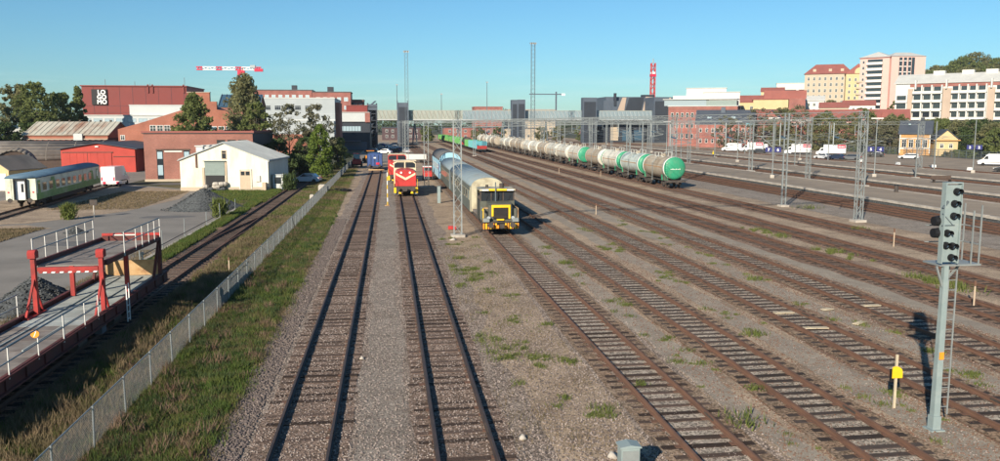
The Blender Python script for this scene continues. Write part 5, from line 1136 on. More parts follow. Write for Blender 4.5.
lattice(MB().mat('loco_red'), (0, 0, 0), (0, 0, 54), (2.8, 2.8), 3.2, .5, .3).build('shaft', cr); MB().mat('brand_red').box(-1.9, 1.9, -1.9, 1.9, 44, 46).build('collar', cr); MB().mat('white').box(-1.6, 1.6, -1.6, 1.6, 46.01, 47.5).build('white_collar', cr); MB().mat('galv').tube((0, 0, 54), (0, 0, 57.3), .5, .3).build('tip', cr)
# ------------------------------------------------------------------ platforms, platform tracks, car park
PLAT = [(55.6, 65.4), (73.8, 83.6), (92.2, 103.0)]
for i, (x0, x1) in enumerate(PLAT):
    t = thing('station_platform', ('first long asphalt station platform with pale concrete edge, next to the mast row', 'second long asphalt station platform, the middle one', 'third long asphalt station platform, next to the car park')[i], 'platform', (x0, 40, 0))
    L = 280
    MB().mat('platform_asphalt').box(.42, x1 - x0 - .42, 0, L, -.05, .55).build('deck', t); MB().mat('stone_dark').box(.08, .419, 0, L, -.05, .319).build('side_wall', t)
    for s, xx in ((0, 0), (1, x1 - x0 - .4)):
        ep = MB().mat('concrete').box(0, .4, .01, 2.98, .32, .575).mesh('edge_slab')
        for k in range(int(L / 3)): link_mesh('edge_slab', ep, t, (xx + random.gauss(0, .008), k * 3, random.gauss(0, .008)))
    for k in (30, 62, 97, 133, 170, 215): MB().mat('black').box(.43, x1 - x0 - .43, k, k + .06, .551, .553).build('expansion_joint', t)
PT = [50.9, 53.7, 67.4, 71.9, 85.6, 90.3, 105.3, 110.2]
PN = ['track between the mast row and the first platform, farther from the platform edge', 'track directly along the near edge of the first platform', 'track directly along the far edge of the first platform', 'track directly along the near edge of the second platform', 'track directly along the far edge of the second platform', 'track directly along the near edge of the third platform', 'track directly along the far edge of the third platform', 'last track, between the third platform and the car park']
for x, nm in zip(PT, PN):
    wavy_strip('ballast_bed', x - 1.6, x + 1.6, 40, 420, .004, 'ballast_rust', .1)
    track(lambda y, x=x: x, 42, 420, 'rust_rail', 'wood_sleeper_dark', None, 44 if x > 50 else 60, 'railway ' + nm)
sheet('car_park', [(113, 60), (151, 60), (151, 420), (113, 420)], .008, 'platform_asphalt')
# lamp and number sign posts
for (x, y, num, lab) in ((60.5, 124, ('7', '6'), 'lamp post on the first platform with blue signs 7 and 6'), (78.3, 124.5, ('5', '4'), 'lamp post on the second platform with blue signs 5 and 4'), (101.6, 132, ('3', '2'), 'lamp post on the third platform with blue signs 3 and 2')):
    t = thing('platform_lamp_post', lab, 'lamp post', (x, y, .55), -YAW - R(12 + .12 * x), 'lamp posts on the platforms')
    MB().mat('galv').tube((0, 0, 0), (0, 0, 9.4), .09, .06, 8).build('pole', t); MB().mat('white').box(-.9, .9, -.14, .14, 9.401, 9.53).build('lamp_head', t); MB().mat('concrete').box(-.3, .3, -.3, .3, 0, .5).build('base', t)
    for s, n_ in ((-1, num[0]), (1, num[1])):
        o = MB().mat('sign_blue').box(s * .7 - .5, s * .7 + .5, -.07, .07, 4.1, 4.9).build('number_sign', t)
        letters(n_, s * .7, -.075, 4.28, .6, o, 'white', 'numeral', ext=.01)
    if x < 70:
        m = MB().mat('galv'); m.bar((-2.6, 0, 6.6), (0, 0, 6.6), .06); m.bar((-2.0, 0, 6.6), (0, 0, 4.9), .05); m.build('bracket', t)
for i, (x, y) in enumerate(((60.5, 175), (78.3, 178), (60.5, 226), (97, 185), (78.3, 240))):
    t = thing('platform_lamp_post', ('plain white lamp post farther along the first platform', 'plain white lamp post farther along the second platform', 'third lamp post along the first platform', 'plain white lamp post farther along the third platform', 'farthest lamp post of the second platform')[i], 'lamp post', (x, y, .55), group='lamp posts on the platforms')
    MB().mat('galv').tube((0, 0, 0), (0, 0, 9.0), .09, .06, 8).build('pole', t); MB().mat('white').box(-.8, .8, -.14, .14, 9.001, 9.12).build('lamp_head', t); MB().mat('concrete').box(-.3, .3, -.3, .3, 0, .5).build('base', t)
# litter bins and a bench-like dark box on the platforms, small white stones at the car park edge
for i, (x, y, z, lab) in enumerate(((80.6, 111, .55, 'dark luggage bench on the second platform'), (98, 106, .55, 'dark bench on the third platform near the view edge'), (63.5, 96, .55, 'dark litter bin on the first platform'))):
    t = thing('platform_bench', lab, 'bench' if i < 2 else 'litter bin', (x, y, z))
    if i < 2:
        MB().mat('wood_dark').box(-1.6, 1.6, -.3, .3, .42, .5).build('seat', t); MB().mat('wood_dark').box(-1.6, 1.6, .25, .32, .55, 1.0).build('backrest', t)
        for s in (-1.3, 1.3): MB().mat('steel_dark').box(s - .04, s + .04, -.28, .28, 0, .419).build('leg', t)
    else:
        t.name = 'litter_bin'; MB().mat('steel_dark').lathe([(0, .22), (.8, .27), (.82, .2)], axis='z', n=12).build('drum', t); MB().mat('black').lathe([(.821, .28), (.9, .26), (.95, .05)], axis='z', n=12).build('lid', t)
for i, (px, py) in enumerate(((113.8, 172), (114, 160), (114, 149), (114, 139), (113.8, 187))):
    t = thing('edge_stone', 'small white kerb stone at the car park edge, %s from the silver car' % ORD[i], 'kerb stone', (px, py, 0)); MB().mat('white').prism([(-.45, 0), (.45, 0), (.35, .55), (-.3, .6)], -.3, .3, 'y').build('stone', t)
# mesh guard fence behind the car park
t = thing('guard_fence', 'long grey guard fence behind the car park', 'fence', (150.5, 120, 0))
for k in range(62):
    MB().mat('galv_dark').box(-.06, .06, k * 2.8 - .06, k * 2.8 + .06, 0, 2.2).build('post', t)
    m = MB().mat('galv_dark')
    for z in (.15, .75, 1.35, 2.05): m.box(-.03, .03, k * 2.8 + .061, k * 2.8 + 2.739, z, z + .07)
    for yy in np.arange(.3, 2.7, .3): m.box(-.012, .012, k * 2.8 + yy - .012, k * 2.8 + yy + .012, .1, 2.1)
    m.build('mesh_panel', t)
# ------------------------------------------------------------------ vehicles
def cwheel(r=.32, w=.2):
    m = MB().mat('rubber'); m.lathe([(-w / 2, r * .62), (-w / 2, r * .93), (-w * .4, r), (w * .4, r), (w / 2, r * .93), (w / 2, r * .62)], axis='x', n=16)
    m.mat('panel_grey'); m.lathe([(-w * .46, .03), (-w * .46, r * .62), (w * .46, r * .62), (w * .46, .03)], axis='x', n=12); return m.mesh('wheel')
CW, VW = cwheel(), cwheel(.36, .24)
def car(label, x, y, rz, mm, L=4.5, z=0.0, estate=False, H=1.48, group='cars'):
    t = thing('parked_car', label, 'car', (x, y, z), rz, group); w = .88
    def pr(m, prof, a, b): m.prism(prof, a, b, 'x')
    low = [(-L / 2, .42), (-L / 2 + .1, .28), (L / 2 - .1, .28), (L / 2, .42), (L / 2, .62), (L / 2 - .12, .78), (L / 2 - 1.0, .92), (-L / 2 + .5, .95), (-L / 2 + .06, .86)]
    m = MB().mat(mm); pr(m, low, -w, w); m.build('body', t)
    cr_ = [(-L / 2 + (.12 if estate else .45), .955), (L / 2 - 1.05, .93), (L / 2 - 1.85, H - .04), (L / 2 - 2.4, H), (-L / 2 + (.7 if estate else 1.3), H), (-L / 2 + (.35 if estate else .9), H - .06)]
    m = MB().mat(mm); v = []; 
    for s, q in ((-1, 1.0), (1, 1.0)):
        for (yy, zz) in cr_: v.append((s * (w - .04 - (.16 if zz > 1.2 else 0)), yy, zz))
    n = len(cr_); m.add(v, [(i, (i + 1) % n, n + (i + 1) % n, n + i) for i in range(n)] + [tuple(range(n)), tuple(range(n, 2 * n))]); c = m.build('cabin', t)
    for s in (-1, 1):
        g = MB().mat('glass_dark'); a0, a1 = -L / 2 + (.5 if estate else 1.05), L / 2 - 1.75
        g.add([(s * (w - .03), a0 - .1, 1.0), (s * (w - .03), a1 + .45, 1.0), (s * (w - .175), a1 - .1, H - .09), (s * (w - .175), a0 + .15, H - .09)], [(0, 1, 2, 3)]); g.build('side_window', t)
    g = MB().mat('glass_dark'); g.add([(-.7, L / 2 - 1.1, .985), (.7, L / 2 - 1.1, .985), (.62, L / 2 - 1.8, H - .07), (-.62, L / 2 - 1.8, H - .07)], [(0, 1, 2, 3)]); g.build('windscreen', t)
    k = -L / 2 + (.12 if estate else .45); g = MB().mat('glass_dark'); g.add([(-.7, k + .02, 1.0), (.7, k + .02, 1.0), (.62, k + (.2 if estate else .4), H - .1), (-.62, k + (.2 if estate else .4), H - .1)], [(0, 1, 2, 3)]); g.build('rear_window', t)
    for s in (-1, 1):
        MB().mat('white').box(s * .66 - .16, s * .66 + .16, L / 2 - .06, L / 2 + .012, .6, .74).build('headlight', t); MB().mat('brand_red').box(s * .7 - .12, s * .7 + .12, -L / 2 - .012, -L / 2 + .06, .7, .88).build('tail_light', t)
        for yy in (-L / 2 + .85, L / 2 - .9): link_mesh('wheel', CW, t, (s * (w - .08), yy, .32))
    return t
def van(label, x, y, rz, mm='car_white', L=5.6, H=2.5, box=False, z=0, group='vans and box trucks', red=False):
    t = thing('box_truck' if box else 'delivery_van', label, 'truck' if box else 'van', (x, y, z), rz, group); w = 1.0
    if box:
        m = MB().mat(mm); m.prism([(L / 2 - 2.0, .4), (L / 2 - .05, .4), (L / 2, .6), (L / 2 - .1, 1.15), (L / 2 - .75, 1.4), (L / 2 - 1.3, 2.25), (L / 2 - 2.0, 2.3)], -w, w, 'x'); m.build('cab', t)
        MB().mat(mm).box(-w - .1, w + .1, -L / 2, L / 2 - 2.02, .75, H + .65).build('cargo_box', t); MB().mat('steel_dark').box(-.8, .8, -L / 2 + .1, L / 2 - 2.1, .4, .74).build('chassis', t)
        if red:
            for s in (-1, 1):
                a, b_ = sorted((s * (w + .101), s * (w + .12))); o = MB().mat('brand_red').box(a, b_, -L / 2 + .1, -L / 2 + 2.3, H - .35, H + .6).build('logo_panel', t)
                a, b_ = sorted((s * (w + .121), s * (w + .13)))
                for k in range(4): MB().mat('white').box(a, b_, -L / 2 + .45 + k * .42, -L / 2 + .75 + k * .42, H - .05, H + .25).build('logo_mark', o)
    else:
        m = MB().mat(mm); m.prism([(-L / 2, .4), (L / 2 - .05, .4), (L / 2, .6), (L / 2 - .1, 1.15), (L / 2 - .85, 1.4), (L / 2 - 1.55, 2.3), (L / 2 - 2.0, H), (-L / 2 + .15, H), (-L / 2, H - .2)], -w, w, 'x'); m.build('body', t)
        for s in (-1, 1): a, b_ = sorted((s * (w + .001), s * (w + .01))); MB().mat('steel_dark').box(a, b_, -L / 2 + .2, L / 2 - 1.2, .72, .86).build('side_trim', t)
        for s in (-1, 1): MB().mat('brand_red').box(s * .85 - .1, s * .85 + .1, -L / 2 - .02, -L / 2 + .01, .9, 1.4).build('tail_light', t)
        MB().mat('car_grey').box(-.012, .012, -L / 2 - .012, -L / 2 - .001, .5, H - .3).build('door_seam', t)
    zt = 2.2; g = MB().mat('glass_dark'); k = 1.35 if box else 1.6
    g.add([(-.85, L / 2 - (.76 if box else .87) + .01, 1.46), (.85, L / 2 - (.76 if box else .87) + .01, 1.46), (.8, L / 2 - (1.24 if box else 1.48) + .03, 2.2), (-.8, L / 2 - (1.24 if box else 1.48) + .03, 2.2)], [(0, 1, 2, 3)]); g.build('windscreen', t)
    for s in (-1, 1):
        g = MB().mat('glass_dark'); g.add([(s * (w + .006), L / 2 - 1.05, 1.45), (s * (w + .006), L / 2 - 1.95, 1.45), (s * (w + .006), L / 2 - 1.95, 2.1), (s * (w + .006), L / 2 - 1.5, 2.1)], [(0, 1, 2, 3)]); g.build('side_window', t)
        MB().mat('white').box(s * .75 - .16, s * .75 + .16, L / 2 - .1, L / 2 + .012, .75, 1.0).build('headlight', t)
        for yy in (-L / 2 + 1.0, L / 2 - 1.0): link_mesh('wheel', VW, t, (s * (w - .1), yy, .36))
    return t
br_ = R(56)   # broadside to the view over the platforms
van('white box truck with red logo panel, front half of the parked pair', 121.5, 233, br_ + R(0), box=True, L=7.6, red=True)
van('white box truck with large red logo panel, nearest the parked dark cars', 127.0, 224, br_, box=True, L=8.0, red=True)
van('white delivery van parked left of the box trucks, its nose to the left', 113.2, 262, br_, L=6.4, H=2.8)
van('white box truck with small red logo behind the white van', 118.6, 258, br_, box=True, L=7.0, red=True)
van('white van at the right edge of the car park', 131.5, 164.5, br_, L=6.2, H=2.6)
van('small white van behind the white delivery van', 128.0, 272, br_, L=5.0, H=2.2)
car('black car parked in front of the white delivery van', 115.6, 246, br_ + math.pi, 'car_black', 4.6)
car('pale silver hatchback, first of the three cars under the box truck', 112.6, 202.5, R(30), 'car_silver', 4.3)
car('dark grey car, middle of the three cars under the box truck', 114.3, 198.8, R(35), 'car_navy', 4.5)
car('grey estate car, last of the three cars beside the lattice mast', 116.6, 196, R(40), 'car_grey', 4.7, estate=True)
car('black car just behind the lattice mast in the car park', 134.0, 213, br_, 'car_black', 4.5)
car('silver estate car parked alone in front of the yellow house', 134.8, 199.4, br_, 'car_silver', 4.9, estate=True)
car('dark car at the extreme right edge of the car park', 116.8, 142.5, br_, 'car_black', 4.5)
van('red van parked behind the coach at the far left', -63.2, 139, R(96), 'car_red', 5.0, 2.1)
van('white van seen from behind at the end of the green and white coach', -40.6, 129, R(-4), 'car_white', 5.6, 2.9)
t = thing('flat_trailer', 'small low trailer with red lamps behind the white van near the coach', 'trailer', (-39.9, 125.4, 0), R(-4))
MB().mat('white').box(-1.1, 1.1, -.6, .6, .5, .9).build('body', t); MB().mat('brand_red').box(-1.15, -.75, -.66, -.601, .5, .85).box(.75, 1.15, -.66, -.601, .5, .85).build('tail_light', t)
for s in (-1, 1): link_mesh('wheel', CW, t, (s * .95, 0, .32))
# cars and machines around the far end of the first tracks
farcars = [(-1.5, 256, 70, 'car_white', 'white car on the road before the dark building'), (-5.5, 262, 80, 'car_navy', 'dark car left of the white car before the dark building'), (-3.5, 285, 85, 'car_grey', 'grey car on the road behind the white car'), (1.5, 300, 88, 'car_silver', 'silver car under the footbridge, nearest of the parked row'),
           (-4.2, 312, 92, 'car_black', 'black car in the parked row under the footbridge'), (0.6, 322, 90, 'car_white', 'white car in the parked row under the footbridge'), (-3.5, 332, 92, 'car_blue', 'blue car in the parked row under the footbridge'), (1.8, 344, 90, 'car_grey', 'grey car at the far end of the row under the footbridge'), (3.8, 275, 5, 'car_navy', 'dark car beside the bridge tower foot'), (5.2, 262, 8, 'car_silver', 'silver car nearest the second locomotive')]
for x, y, a, mm, lab in farcars: car(lab, x, y, R(a), mm, 4.5, .02)
t = thing('flatbed_trailer', 'low pale flatbed trailer right of the locomotives', 'trailer', (5.6, 196, 0)); MB().mat('stucco_white').box(-3.0, 3.0, -1, 1, .8, 2.0).build('bed', t); MB().mat('steel_dark').box(-2.8, 2.8, -.9, .9, .45, .79).build('chassis', t)
for xx in (-1.8, 1.8): 
    for s in (-1, 1): link_mesh('wheel', VW, t, (xx, s * .9, .36), (0, 0, R(90)))
for i, (x, y, mm, lab) in enumerate(((-6.9, 178, 'loco_red', 'red wheeled loader beyond the fence end near the blue box wagon'), (-4.6, 196, 'orange', 'orange track machine behind the blue box wagon'))):
    t = thing('wheel_loader', lab, 'work vehicle', (x, y, 0), R(20 * i)); MB().mat(mm).prism([(-1.6, .7), (1.4, .7), (1.5, 1.6), (.2, 1.7), (0, 1.75), (-1.6, 1.6)], -.9, .9, 'x').build('body', t)
    MB().mat('glass_dark').prism([(-.9, 1.76), (.1, 1.76), (-.1, 2.8), (-.8, 2.8)], -.7, .7, 'x').build('cab', t); MB().mat(mm).box(-.8, .8, -.95, .1, 2.81, 2.92).build('cab_roof', t); MB().mat('steel_dark').prism([(1.9, .3), (2.6, .3), (2.2, 1.1), (1.9, 1.1)], -1.1, 1.1, 'x').bar((.6, 1.3, 1.2), (.6, 2.0, .8), .15).bar((-.6, 1.3, 1.2), (-.6, 2.0, .8), .15).build('bucket', t)
    for s in (-1, 1):
        for yy in (-1, 1): link_mesh('wheel', VW, t, (s * .95, yy, .6), (0, 0, 0), (1.4, 1.7, 1.7))
t = thing('scrap_heap', 'heap of dark cable loops on the ground right of the fence', 'cable heap', (-6.2, 113, 0))
for k in range(7):
    m = MB().mat('black'); r_ = random.uniform(.5, .9); cx, cy = random.gauss(0, .4), random.gauss(0, 1.0); pts = [(cx + r_ * math.cos(a), cy + r_ * 1.3 * math.sin(a), .08 + .1 * (k % 3)) for a in [2 * math.pi * i / 14 for i in range(15)]]
    for a, b_ in zip(pts, pts[1:]): m.tube(a, b_, .05, n=5, cap=False)
    m.build('cable_loop', t)
car('pale car parked in the shade of the trees behind the white shed', -12.9, 131, R(80), 'car_silver', 4.4)
t = thing('site_hut', 'small pale blue site hut at the shaded corner of the white shed', 'hut', (-15.3, 117.2, 0), R(-8)); MB().mat('panel_white').box(-.7, .7, -.6, .6, .1, 2.1).build('body', t); MB().mat('glass_dark').box(-.45, .45, -.64, -.601, .9, 1.8).build('window', t); MB().mat('roof_grey').box(-.8, .8, -.7, .7, 2.101, 2.2).build('roof', t)
t = thing('track_sign', 'small dark sign on a short post in front of the coach', 'sign', (-28.8, 84.5, 0)); MB().mat('concrete').tube((0, 0, 0), (0, 0, 1.2), .07).build('post', t); MB().mat('steel_dark').prism([(-.35, 1.2), (.35, 1.2), (.35, 1.75), (-.35, 1.75)], -.04, .04, 'y').build('board', t)
# person in a high-visibility jacket on the platform
def person(x, y, z, rz, label):
    t = thing('person', label, 'person', (x, y, z), rz)
    J = {'pel': (0, 0, .95, .15), 'sp': (0, .0, 1.2, .15), 'ch': (0, 0, 1.4, .17), 'nk': (0, 0, 1.53, .06), 'hd': (0, .02, 1.68, .1), 'top': (0, .02, 1.76, .08),
         'ls': (-.2, 0, 1.44, .07), 'le': (-.26, .0, 1.17, .05), 'lh': (-.25, .08, .92, .04), 'rs': (.2, 0, 1.44, .07), 're': (.27, 0, 1.17, .05), 'rh': (.25, .1, .94, .04),
         'lk': (-.11, .04, .5, .075), 'la': (-.12, -.05, .08, .05), 'lt': (-.12, .13, .05, .045), 'rk': (.11, .1, .5, .075), 'ra': (.12, .06, .08, .05), 'rt': (.12, .25, .05, .045)}
    E_ = [('pel', 'sp'), ('sp', 'ch'), ('ch', 'nk'), ('nk', 'hd'), ('hd', 'top'), ('ch', 'ls'), ('ls', 'le'), ('le', 'lh'), ('ch', 'rs'), ('rs', 're'), ('re', 'rh'), ('pel', 'lk'), ('lk', 'la'), ('la', 'lt'), ('pel', 'rk'), ('rk', 'ra'), ('ra', 'rt')]
    ks = list(J); me = bpy.data.meshes.new('body'); me.from_pydata([J[k_][:3] for k_ in ks], [(ks.index(a), ks.index(b_)) for a, b_ in E_], []); me.materials.append(MATS['car_navy'])
    o = bpy.data.objects.new('body', me); COL.objects.link(o); o.parent = t
    sk_ = o.modifiers.new('skin', 'SKIN'); sv = me.skin_vertices[0].data
    for i, k_ in enumerate(ks): sv[i].radius = (J[k_][3], J[k_][3] * .8)
    sv[0].use_root = True; o.modifiers.new('sub', 'SUBSURF').levels = 1
    MB().mat('yellow').lathe([(.9, .2), (1.1, .19), (1.35, .225), (1.5, .17), (1.53, .07)], axis='z', n=14).build('jacket', t); MB().mat('stucco_tan').lathe([(1.58, .05), (1.62, .095), (1.7, .11), (1.78, .1)], c=(0, .02, 0), axis='z', n=12).build('face', t); MB().mat('yellow').lathe([(1.72, .125), (1.8, .115), (1.85, .03)], c=(0, .02, 0), axis='z', n=12).build('helmet', t)
person(81.9, 201, .55, R(150), 'person in yellow high-visibility jacket standing on the second platform')

# ------------------------------------------------------------------ hillside city on the right
def sst(a, b, v): v = min(1, max(0, (v - a) / (b - a))); return v * v * (3 - 2 * v)
def hz(x, y): return 13 * sst(152, 250, x) * sst(190, 300, y + .0 * x) + 26 * sst(260, 400, x) * sst(250, 420, y) - .3
nx, ny = 90, 80; xs = np.linspace(140, 1200, nx); ys = np.linspace(120, 1200, ny)
V = [(x, y, hz(x, y)) for y in ys for x in xs]; F = [(j * nx + i, j * nx + i + 1, (j + 1) * nx + i + 1, (j + 1) * nx + i) for j in range(ny - 1) for i in range(nx - 1)]
tag(np_obj('hill', V, F, 'city_ground'), kind='structure')
# brick school block
b = Bld('brick_office', 'long three-storey red brick building right of the dark event building', 'building', 114.5, 330, R(-28), 27.5, 14, 16.2, 'brick_red', base=2)
b.flat('roof_light', .3, .3); b.win('f', 13, 3, 1.1, 1.9, .6, 27, 3.2, 4.3, mull=0, tr=0); b.part('cornice', 'brick_brown', (-.1, 27.6, -.2, -.003, 15.2, 15.5)); b.part('roof_glazing', 'bridge_glass', (-2, 15, 1.5, 12, 16.51, 19.0)); b.part('roof_lantern', 'shutter_green', (15.01, 27, 1.5, 12, 16.51, 18.6)); b.part('terrace_roof', 'roof_light', (-2.5, 27.3, .8, 12.5, 19.01, 19.3))
b = Bld('white_block', 'tall white building with few windows behind the brick office', 'building', 144.5, 368, R(-22), 16, 16, 23.5, 'stucco_white', base=2); b.flat('roof_light', .3, .3); b.win('f', 3, 1, 1.4, .9, 2, 13, 14.3, mull=0, tr=0); b.part('dark_slot', 'panel_dark', (14.2, 15.3, -.1, -.003, 8, 18.5)); b.part('roof_house', 'stucco_white', (-8, 10, 3, 12, 22, 25.5)); b.part('roof_house_top', 'roof_light', (-8.3, 10.3, 2.7, 12.3, 25.501, 25.8)); b.part('low_wing', 'stucco_white', (-14, -.01, 2, 12, 0, 22.2))
b = Bld('slate_roofed_school', 'two-storey red brick house with dark slate roof and gable facing right', 'building', 118.6, 309, R(-25), 21.5, 13, 9.4, 'brick_red', base=2)
b.gable(5.0, 'x', 'roof_slate', .5, .2); b.win('f', 9, 2, 1.0, 1.6, .6, 21, 1.8, 4.1, mull=0); b.win('r', 3, 2, 1.2, 1.8, 1, 12, 1.8, 4.1); b.part('chimney', 'panel_slate', (9, 10.6, 5, 6.5, 12, 15.6)); 
for x in (4, 13): b.part('skylight', 'glass_pale', (x, x + 1.6, 2.2, 2.9, 11.3, 11.9))
b = Bld('gabled_brick_house', 'red brick house with tall gable front next to the slate-roofed house', 'building', 139.0, 299, R(-32), 10, 13, 9.4, 'brick_red', base=2); b.gable(4.6, 'y', 'roof_slate', .4, .2); b.win('f', 3, 2, 1.1, 2.0, .8, 9.2, 1.6, 4.0); b.win('f', 1, 1, 1.2, 1.2, 4, 6, 10.2); b.part('awning', 'open_blue', (-4, -.5, -.7, -.2, 8.3, 9.4))
b = Bld('cream_hall', 'cream building with reddish tiled roof left of the large red-roofed block', 'building', 168.6, 390, R(-25), 17, 12, 19.8, 'stucco_yellow', base=0); b.gable(3.2, 'x', 'roof_red', .4, .2); b.win('f', 3, 1, 1.5, 1.6, 2, 15, 16.2)
b = Bld('red_roofed_block', 'big block with stepped red roof and yellow window band below the hill', 'building', 171.6, 375, R(-25), 23, 16, 16.5, 'stucco_yellow'); b.part('window_band', 'glass_dark', (1, 21, -.08, -.003, 15.1, 16.0)); b.part('upper_wall', 'stucco_yellow', (.2, 16, .3, 15, 16.501, 20.6)); b.part('roof', 'roof_red', (-.3, 16.3, -.2, 16, 20.601, 21.0)); b.part('roof_upper', 'roof_red', (5, 24, 2, 15.5, 21.01, 24.8)); b.part('end_wall', 'brick_red', (16.31, 23.5, -.4, 15, 0, 21.0)); b.win('f', 1, 1, 1.6, 1.8, 17.5, 21, 15.4)
b = Bld('long_red_roof_row', 'very long low building with dull red roof running below the apartment blocks', 'building', 133, 312, R(-30), 64, 12, 10.8, 'brick_red', base=2); b.gable(3.6, 'x', 'roof_red', .6, .2); b.win('f', 20, 1, 1.6, 1.2, 1, 63, 8.4); b.part('gutter', 'stucco_white', (-.2, 64.2, -.75, -.61, 10.4, 10.62))
for x in (6, 12, 20, 44, 55): b.part('dormer', 'roof_red', (x, x + 2, 1.2, 4, 11.4, 13.2))
b = Bld('white_modern_block', 'white modern apartment block with ribbon windows behind the red-roofed block', 'apartment building', 229.7, 470, R(-25), 18.5, 12, 33 - 12, 'stucco_white', z0=12); b.flat('roof_light', .2, .3)
for z in (12.4, 16.0): b.part('ribbon_window', 'glass_dark', (1.5, 11, -.06, -.003, z, z + 1.3), (12.5, 17.5, -.06, -.003, z, z + 1.3))
# beige apartment house with red roof, yellow one with balconies
b = Bld('beige_apartment_house', 'tall beige apartment house with red hipped roof left of the pink tower', 'apartment building', 226.2, 430, R(-32), 24, 16, 24, 'stucco_beige', z0=12, base=3); b.hip(5.6, 'roof_red', .6, 5); b.win('f', 8, 6, 1.2, 1.8, .6, 23.4, 4.6, 3.2); b.win('l', 5, 6, 1.2, 1.8, .6, 15.4, 4.6, 3.2)
for x in (4, 12, 18): b.part('dormer', 'stucco_beige', (x, x + 1.6, 1.6, 4, 25, 26.8))
b.part('base_band', 'stucco_tan', (-.1, 24.1, -.1, -.003, 3.4, 3.9))
b = Bld('yellow_apartment_house', 'yellow apartment house with curved gable and balconies beside the pink tower', 'apartment building', 241.0, 414, R(-25), 12.6, 14, 22.5, 'stucco_yellow', z0=13, base=3); b.hip(5.5, 'roof_red', .4, 4); b.win('f', 4, 6, 1.1, 1.7, .4, 12.2, 2.6, 3.2)
n = 10; MB().mat('stucco_yellow').prism([(4.2, 22.5), (9.4, 22.5)] + [(6.8 + 2.6 * math.cos(a), 23.4 + 2.4 * math.sin(a)) for a in [math.pi * i / n for i in range(n + 1)]], -.3, 1.5, 'y').build('curved_gable', b.t)
for r_ in range(5): b.part('balcony', 'stucco_beige', (5.2, 8.2, -1.0, -.06, 4.9 + r_ * 3.2, 5.9 + r_ * 3.2))
# pink tower
b = Bld('pink_tower_block', 'tall pink apartment tower with white balconies and dark window strips', 'apartment building', 246.8, 411, R(-48), 14.6, 17, 31.0, 'stucco_pink', z0=12.5, base=4)
b.hip(3.2, 'roof_light', .5, 5.5); b.part('eaves', 'roof_red', (-.5, 15.1, -.5, 17.5, 30.7, 31.0))
for r_ in range(9):
    z = 3.4 + r_ * 3.0
    bl_ = b.part('balcony', 'stucco_white', (3.6, 11.4, -1.2, -.06, z, z + 1.15)); b.part('balcony_glazing', 'glass_dark', (3.8, 11.2, -.12, -.004, z + 1.2, z + 2.6)); b.part('balcony_slab', 'stucco_white', (3.5, 11.5, -1.25, -.05, z - .16, z - .01), parent=bl_)
b.win('f', 1, 9, 1.2, 1.5, .6, 3, 4.0, 3.0, mull=0)
t = b.t
b2 = Bld('pink_tower_wing', 'pink windowed wing of the tower with dark vertical strips', 'apartment building', 257.2, 399.5, R(-8), 17.5, 13, 31.2, 'stucco_pink', z0=12.5, base=4); b2.hip(2.4, 'roof_light', .4, 5)
for x in (4.0, 6.3, 8.6, 10.4): b2.part('window_strip', 'glass_dark', (x, x + 1.5, -.12, -.003, 8, 30.6)); 
for x in (4.0, 6.3, 8.6): 
    for r_ in range(8): b2.part('strip_panel', 'stucco_white', (x + .1, x + 1.4, -.17, -.121, 9 + r_ * 2.8, 9.5 + r_ * 2.8))
# white balcony building
b = Bld('balcony_apartment_block', 'long white apartment block with rows of glazed balconies and tan pillars', 'apartment building', 199.5, 306, R(-47), 38.5, 13, 19.5, 'stucco_white', z0=5.5, base=4)
b.gable(3.4, 'x', 'roof_light', .6, .25); b.part('gable_face', 'roof_red', (38.502, 38.6, .5, 12.5, 12, 19.4)); b.part('red_attic', 'brick_red', (5.2, 38.4, -.12, -.003, 17.9, 19.3))
for r_ in range(5):
    z = 2.0 + r_ * 3.35
    for k, (x0, x1) in enumerate(((6.5, 9.5), (10.0, 13.0), (13.5, 16.5), (20.0, 22.4), (22.9, 25.3), (25.8, 28.2), (28.7, 31.4), (34.6, 38.0), (.4, 4.3))):
        if r_ == 4 and k in (8,): continue
        bl_ = b.part('balcony', 'stucco_white', (x0, x1, -1.5, -1.38, z, z + .85)); b.part('balcony_floor', 'stucco_white', (x0 - .1, x1 + .1, -1.52, -.01, z - .2, z - .005), parent=bl_)
        b.part('balcony_glazing', 'glass_dark', (x0 + .2, x1 - .2, -.1, -.004, z + .3, z + 2.6)); b.part('balcony_screen', 'stucco_white', (x1 + .0, x1 + .45, -1.5, -.13, z, z + 3.1), parent=bl_)
for x0, x1 in ((4.7, 6.4), (17.1, 19.9), (32.2, 34.4)): b.part('tan_pillar', 'stucco_tan', (x0, x1, -.7, -.005, -2, 17.2)); 
for x in (12, 22, 30): b.part('roof_box', 'stucco_white', (x, x + 4, 5.5, 8.5, 22.5, 24.2))
for x in (7.2, 18, 33): b.part('parapet_gable', 'stucco_white', (x, x + .5, -1.6, .5, 17, 20.4))
b = Bld('orange_apartment_block', 'ochre apartment block with red roof at the right edge', 'apartment building', 229.5, 280.5, R(-47), 16, 12, 16, 'stucco_yellow', z0=6, base=4); b.gable(5.5, 'x', 'roof_red', .4, .2); b.win('f', 5, 4, 1.2, 1.6, .6, 15, 3, 3.1)
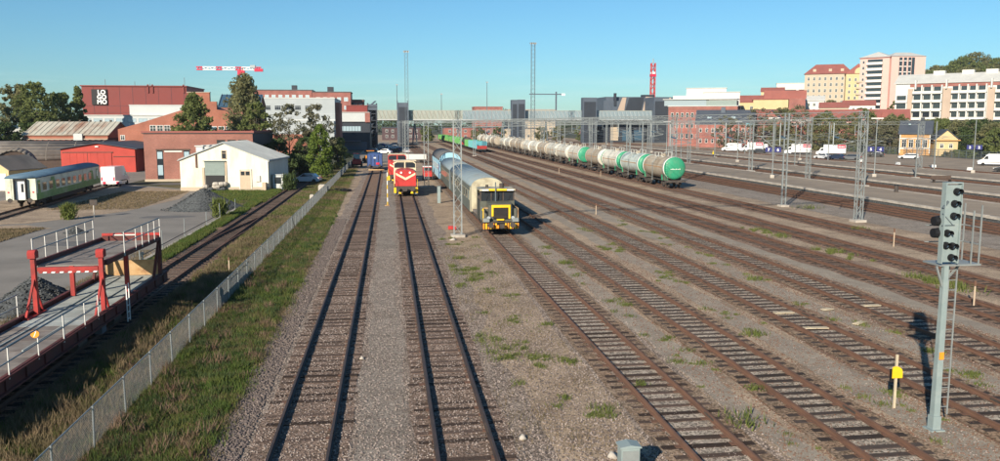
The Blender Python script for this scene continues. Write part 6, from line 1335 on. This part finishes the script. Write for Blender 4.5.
# yellow wooden house
b = Bld('wooden_house', 'orange-yellow wooden house with dark roof behind the car park', 'house', 149.6, 226, R(-38), 8.0, 8.5, 5.9, 'wood_orange', z0=.6, base=1)
b.gable(3.4, 'x', 'roof_slate', .5, .2); b.win('f', 4, 1, 1.3, 2.4, .3, 7.6, 1.6, mull=1); b.part('corner_board', 'stucco_white', (-.05, .2, -.1, -.003, 0, 5.8), (7.8, 8.05, -.1, -.003, 0, 5.8)); b.part('window_band', 'stucco_white', (0.2, 7.8, -.08, -.003, 1.2, 1.5), (0.2, 7.8, -.08, -.003, 4.2, 4.45)); b.part('chimney', 'panel_dark', (5.0, 6.0, 3.6, 4.6, 8.5, 10.4)); b.part('skylight', 'glass_pale', (2, 2.6, 1.8, 2.6, 8.2, 8.6))
b = Bld('yellow_cottage', 'pale yellow cottage wing with dark roof right of the orange wooden house', 'house', 156.0, 219.0, R(-22), 6.0, 7, 4.0, 'stucco_yellow', z0=.8, base=1); b.gable(2.6, 'y', 'roof_slate', .5, .2); b.win('f', 2, 1, 1.0, 1.3, .6, 5.4, 1.4); b.part('verge_board', 'wood_orange', (-.5, 6.5, -.62, -.52, 3.5, 3.8))

for i, (x, y, z, w, d, h, mm, rm, lab) in enumerate(((203, 385, 9, 9, 8, 11.5, 'stucco_white', 'roof_light', 'small white house in front of the beige apartment house'), (193, 352, 7, 12, 9, 9.5, 'stucco_beige', 'roof_red', 'beige house with red roof above the long red roof'), (216, 372, 10, 14, 9, 8.0, 'stucco_white', 'roof_red', 'white house with red roof below the yellow apartment house'), (157, 415, 2, 16, 10, 17, 'stucco_beige', 'roof_grey', 'beige block peeping out behind the white building'), (206, 440, 10, 12, 10, 17, 'stucco_yellow', 'roof_red', 'pale yellow house left of the beige apartment house'))):
    b = Bld('hillside_house', lab, 'house', x, y, R(-28), w, d, h, mm, z0=z, base=6); b.gable(2.2, 'x', rm, .4, .2); b.win('f', max(2, int(w / 2.6)), 2, 1.2, 1.5, .6, w - .6, h - 5.6, 2.9)
# ------------------------------------------------------------------ trees
def leaves(centres, radii, n_per, size, rng, flat=1.0):
    """leaf-sized quads scattered through clumps"""
    C = np.repeat(np.asarray(centres), n_per, 0); Rr = np.repeat(np.asarray(radii), n_per)[:, None]
    d = rng.normal(0, 1, (len(C), 3)); d /= np.linalg.norm(d, axis=1)[:, None]; r = rng.uniform(.25, 1, (len(C), 1)) ** .5
    p = C + d * r * Rr * np.array([1, 1, flat]); s = size * rng.uniform(.6, 1.3, (len(C), 1))
    a = rng.normal(0, 1, (len(C), 3)); a /= np.linalg.norm(a, axis=1)[:, None]; b = np.cross(a, rng.normal(0, 1, (len(C), 3))); b /= np.linalg.norm(b, axis=1)[:, None]
    V = np.stack([p - a * s, p + b * s * .55, p + a * s, p - b * s * .55], 1).reshape(-1, 3); F = np.arange(len(V)).reshape(-1, 4)
    return V, F
def limbs(m, base, h, spread, rng, n=7, r0=.2, lean=0, droop=0.0, twigs=0):
    top = Vector(base) + Vector((lean, 0, h * .8)); m.tube(base, top, r0, r0 * .25, 7)
    ends = []
    for i in range(n):
        f = .25 + .7 * i / n; p = Vector(base).lerp(top, f); a = rng.uniform(0, 6.28); L = spread * (1.05 - .55 * f)
        e = p + Vector((math.cos(a) * L, math.sin(a) * L, L * (.75 - droop) + .3)); m.tube(p, e, r0 * .4 * (1 - f * .5), r0 * .08, 5); ends.append(e)
        for k in range(twigs):
            q = p.lerp(e, rng.uniform(.3, 1)); a2 = rng.uniform(0, 6.28); e2 = q + Vector((math.cos(a2), math.sin(a2), rng.uniform(.1, .9) - droop)) * L * rng.uniform(.25, .5)
            m.tube(q, e2, r0 * .1, r0 * .03, 3, False)
    return ends
TREE_ID = [0]
def tree(label, x, y, h, w, leaf, z=0.0, shape='round', dens=1.0, size=.28, name='deciduous_tree', trunk=.22, bare=False, group='trees', seed=None, low=.18, bark='bark'):
    TREE_ID[0] += 1; rng = np.random.default_rng(seed or 100 + TREE_ID[0])
    t = thing(name, label, 'tree', (x, y, z), rng.uniform(0, 6.28), group)
    m = MB().mat(bark); limbs(m, (0, 0, -.2), h, w * .45, rng, 9 if not bare else 16, trunk, rng.normal(0, .2), .35 if shape == 'weep' else 0, 10 if bare else 2); m.build('trunk', t)
    nc = int(60 * dens) if not bare else int(30 * dens); C = []; Rs = []
    for i in range(nc):
        if shape == 'cone':
            f = rng.uniform(0, 1) ** .8; rr = (w / 2) * ((1 - f) * (.55 + .45 * min(1, f * 4))) ** .6 * rng.uniform(.25, 1.05) + .1; zz = h * (low + (1 - low) * f * .97)
        elif shape == 'weep':
            f = rng.uniform(0, 1); rr = (w / 2) * math.sin(math.pi * min(1, .25 + f * .75)) ** .6 * rng.uniform(.3, 1); zz = h * (low * .5 + (1 - low * .5) * f)
        else:
            f = rng.uniform(0, 1); prof = math.sin(math.pi * (.12 + .85 * f)) ** .6; rr = (w / 2) * prof * rng.uniform(.2, 1.0) ** .6; zz = h * (low + (1 - low) * f * .95)
        a = rng.uniform(0, 6.28); C.append((rr * math.cos(a), rr * math.sin(a), zz)); Rs.append(w * rng.uniform(.06, .15) * (1.2 - .5 * f))
    V, F = leaves(C, Rs, int(62 if not bare else 60), size, rng, 1.35 if shape == 'weep' else .85)
    np_obj('crown', V, F, leaf, t); return t
TL = [(-86, 206, 18.5, 9, 'leaf_olive', 'round', 'olive-green tree at the far left behind the huts'), (-80.5, 203, 19.2, 9, 'leaf_green', 'round', 'broad tree with yellowish leaves, second from the left edge'), (-77, 208, 17.0, 7, 'leaf_green', 'round', 'green tree just left of the slim tree beside the red block'), (-89, 196, 17, 7, 'leaf_dark', 'cone', 'dark conifer at the extreme left edge'), (-75.0, 214, 18.4, 4.4, 'leaf_green', 'cone', 'slim dark tree touching the left end of the red block'),
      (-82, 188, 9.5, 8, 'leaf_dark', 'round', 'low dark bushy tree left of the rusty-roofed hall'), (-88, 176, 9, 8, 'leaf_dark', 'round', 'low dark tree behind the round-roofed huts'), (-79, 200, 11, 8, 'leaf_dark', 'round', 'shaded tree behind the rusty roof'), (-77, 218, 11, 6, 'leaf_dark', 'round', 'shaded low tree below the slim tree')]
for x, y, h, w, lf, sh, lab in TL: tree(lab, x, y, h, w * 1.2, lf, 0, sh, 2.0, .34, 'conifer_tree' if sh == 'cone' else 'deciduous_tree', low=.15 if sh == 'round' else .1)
tree('bushy conical tree between the stepped gable and the brown workshop', -34.2, 152, 14.6, 9.0, 'leaf_green', 0, 'cone', 2.2, .28, 'deciduous_tree', low=.2)
tree('tall dense tree under the crane jib behind the brown workshop', -27.6, 165, 18.6, 12.0, 'leaf_olive', 0, 'cone', 2.6, .3, low=.15)
tree('shorter dense tree leaning against the tall one, right of it', -24.5, 158, 13.5, 6.0, 'leaf_green', 0, 'round', 1.3, .28)
tree('bare birch with thin twigs, left one in front of the grey works building', -18.6, 158, 13.0, 7.0, 'leaf_twig', 0, 'round', 2.2, .19, 'birch_tree', .18, True)
tree('bare birch with thin twigs, right one in front of the grey works building', -14.2, 165, 13.4, 7.5, 'leaf_twig', 0, 'round', 2.2, .19, 'birch_tree', .18, True)
tree('weeping birch with fresh green leaves just behind the fence', -11.6, 141, 8.8, 4.4, 'leaf_fresh', 0, 'weep', 1.6, .2, 'birch_tree', .15, bark='birch_bark', low=.2)
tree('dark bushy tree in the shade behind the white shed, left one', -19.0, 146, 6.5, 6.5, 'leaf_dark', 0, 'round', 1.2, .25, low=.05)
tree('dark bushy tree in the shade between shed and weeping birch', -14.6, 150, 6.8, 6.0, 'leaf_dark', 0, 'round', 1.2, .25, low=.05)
tree('low green bush tree behind the weeping birch near the dark building', -10.5, 170, 6.5, 5.5, 'leaf_green', 0, 'round', 1.2, .25, low=.05)
tree('reddish-brown shrub tree behind the brown workshop corner', -16.5, 172, 8, 5, 'leaf_twig', 0, 'round', 1.0, .22, low=.1)
# belt of trees behind the car park
rg = np.random.default_rng(5)
BT = [(124, 292, 10, 8, 'leaf_twig'), (134, 288, 12, 10, 'leaf_twig'), (141, 282, 12, 10, 'leaf_olive'), (148, 284, 12.5, 10, 'leaf_twig'), (150, 272, 10, 9, 'leaf_olive'), (156, 280, 11, 9, 'leaf_green'), (154, 262, 9.5, 9, 'leaf_olive'), (163, 268, 11, 10, 'leaf_green'), (158, 252, 9, 8, 'leaf_twig'), (166, 257, 9, 9, 'leaf_olive'), (172, 262, 9, 9, 'leaf_green'), (157, 242, 8, 7, 'leaf_twig'),
      (170, 246, 8, 8, 'leaf_olive'), (178, 250, 7.5, 9, 'leaf_green'), (166, 236, 7, 6, 'leaf_green'), (176, 236, 7.5, 8, 'leaf_olive'), (170, 222, 8.2, 7, 'leaf_dark'), (167, 210, 7.5, 7, 'leaf_olive'), (163, 203, 6.5, 6, 'leaf_green'), (177, 218, 8, 8, 'leaf_dark'), (186, 244, 7, 9, 'leaf_olive'), (190, 232, 7, 8, 'leaf_green'), (172, 200, 8, 7, 'leaf_green'), (180, 206, 8, 8, 'leaf_olive'), (184, 222, 8, 8, 'leaf_green'), (166, 190, 7.5, 6, 'leaf_fresh'), (176, 188, 8, 7, 'leaf_green'), (188, 262, 6.5, 9, 'leaf_green'), (196, 252, 6, 9, 'leaf_dark'), (163, 176, 7.5, 6, 'leaf_green'), (200, 240, 6.5, 9, 'leaf_green'), (206, 232, 6.5, 9, 'leaf_olive')]
kinds = {'leaf_twig': 'bare brownish tree', 'leaf_olive': 'olive-green tree', 'leaf_green': 'green leafy tree', 'leaf_dark': 'dark green tree', 'leaf_fresh': 'fresh light green tree'}
cnt = {}
for x, y, h, w, lf in BT:
    cnt[lf] = cnt.get(lf, 0) + 1
    tree('%s, %s of its kind from the left behind the car park' % (kinds[lf], ORD[cnt[lf] - 1]), x, y, h * 1.3, w * 1.3, lf, hz(x, y), 'round', 1.5, .3, bare=(lf == 'leaf_twig'), low=.05, group='trees in the belt behind the car park')
BU = [(153, 246, 1.8), (154, 236, 1.5), (155.5, 212, 2.0), (157, 206, 2.4), (153, 226, 1.4), (159.5, 214, 2.2), (161, 196, 2.2), (153.5, 256, 1.8), (154, 268, 2.0)]
for i, (x, y, h) in enumerate(BU): tree('low shrub by the guard fence, %s of the row' % ORD[i], x, y, h, h * 1.6, ('leaf_twig', 'leaf_green')[i % 2], hz(x, y) if x > 152 else 0, 'round', .6, .2, 'shrub', .06, low=.02, group='shrubs along the guard fence')
# trees among and above the hillside houses
HT = [(224, 398, 11, 9, 'leaf_olive', 'leafy tree in front of the beige apartment house'), (190, 420, 12, 12, 'leaf_green', 'green tree on the skyline left of the red-roofed block'), (214, 470, 13, 12, 'leaf_green', 'green tree beside the white modern block'), (228, 372, 7, 8, 'leaf_twig', 'small tree below the yellow apartment house'), (212, 350, 8, 8, 'leaf_olive', 'tree between the long red roof and the pink tower'), (236, 360, 8, 8, 'leaf_green', 'tree below the pink tower')]
for x, y, h, w, lf, lab in HT: tree(lab, x, y, h, w, lf, hz(x, y), 'round', 1.1, .34, low=.05)
HW = [(345, 512, 12, 14), (356, 505, 13, 14), (366, 515, 15, 16), (378, 505, 19, 18), (390, 512, 21, 20), (402, 505, 16, 16), (414, 510, 15, 15), (335, 520, 10, 13), (372, 495, 11, 14), (425, 505, 17, 15)]
for i, (x, y, h, w) in enumerate(HW): tree('hilltop tree above the white balcony block, %s from the left' % ORD[i], x, y, h * .9, w * 1.45, 'leaf_green' if i % 2 else 'leaf_olive', hz(x, y) - 1, 'round', 2.2, .6, low=.03, group='trees on the hilltop')
# far wooded ridge along the horizon
def treeline(name, x0, x1, y, h, n, mname, zb=0.0):
    C = []; Rs = []
    for i in range(n):
        x = RNG.uniform(x0, x1); hh = h * (.55 + .3 * math.sin(x * .013) + .15 * math.sin(x * .05 + 1)); 
        for k in range(3): C.append((x + RNG.normal(0, 6), y + RNG.normal(0, 12), zb + hh * RNG.uniform(.1, .95))); Rs.append(RNG.uniform(3, 6))
    V, F = leaves(C, Rs, 26, 1.3, RNG); o = np_obj(name, V, F, mname); tag(o, 'far dark wooded ridge along the horizon behind the footbridge', 'woods', kind='stuff')
treeline('treeline', -500, 620, 900, 26, 420, 'leaf_dark')
b = Bld('distant_red_building', 'distant low red building seen above the footbridge roof', 'building', 66, 640, 0, 22, 20, 22.0, 'brick_red'); b.flat('roof_red', .3, .5); b.win('f', 8, 2, 1.8, 1.6, 1, 21, 15, 3.4)
b = Bld('distant_pale_building', 'distant pale building behind the middle of the footbridge', 'building', 95, 660, 0, 40, 20, 20.5, 'stucco_beige'); b.flat('roof_grey', .3, .5); b.win('f', 9, 2, 1.8, 1.6, 1, 39, 13, 3.4)
for i, (x, y, w, h, mm) in enumerate(((30, 455, 28, 7, 'brick_red'), (66, 470, 24, 6.5, 'stucco_beige'), (-4, 470, 22, 7, 'brick_dark'), (112, 470, 30, 7.5, 'brick_brown'))):
    b = Bld('distant_house', ('low red brick house seen under the footbridge deck', 'low beige house seen under the footbridge deck', 'dark low house seen under the left end of the footbridge', 'low brown brick house seen under the right part of the footbridge')[i], 'building', x, y, 0, w, 12, h, mm); b.flat('roof_slate', .3, .4); b.win('f', 6, 2 if h > 6.8 else 1, 1.4, 1.6, 1, w - 1, 1.4, 3.0)
for i, (x, y) in enumerate(((20, 442), (48, 448), (58, 440), (92, 446), (104, 440), (84, 452))): tree('tree seen below the footbridge deck, %s from the left' % ORD[i], x, y, 8, 8, 'leaf_olive' if i % 2 else 'leaf_green', 0, 'round', .9, .4, low=.05, group='trees below the footbridge')

# ------------------------------------------------------------------ gravel heaps
def heap(name, label, x, y, rx, ry, h, n=26, mm='stone_dark'):
    V = []; F = []; rg_ = np.random.default_rng(3); k = 16
    for i in range(k + 1):
        f = i / k
        for j in range(n):
            a = 2 * math.pi * j / n; w_ = 1 + .10 * math.sin(3 * a + 1) + .05 * math.sin(7 * a); zz = h * (1 - f) ** 1.1 if f < 1 else -.02
            V.append((rx * f * w_ * math.cos(a) + rg_.normal(0, .05), ry * f * w_ * math.sin(a) + rg_.normal(0, .05), max(-.02, zz + rg_.normal(0, .035) - (.18 * h if i == 0 else 0))))
    F = [(i * n + j, i * n + (j + 1) % n, (i + 1) * n + (j + 1) % n, (i + 1) * n + j) for i in range(k) for j in range(n)]
    t = thing(name, label, 'gravel heap', (x, y, 0)); np_obj('heap', V, F, mm, t)
    m = 900; P_ = rg_.uniform(0, 1, (m, 2)); rr = np.sqrt(P_[:, 0]) * 1.12; aa = P_[:, 1] * 6.283; C = np.stack([rx * rr * np.cos(aa), ry * rr * np.sin(aa), h * np.clip(1 - rr, 0, 1) ** 1.1 + .03], 1)
    V, F = stones(C, rg_.uniform(.04, .11, m), rg_); o = np_obj('loose_stones', V, F, mm, t); tag(o, kind='stuff')
OCT = np.array([(1, 0, 0), (0, 1, 0), (-1, 0, 0), (0, -1, 0), (0, 0, .75), (0, 0, -.75)]); OF = np.array([(0, 1, 4), (1, 2, 4), (2, 3, 4), (3, 0, 4), (1, 0, 5), (2, 1, 5), (3, 2, 5), (0, 3, 5)])
def stones(C, s, rng):
    n = len(C); A = rng.uniform(0, 6.283, n); ca, sa = np.cos(A), np.sin(A)
    B = OCT[None] * (np.asarray(s)[:, None, None] * rng.uniform(.6, 1.3, (n, 6, 1)))
    X = B[..., 0] * ca[:, None] - B[..., 1] * sa[:, None]; Y = B[..., 0] * sa[:, None] + B[..., 1] * ca[:, None]
    V = np.stack([X, Y, B[..., 2]], -1) + C[:, None, :]; F = OF[None] + (np.arange(n) * 6)[:, None, None]
    return V.reshape(-1, 3), F.reshape(-1, 3)
heap('gravel_heap', 'dark grey gravel heap in front of the white shed', -19.9, 91.5, 4.0, 3.0, 2.35)
heap('gravel_heap', 'dark gravel heap behind the car-carrier wagon', -17.9, 43.5, 2.2, 2.8, 1.5)
heap('gravel_heap', 'tiny dark gravel heap on the asphalt between coach and wagon', -26.3, 72.5, .8, .8, .5)
# ------------------------------------------------------------------ loose ballast stones near the camera
def scatter_stones(name, n, xr, yr, smin, smax, mname, zf=.015, keep=None):
    x = RNG.uniform(xr[0], xr[1], n); u = RNG.uniform(0, 1, n); y = yr[0] + (yr[1] - yr[0]) * u ** 1.5
    if keep is not None: k_ = keep(x, y); x, y = x[k_], y[k_]
    V, F = stones(np.stack([x, y, np.full(len(x), zf)], 1), RNG.uniform(smin, smax, len(x)), RNG); tag(np_obj(name, V, F, mname), kind='stuff')
def offrail(x, y, cs=(-2.6, 1.97, 8.9)):
    k_ = np.ones(len(x), bool)
    for c in cs:
        for s in (-.797, .797): k_ &= np.abs(x - c - s) > .09
    return k_
mat('stone_b', (0.36, 0.30, 0.265), (0.24, 0.20, 0.18), scale=3, rough=.95); mat('stone_c', (0.15, 0.12, 0.11), (0.11, 0.09, 0.08), scale=3, rough=.95); mat('stone_rust', (0.19, 0.105, 0.07), (0.13, 0.08, 0.06), scale=3, rough=.95)
scatter_stones('gravel', 26000, (-5.2, 10.8), (19, 60), .018, .045, 'stone_b', keep=offrail)
scatter_stones('gravel', 22000, (-5.2, 10.8), (19, 60), .018, .045, 'stone_c', keep=offrail)
scatter_stones('gravel', 9000, (-5.2, -4.2), (19, 80), .03, .08, 'stone_c')
scatter_stones('gravel', 22000, (10.8, 26), (19, 60), .018, .042, 'stone_rust')
scatter_stones('gravel', 7000, (10.8, 26), (19, 60), .018, .036, 'stone_b')
mat('asphalt_dark', (0.15, 0.143, 0.135), (0.12, 0.115, 0.11), scale=.8, rough=.9)
# ------------------------------------------------------------------ grass and weeds
def blades(pts, hgt, wid, rng, lean=.5):
    n = len(pts); a = rng.uniform(0, 6.283, n); h = hgt * rng.uniform(.45, 1.25, n); w_ = wid * rng.uniform(.6, 1.4, n); b_ = rng.uniform(0, 6.283, n); l_ = h * lean * rng.uniform(0, 1, n)
    d = np.stack([np.cos(a), np.sin(a), 0 * a], 1) * (w_ / 2)[:, None]; tip = np.stack([np.cos(b_) * l_, np.sin(b_) * l_, h], 1)
    V = np.stack([pts - d, pts + d, pts + tip], 1).reshape(-1, 3); return V, np.arange(len(V)).reshape(-1, 3)
def patch_noise(x, y, s, seed):
    return np.sin(x * s + seed) * np.cos(y * s * .7 + seed * 2.1) + .6 * np.sin(x * s * 2.3 + y * s * 1.9 + seed) + .4 * np.sin(x * s * 4.7 - y * s * 3.1)
def grass(n, xr, yr, hgt, wid, mname, z=.0, thr=None, seed=1, pw=1.6, keep=None):
    x = RNG.uniform(xr[0], xr[1], n); y = yr[0] + (yr[1] - yr[0]) * RNG.uniform(0, 1, n) ** pw
    k_ = np.ones(n, bool)
    if thr is not None: k_ &= patch_noise(x, y, .55, seed) + RNG.normal(0, .5, n) > thr
    if keep is not None: k_ &= keep(x, y)
    p = np.stack([x, y, np.full(n, z)], 1)[k_]; V, F = blades(p, hgt, wid, RNG); tag(np_obj('grass', V, F, mname), kind='stuff')
edge = lambda x, y: x < -5.15 - .012 * np.maximum(0, y - 40) + RNG.normal(0, .25, len(x))
grass(230000, (-9.5, -4.6), (18, 60), .12, .03, 'grass_green', thr=.05, seed=2, keep=edge)
grass(190000, (-9.8, -4.6), (18, 60), .15, .024, 'grass_dry', thr=-.05, seed=5, keep=edge)
grass(60000, (-9.8, -5.0), (60, 170), .2, .06, 'grass_green', thr=-.3, seed=2, pw=1.2, keep=edge)
grass(50000, (-9.8, -5.4), (60, 180), .24, .05, 'grass_dry', thr=-.2, seed=5, pw=1.2, keep=edge)
grass(150000, (-20, -9), (18, 50), .13, .03, 'grass_green', thr=-.2, seed=8, keep=lambda x, y: (x > -11.6) | (y < 26))
grass(130000, (-18, -8.6), (18, 62), .18, .025, 'grass_dry', thr=-.5, seed=11, keep=lambda x, y: (x > -11.9) | (x < -14.9))
grass(60000, (-12, -8.6), (60, 160), .22, .07, 'grass_green', thr=-.1, seed=8, pw=1.2)
grass(45000, (-12, -8.6), (60, 160), .25, .05, 'grass_dry', thr=-.3, seed=12, pw=1.2)
grass(40000, (-16.2, -14.9), (50, 118), .3, .06, 'grass_green', thr=-.5, seed=3, pw=1.0)
grass(30000, (-24, -14.5), (98, 116), .25, .07, 'grass_green', thr=-.5, seed=4, pw=1.0)
tag(np_obj('grass', *blades(np.stack([RNG.uniform(-36, -27, 12000), RNG.uniform(92, 116, 12000), np.full(12000, .02)], 1), .16, .06, RNG), 'grass_dry'), kind='stuff')
sheet('grass_patch', [(-46, 76), (-33, 80), (-27.5, 90), (-25.5, 104), (-27, 116), (-34, 124), (-44, 122), (-47, 95)], .02, 'dirt')
sheet('grass_patch', [(-60, 66), (-36, 64), (-29.5, 76), (-33, 79), (-60, 72)], .02, 'dirt')
tag(np_obj('grass', *blades(np.stack([RNG.uniform(-44, -30, 26000), RNG.uniform(65, 76, 26000), np.full(26000, .02)], 1), .16, .06, RNG), 'grass_dry'), kind='stuff')
grass(9000, (3.6, 6.6), (30, 62), .12, .03, 'weed', thr=.75, seed=6, pw=1.0)
grass(14000, (3.4, 7.2), (20, 66), .10, .03, 'grass_dry', thr=.5, seed=9, pw=1.0)
# single weeds growing in the yard
WD = [(10.6, 22.9, .5, 'leafy weed clump beside the rusty track at the bottom of the view'), (12.4, 26.0, .25, 'small weed on the rusty rail right of the weed clump'), (8.6, 27.0, .2, 'tiny weed on the rail of the third track'), (15.5, 33, .3, 'weed tuft on the gravel path left of the marker'), (11.3, 52, .45, 'weed tuft beside the rail behind the work locomotive shadow'), (21.2, 45, .4, 'weed tuft on the path between the rusty tracks'), (31.0, 40.5, .7, 'tall weed clump right of the signal mast'), (33.0, 37.5, .7, 'tall weed clump at the right edge behind the signal'), (30.9, 44.6, .5, 'weed clump just right of the signal ladder'), (31.2, 62, .6, 'lone green weed between brown tracks in the middle distance'), (44.8, 83, .8, 'yellowish weed at the foot of the double-post mast'), (40.5, 66, .5, 'dry weed patch near the foot of the lattice mast'), (4.6, 47, .35, 'green weed patch right of the second track, nearer'), (4.5, 55, .35, 'green weed patch right of the second track, farther'), (6.8, 30, .2, 'low weeds left of the third track'), (7.0, 36, .2, 'low weeds beside the third track farther on'), (-30.6, 83, 1.5, 'leafy green bush in front of the coach'), (-16.6, 83, 1.8, 'young conifer-like bush by the asphalt kerb'), (-13.8, 116, 2.2, 'dark climbing shrub at the corner of the white shed')]
for i, (x, y, h, lab) in enumerate(WD):
    t = thing('weed_clump' if h < 1 else 'bush', lab, 'plant', (x, y, 0), group='weeds and bushes in the yard'); rg2 = np.random.default_rng(40 + i); n = 90 if h < 1 else 900; r_ = h * (1.5 if h < 1 else .35)
    p = np.stack([rg2.normal(0, r_ * .5, n), rg2.normal(0, r_ * .5, n), rg2.uniform(0, .2 if h < 1 else h * .8, n) * (h if h < 1 else 1)], 1)
    V, F = blades(p, h * (.6 if h < 1 else .35), .05 if h < 1 else .12, rg2, .9); np_obj('foliage', V, F, 'weed' if h < 2 else 'leaf_dark', t)
    m = MB().mat('bark')
    for k in range(4): m.tube((0, 0, -.02), (rg2.normal(0, r_ * .3), rg2.normal(0, r_ * .3), h * .7), .012, .005, 4)
    m.build('stem', t)
for i, (px, py, rx, ry) in enumerate(((-24, 66, 2.2, 1.4), (-30, 52, 1.6, 2.6), (-22, 84, 2.6, 1.2), (-33, 131, 3, 2))):
    sheet('asphalt_patch', [(px + rx * math.cos(a) * (1 + .15 * math.sin(3 * a + i)), py + ry * math.sin(a) * (1 + .1 * math.cos(5 * a))) for a in [2 * math.pi * k / 18 for k in range(18)]], .016, 'asphalt_dark')
leafmat('stalk', (0.24, 0.17, 0.12), (0.15, 0.09, 0.065), 1.5, .2)
for i, (x, y, s_, lab) in enumerate(((5.9, 21.0, .2, 'pale rock on the gravel between the second and third tracks at the bottom'), (3.7, 22.6, .14, 'small pale rock right of the second track'), (-1.2, 31.5, .12, 'small pale stone right of the first track'), (4.9, 64, .3, 'pale flat rock before the lattice mast foot'))):
    t = thing('rock', lab, 'rock', (x, y, 0)); rg4 = np.random.default_rng(60 + i); V, F = stones(np.array([[0, 0, .04]]), [s_], rg4); np_obj('stone', V, F, 'concrete', t)
# coarse tufts in the verge
def tufts(n, xr, yr, hgt, mname, seed, keep=None):
    rg3 = np.random.default_rng(seed); cx = rg3.uniform(xr[0], xr[1], n); cy = yr[0] + (yr[1] - yr[0]) * rg3.uniform(0, 1, n) ** 1.5
    if keep is not None: k_ = keep(cx, cy); cx, cy = cx[k_], cy[k_]
    s_ = rg3.uniform(.4, 1.3, len(cx)); m_ = 46; p = np.stack([np.repeat(cx, m_) + rg3.normal(0, .14, len(cx) * m_) * np.repeat(s_, m_), np.repeat(cy, m_) + rg3.normal(0, .14, len(cx) * m_) * np.repeat(s_, m_), np.zeros(len(cx) * m_)], 1)
    n2 = len(p); a = rg3.uniform(0, 6.283, n2); h = hgt * np.repeat(s_, m_) * rg3.uniform(.5, 1.2, n2); d = np.stack([np.cos(a), np.sin(a), 0 * a], 1) * .018; l_ = h * rg3.uniform(.1, .8, n2); b_ = rg3.uniform(0, 6.283, n2)
    V = np.stack([p - d, p + d, p + np.stack([np.cos(b_) * l_, np.sin(b_) * l_, h], 1)], 1).reshape(-1, 3); tag(np_obj('grass', V, np.arange(len(V)).reshape(-1, 3), mname), kind='stuff')
tufts(1300, (-8.3, -5.2), (18, 90), .24, 'grass_green', 21, edge); tufts(450, (-9.8, -5.0), (18, 90), .22, 'grass_dry', 22, edge)
tufts(900, (-11.6, -8.6), (18, 80), .4, 'grass_dry', 23); tufts(700, (-11.6, -8.6), (18, 80), .25, 'grass_green', 24)
tufts(500, (-8.2, -5.4), (18, 80), .3, 'leaf_dark', 31, edge); tufts(120, (-9.6, -5.2), (18, 70), .42, 'stalk', 32, edge)
tufts(260, (3.6, 6.8), (24, 66), .16, 'weed', 25, lambda x, y: patch_noise(x, y, .55, 6) > .35)
tufts(220, (10.6, 11.9), (20, 60), .12, 'weed', 26, lambda x, y: patch_noise(x, y, .9, 3) > .5); tufts(220, (15.4, 17.0), (20, 70), .14, 'weed', 27, lambda x, y: patch_noise(x, y, .8, 4) > .5); tufts(260, (20.4, 22.0), (24, 80), .14, 'weed', 28, lambda x, y: patch_noise(x, y, .8, 5) > .6); tufts(160, (30.6, 32.0), (34, 70), .3, 'weed', 29, lambda x, y: patch_noise(x, y, .8, 5) > .5)
# ------------------------------------------------------------------ thin summer haze
hb = MB(); hb.box(-520, 620, -30, 960, -2, 80); hz_o = hb.build('haze'); tag(hz_o, 'thin pale summer haze filling the air over the whole yard', 'haze', kind='stuff')
hm = bpy.data.materials.new('haze'); hm.use_nodes = True; hn = hm.node_tree.nodes; hn.remove(hn['Principled BSDF']); pv_ = hn.new('ShaderNodeVolumePrincipled')
pv_.inputs['Density'].default_value = 0.0001; pv_.inputs['Color'].default_value = (0.86, 0.92, 1.0, 1); pv_.inputs['Anisotropy'].default_value = 0.2
hm.node_tree.links.new(pv_.outputs[0], hn['Material Output'].inputs['Volume']); hz_o.data.materials.append(hm)
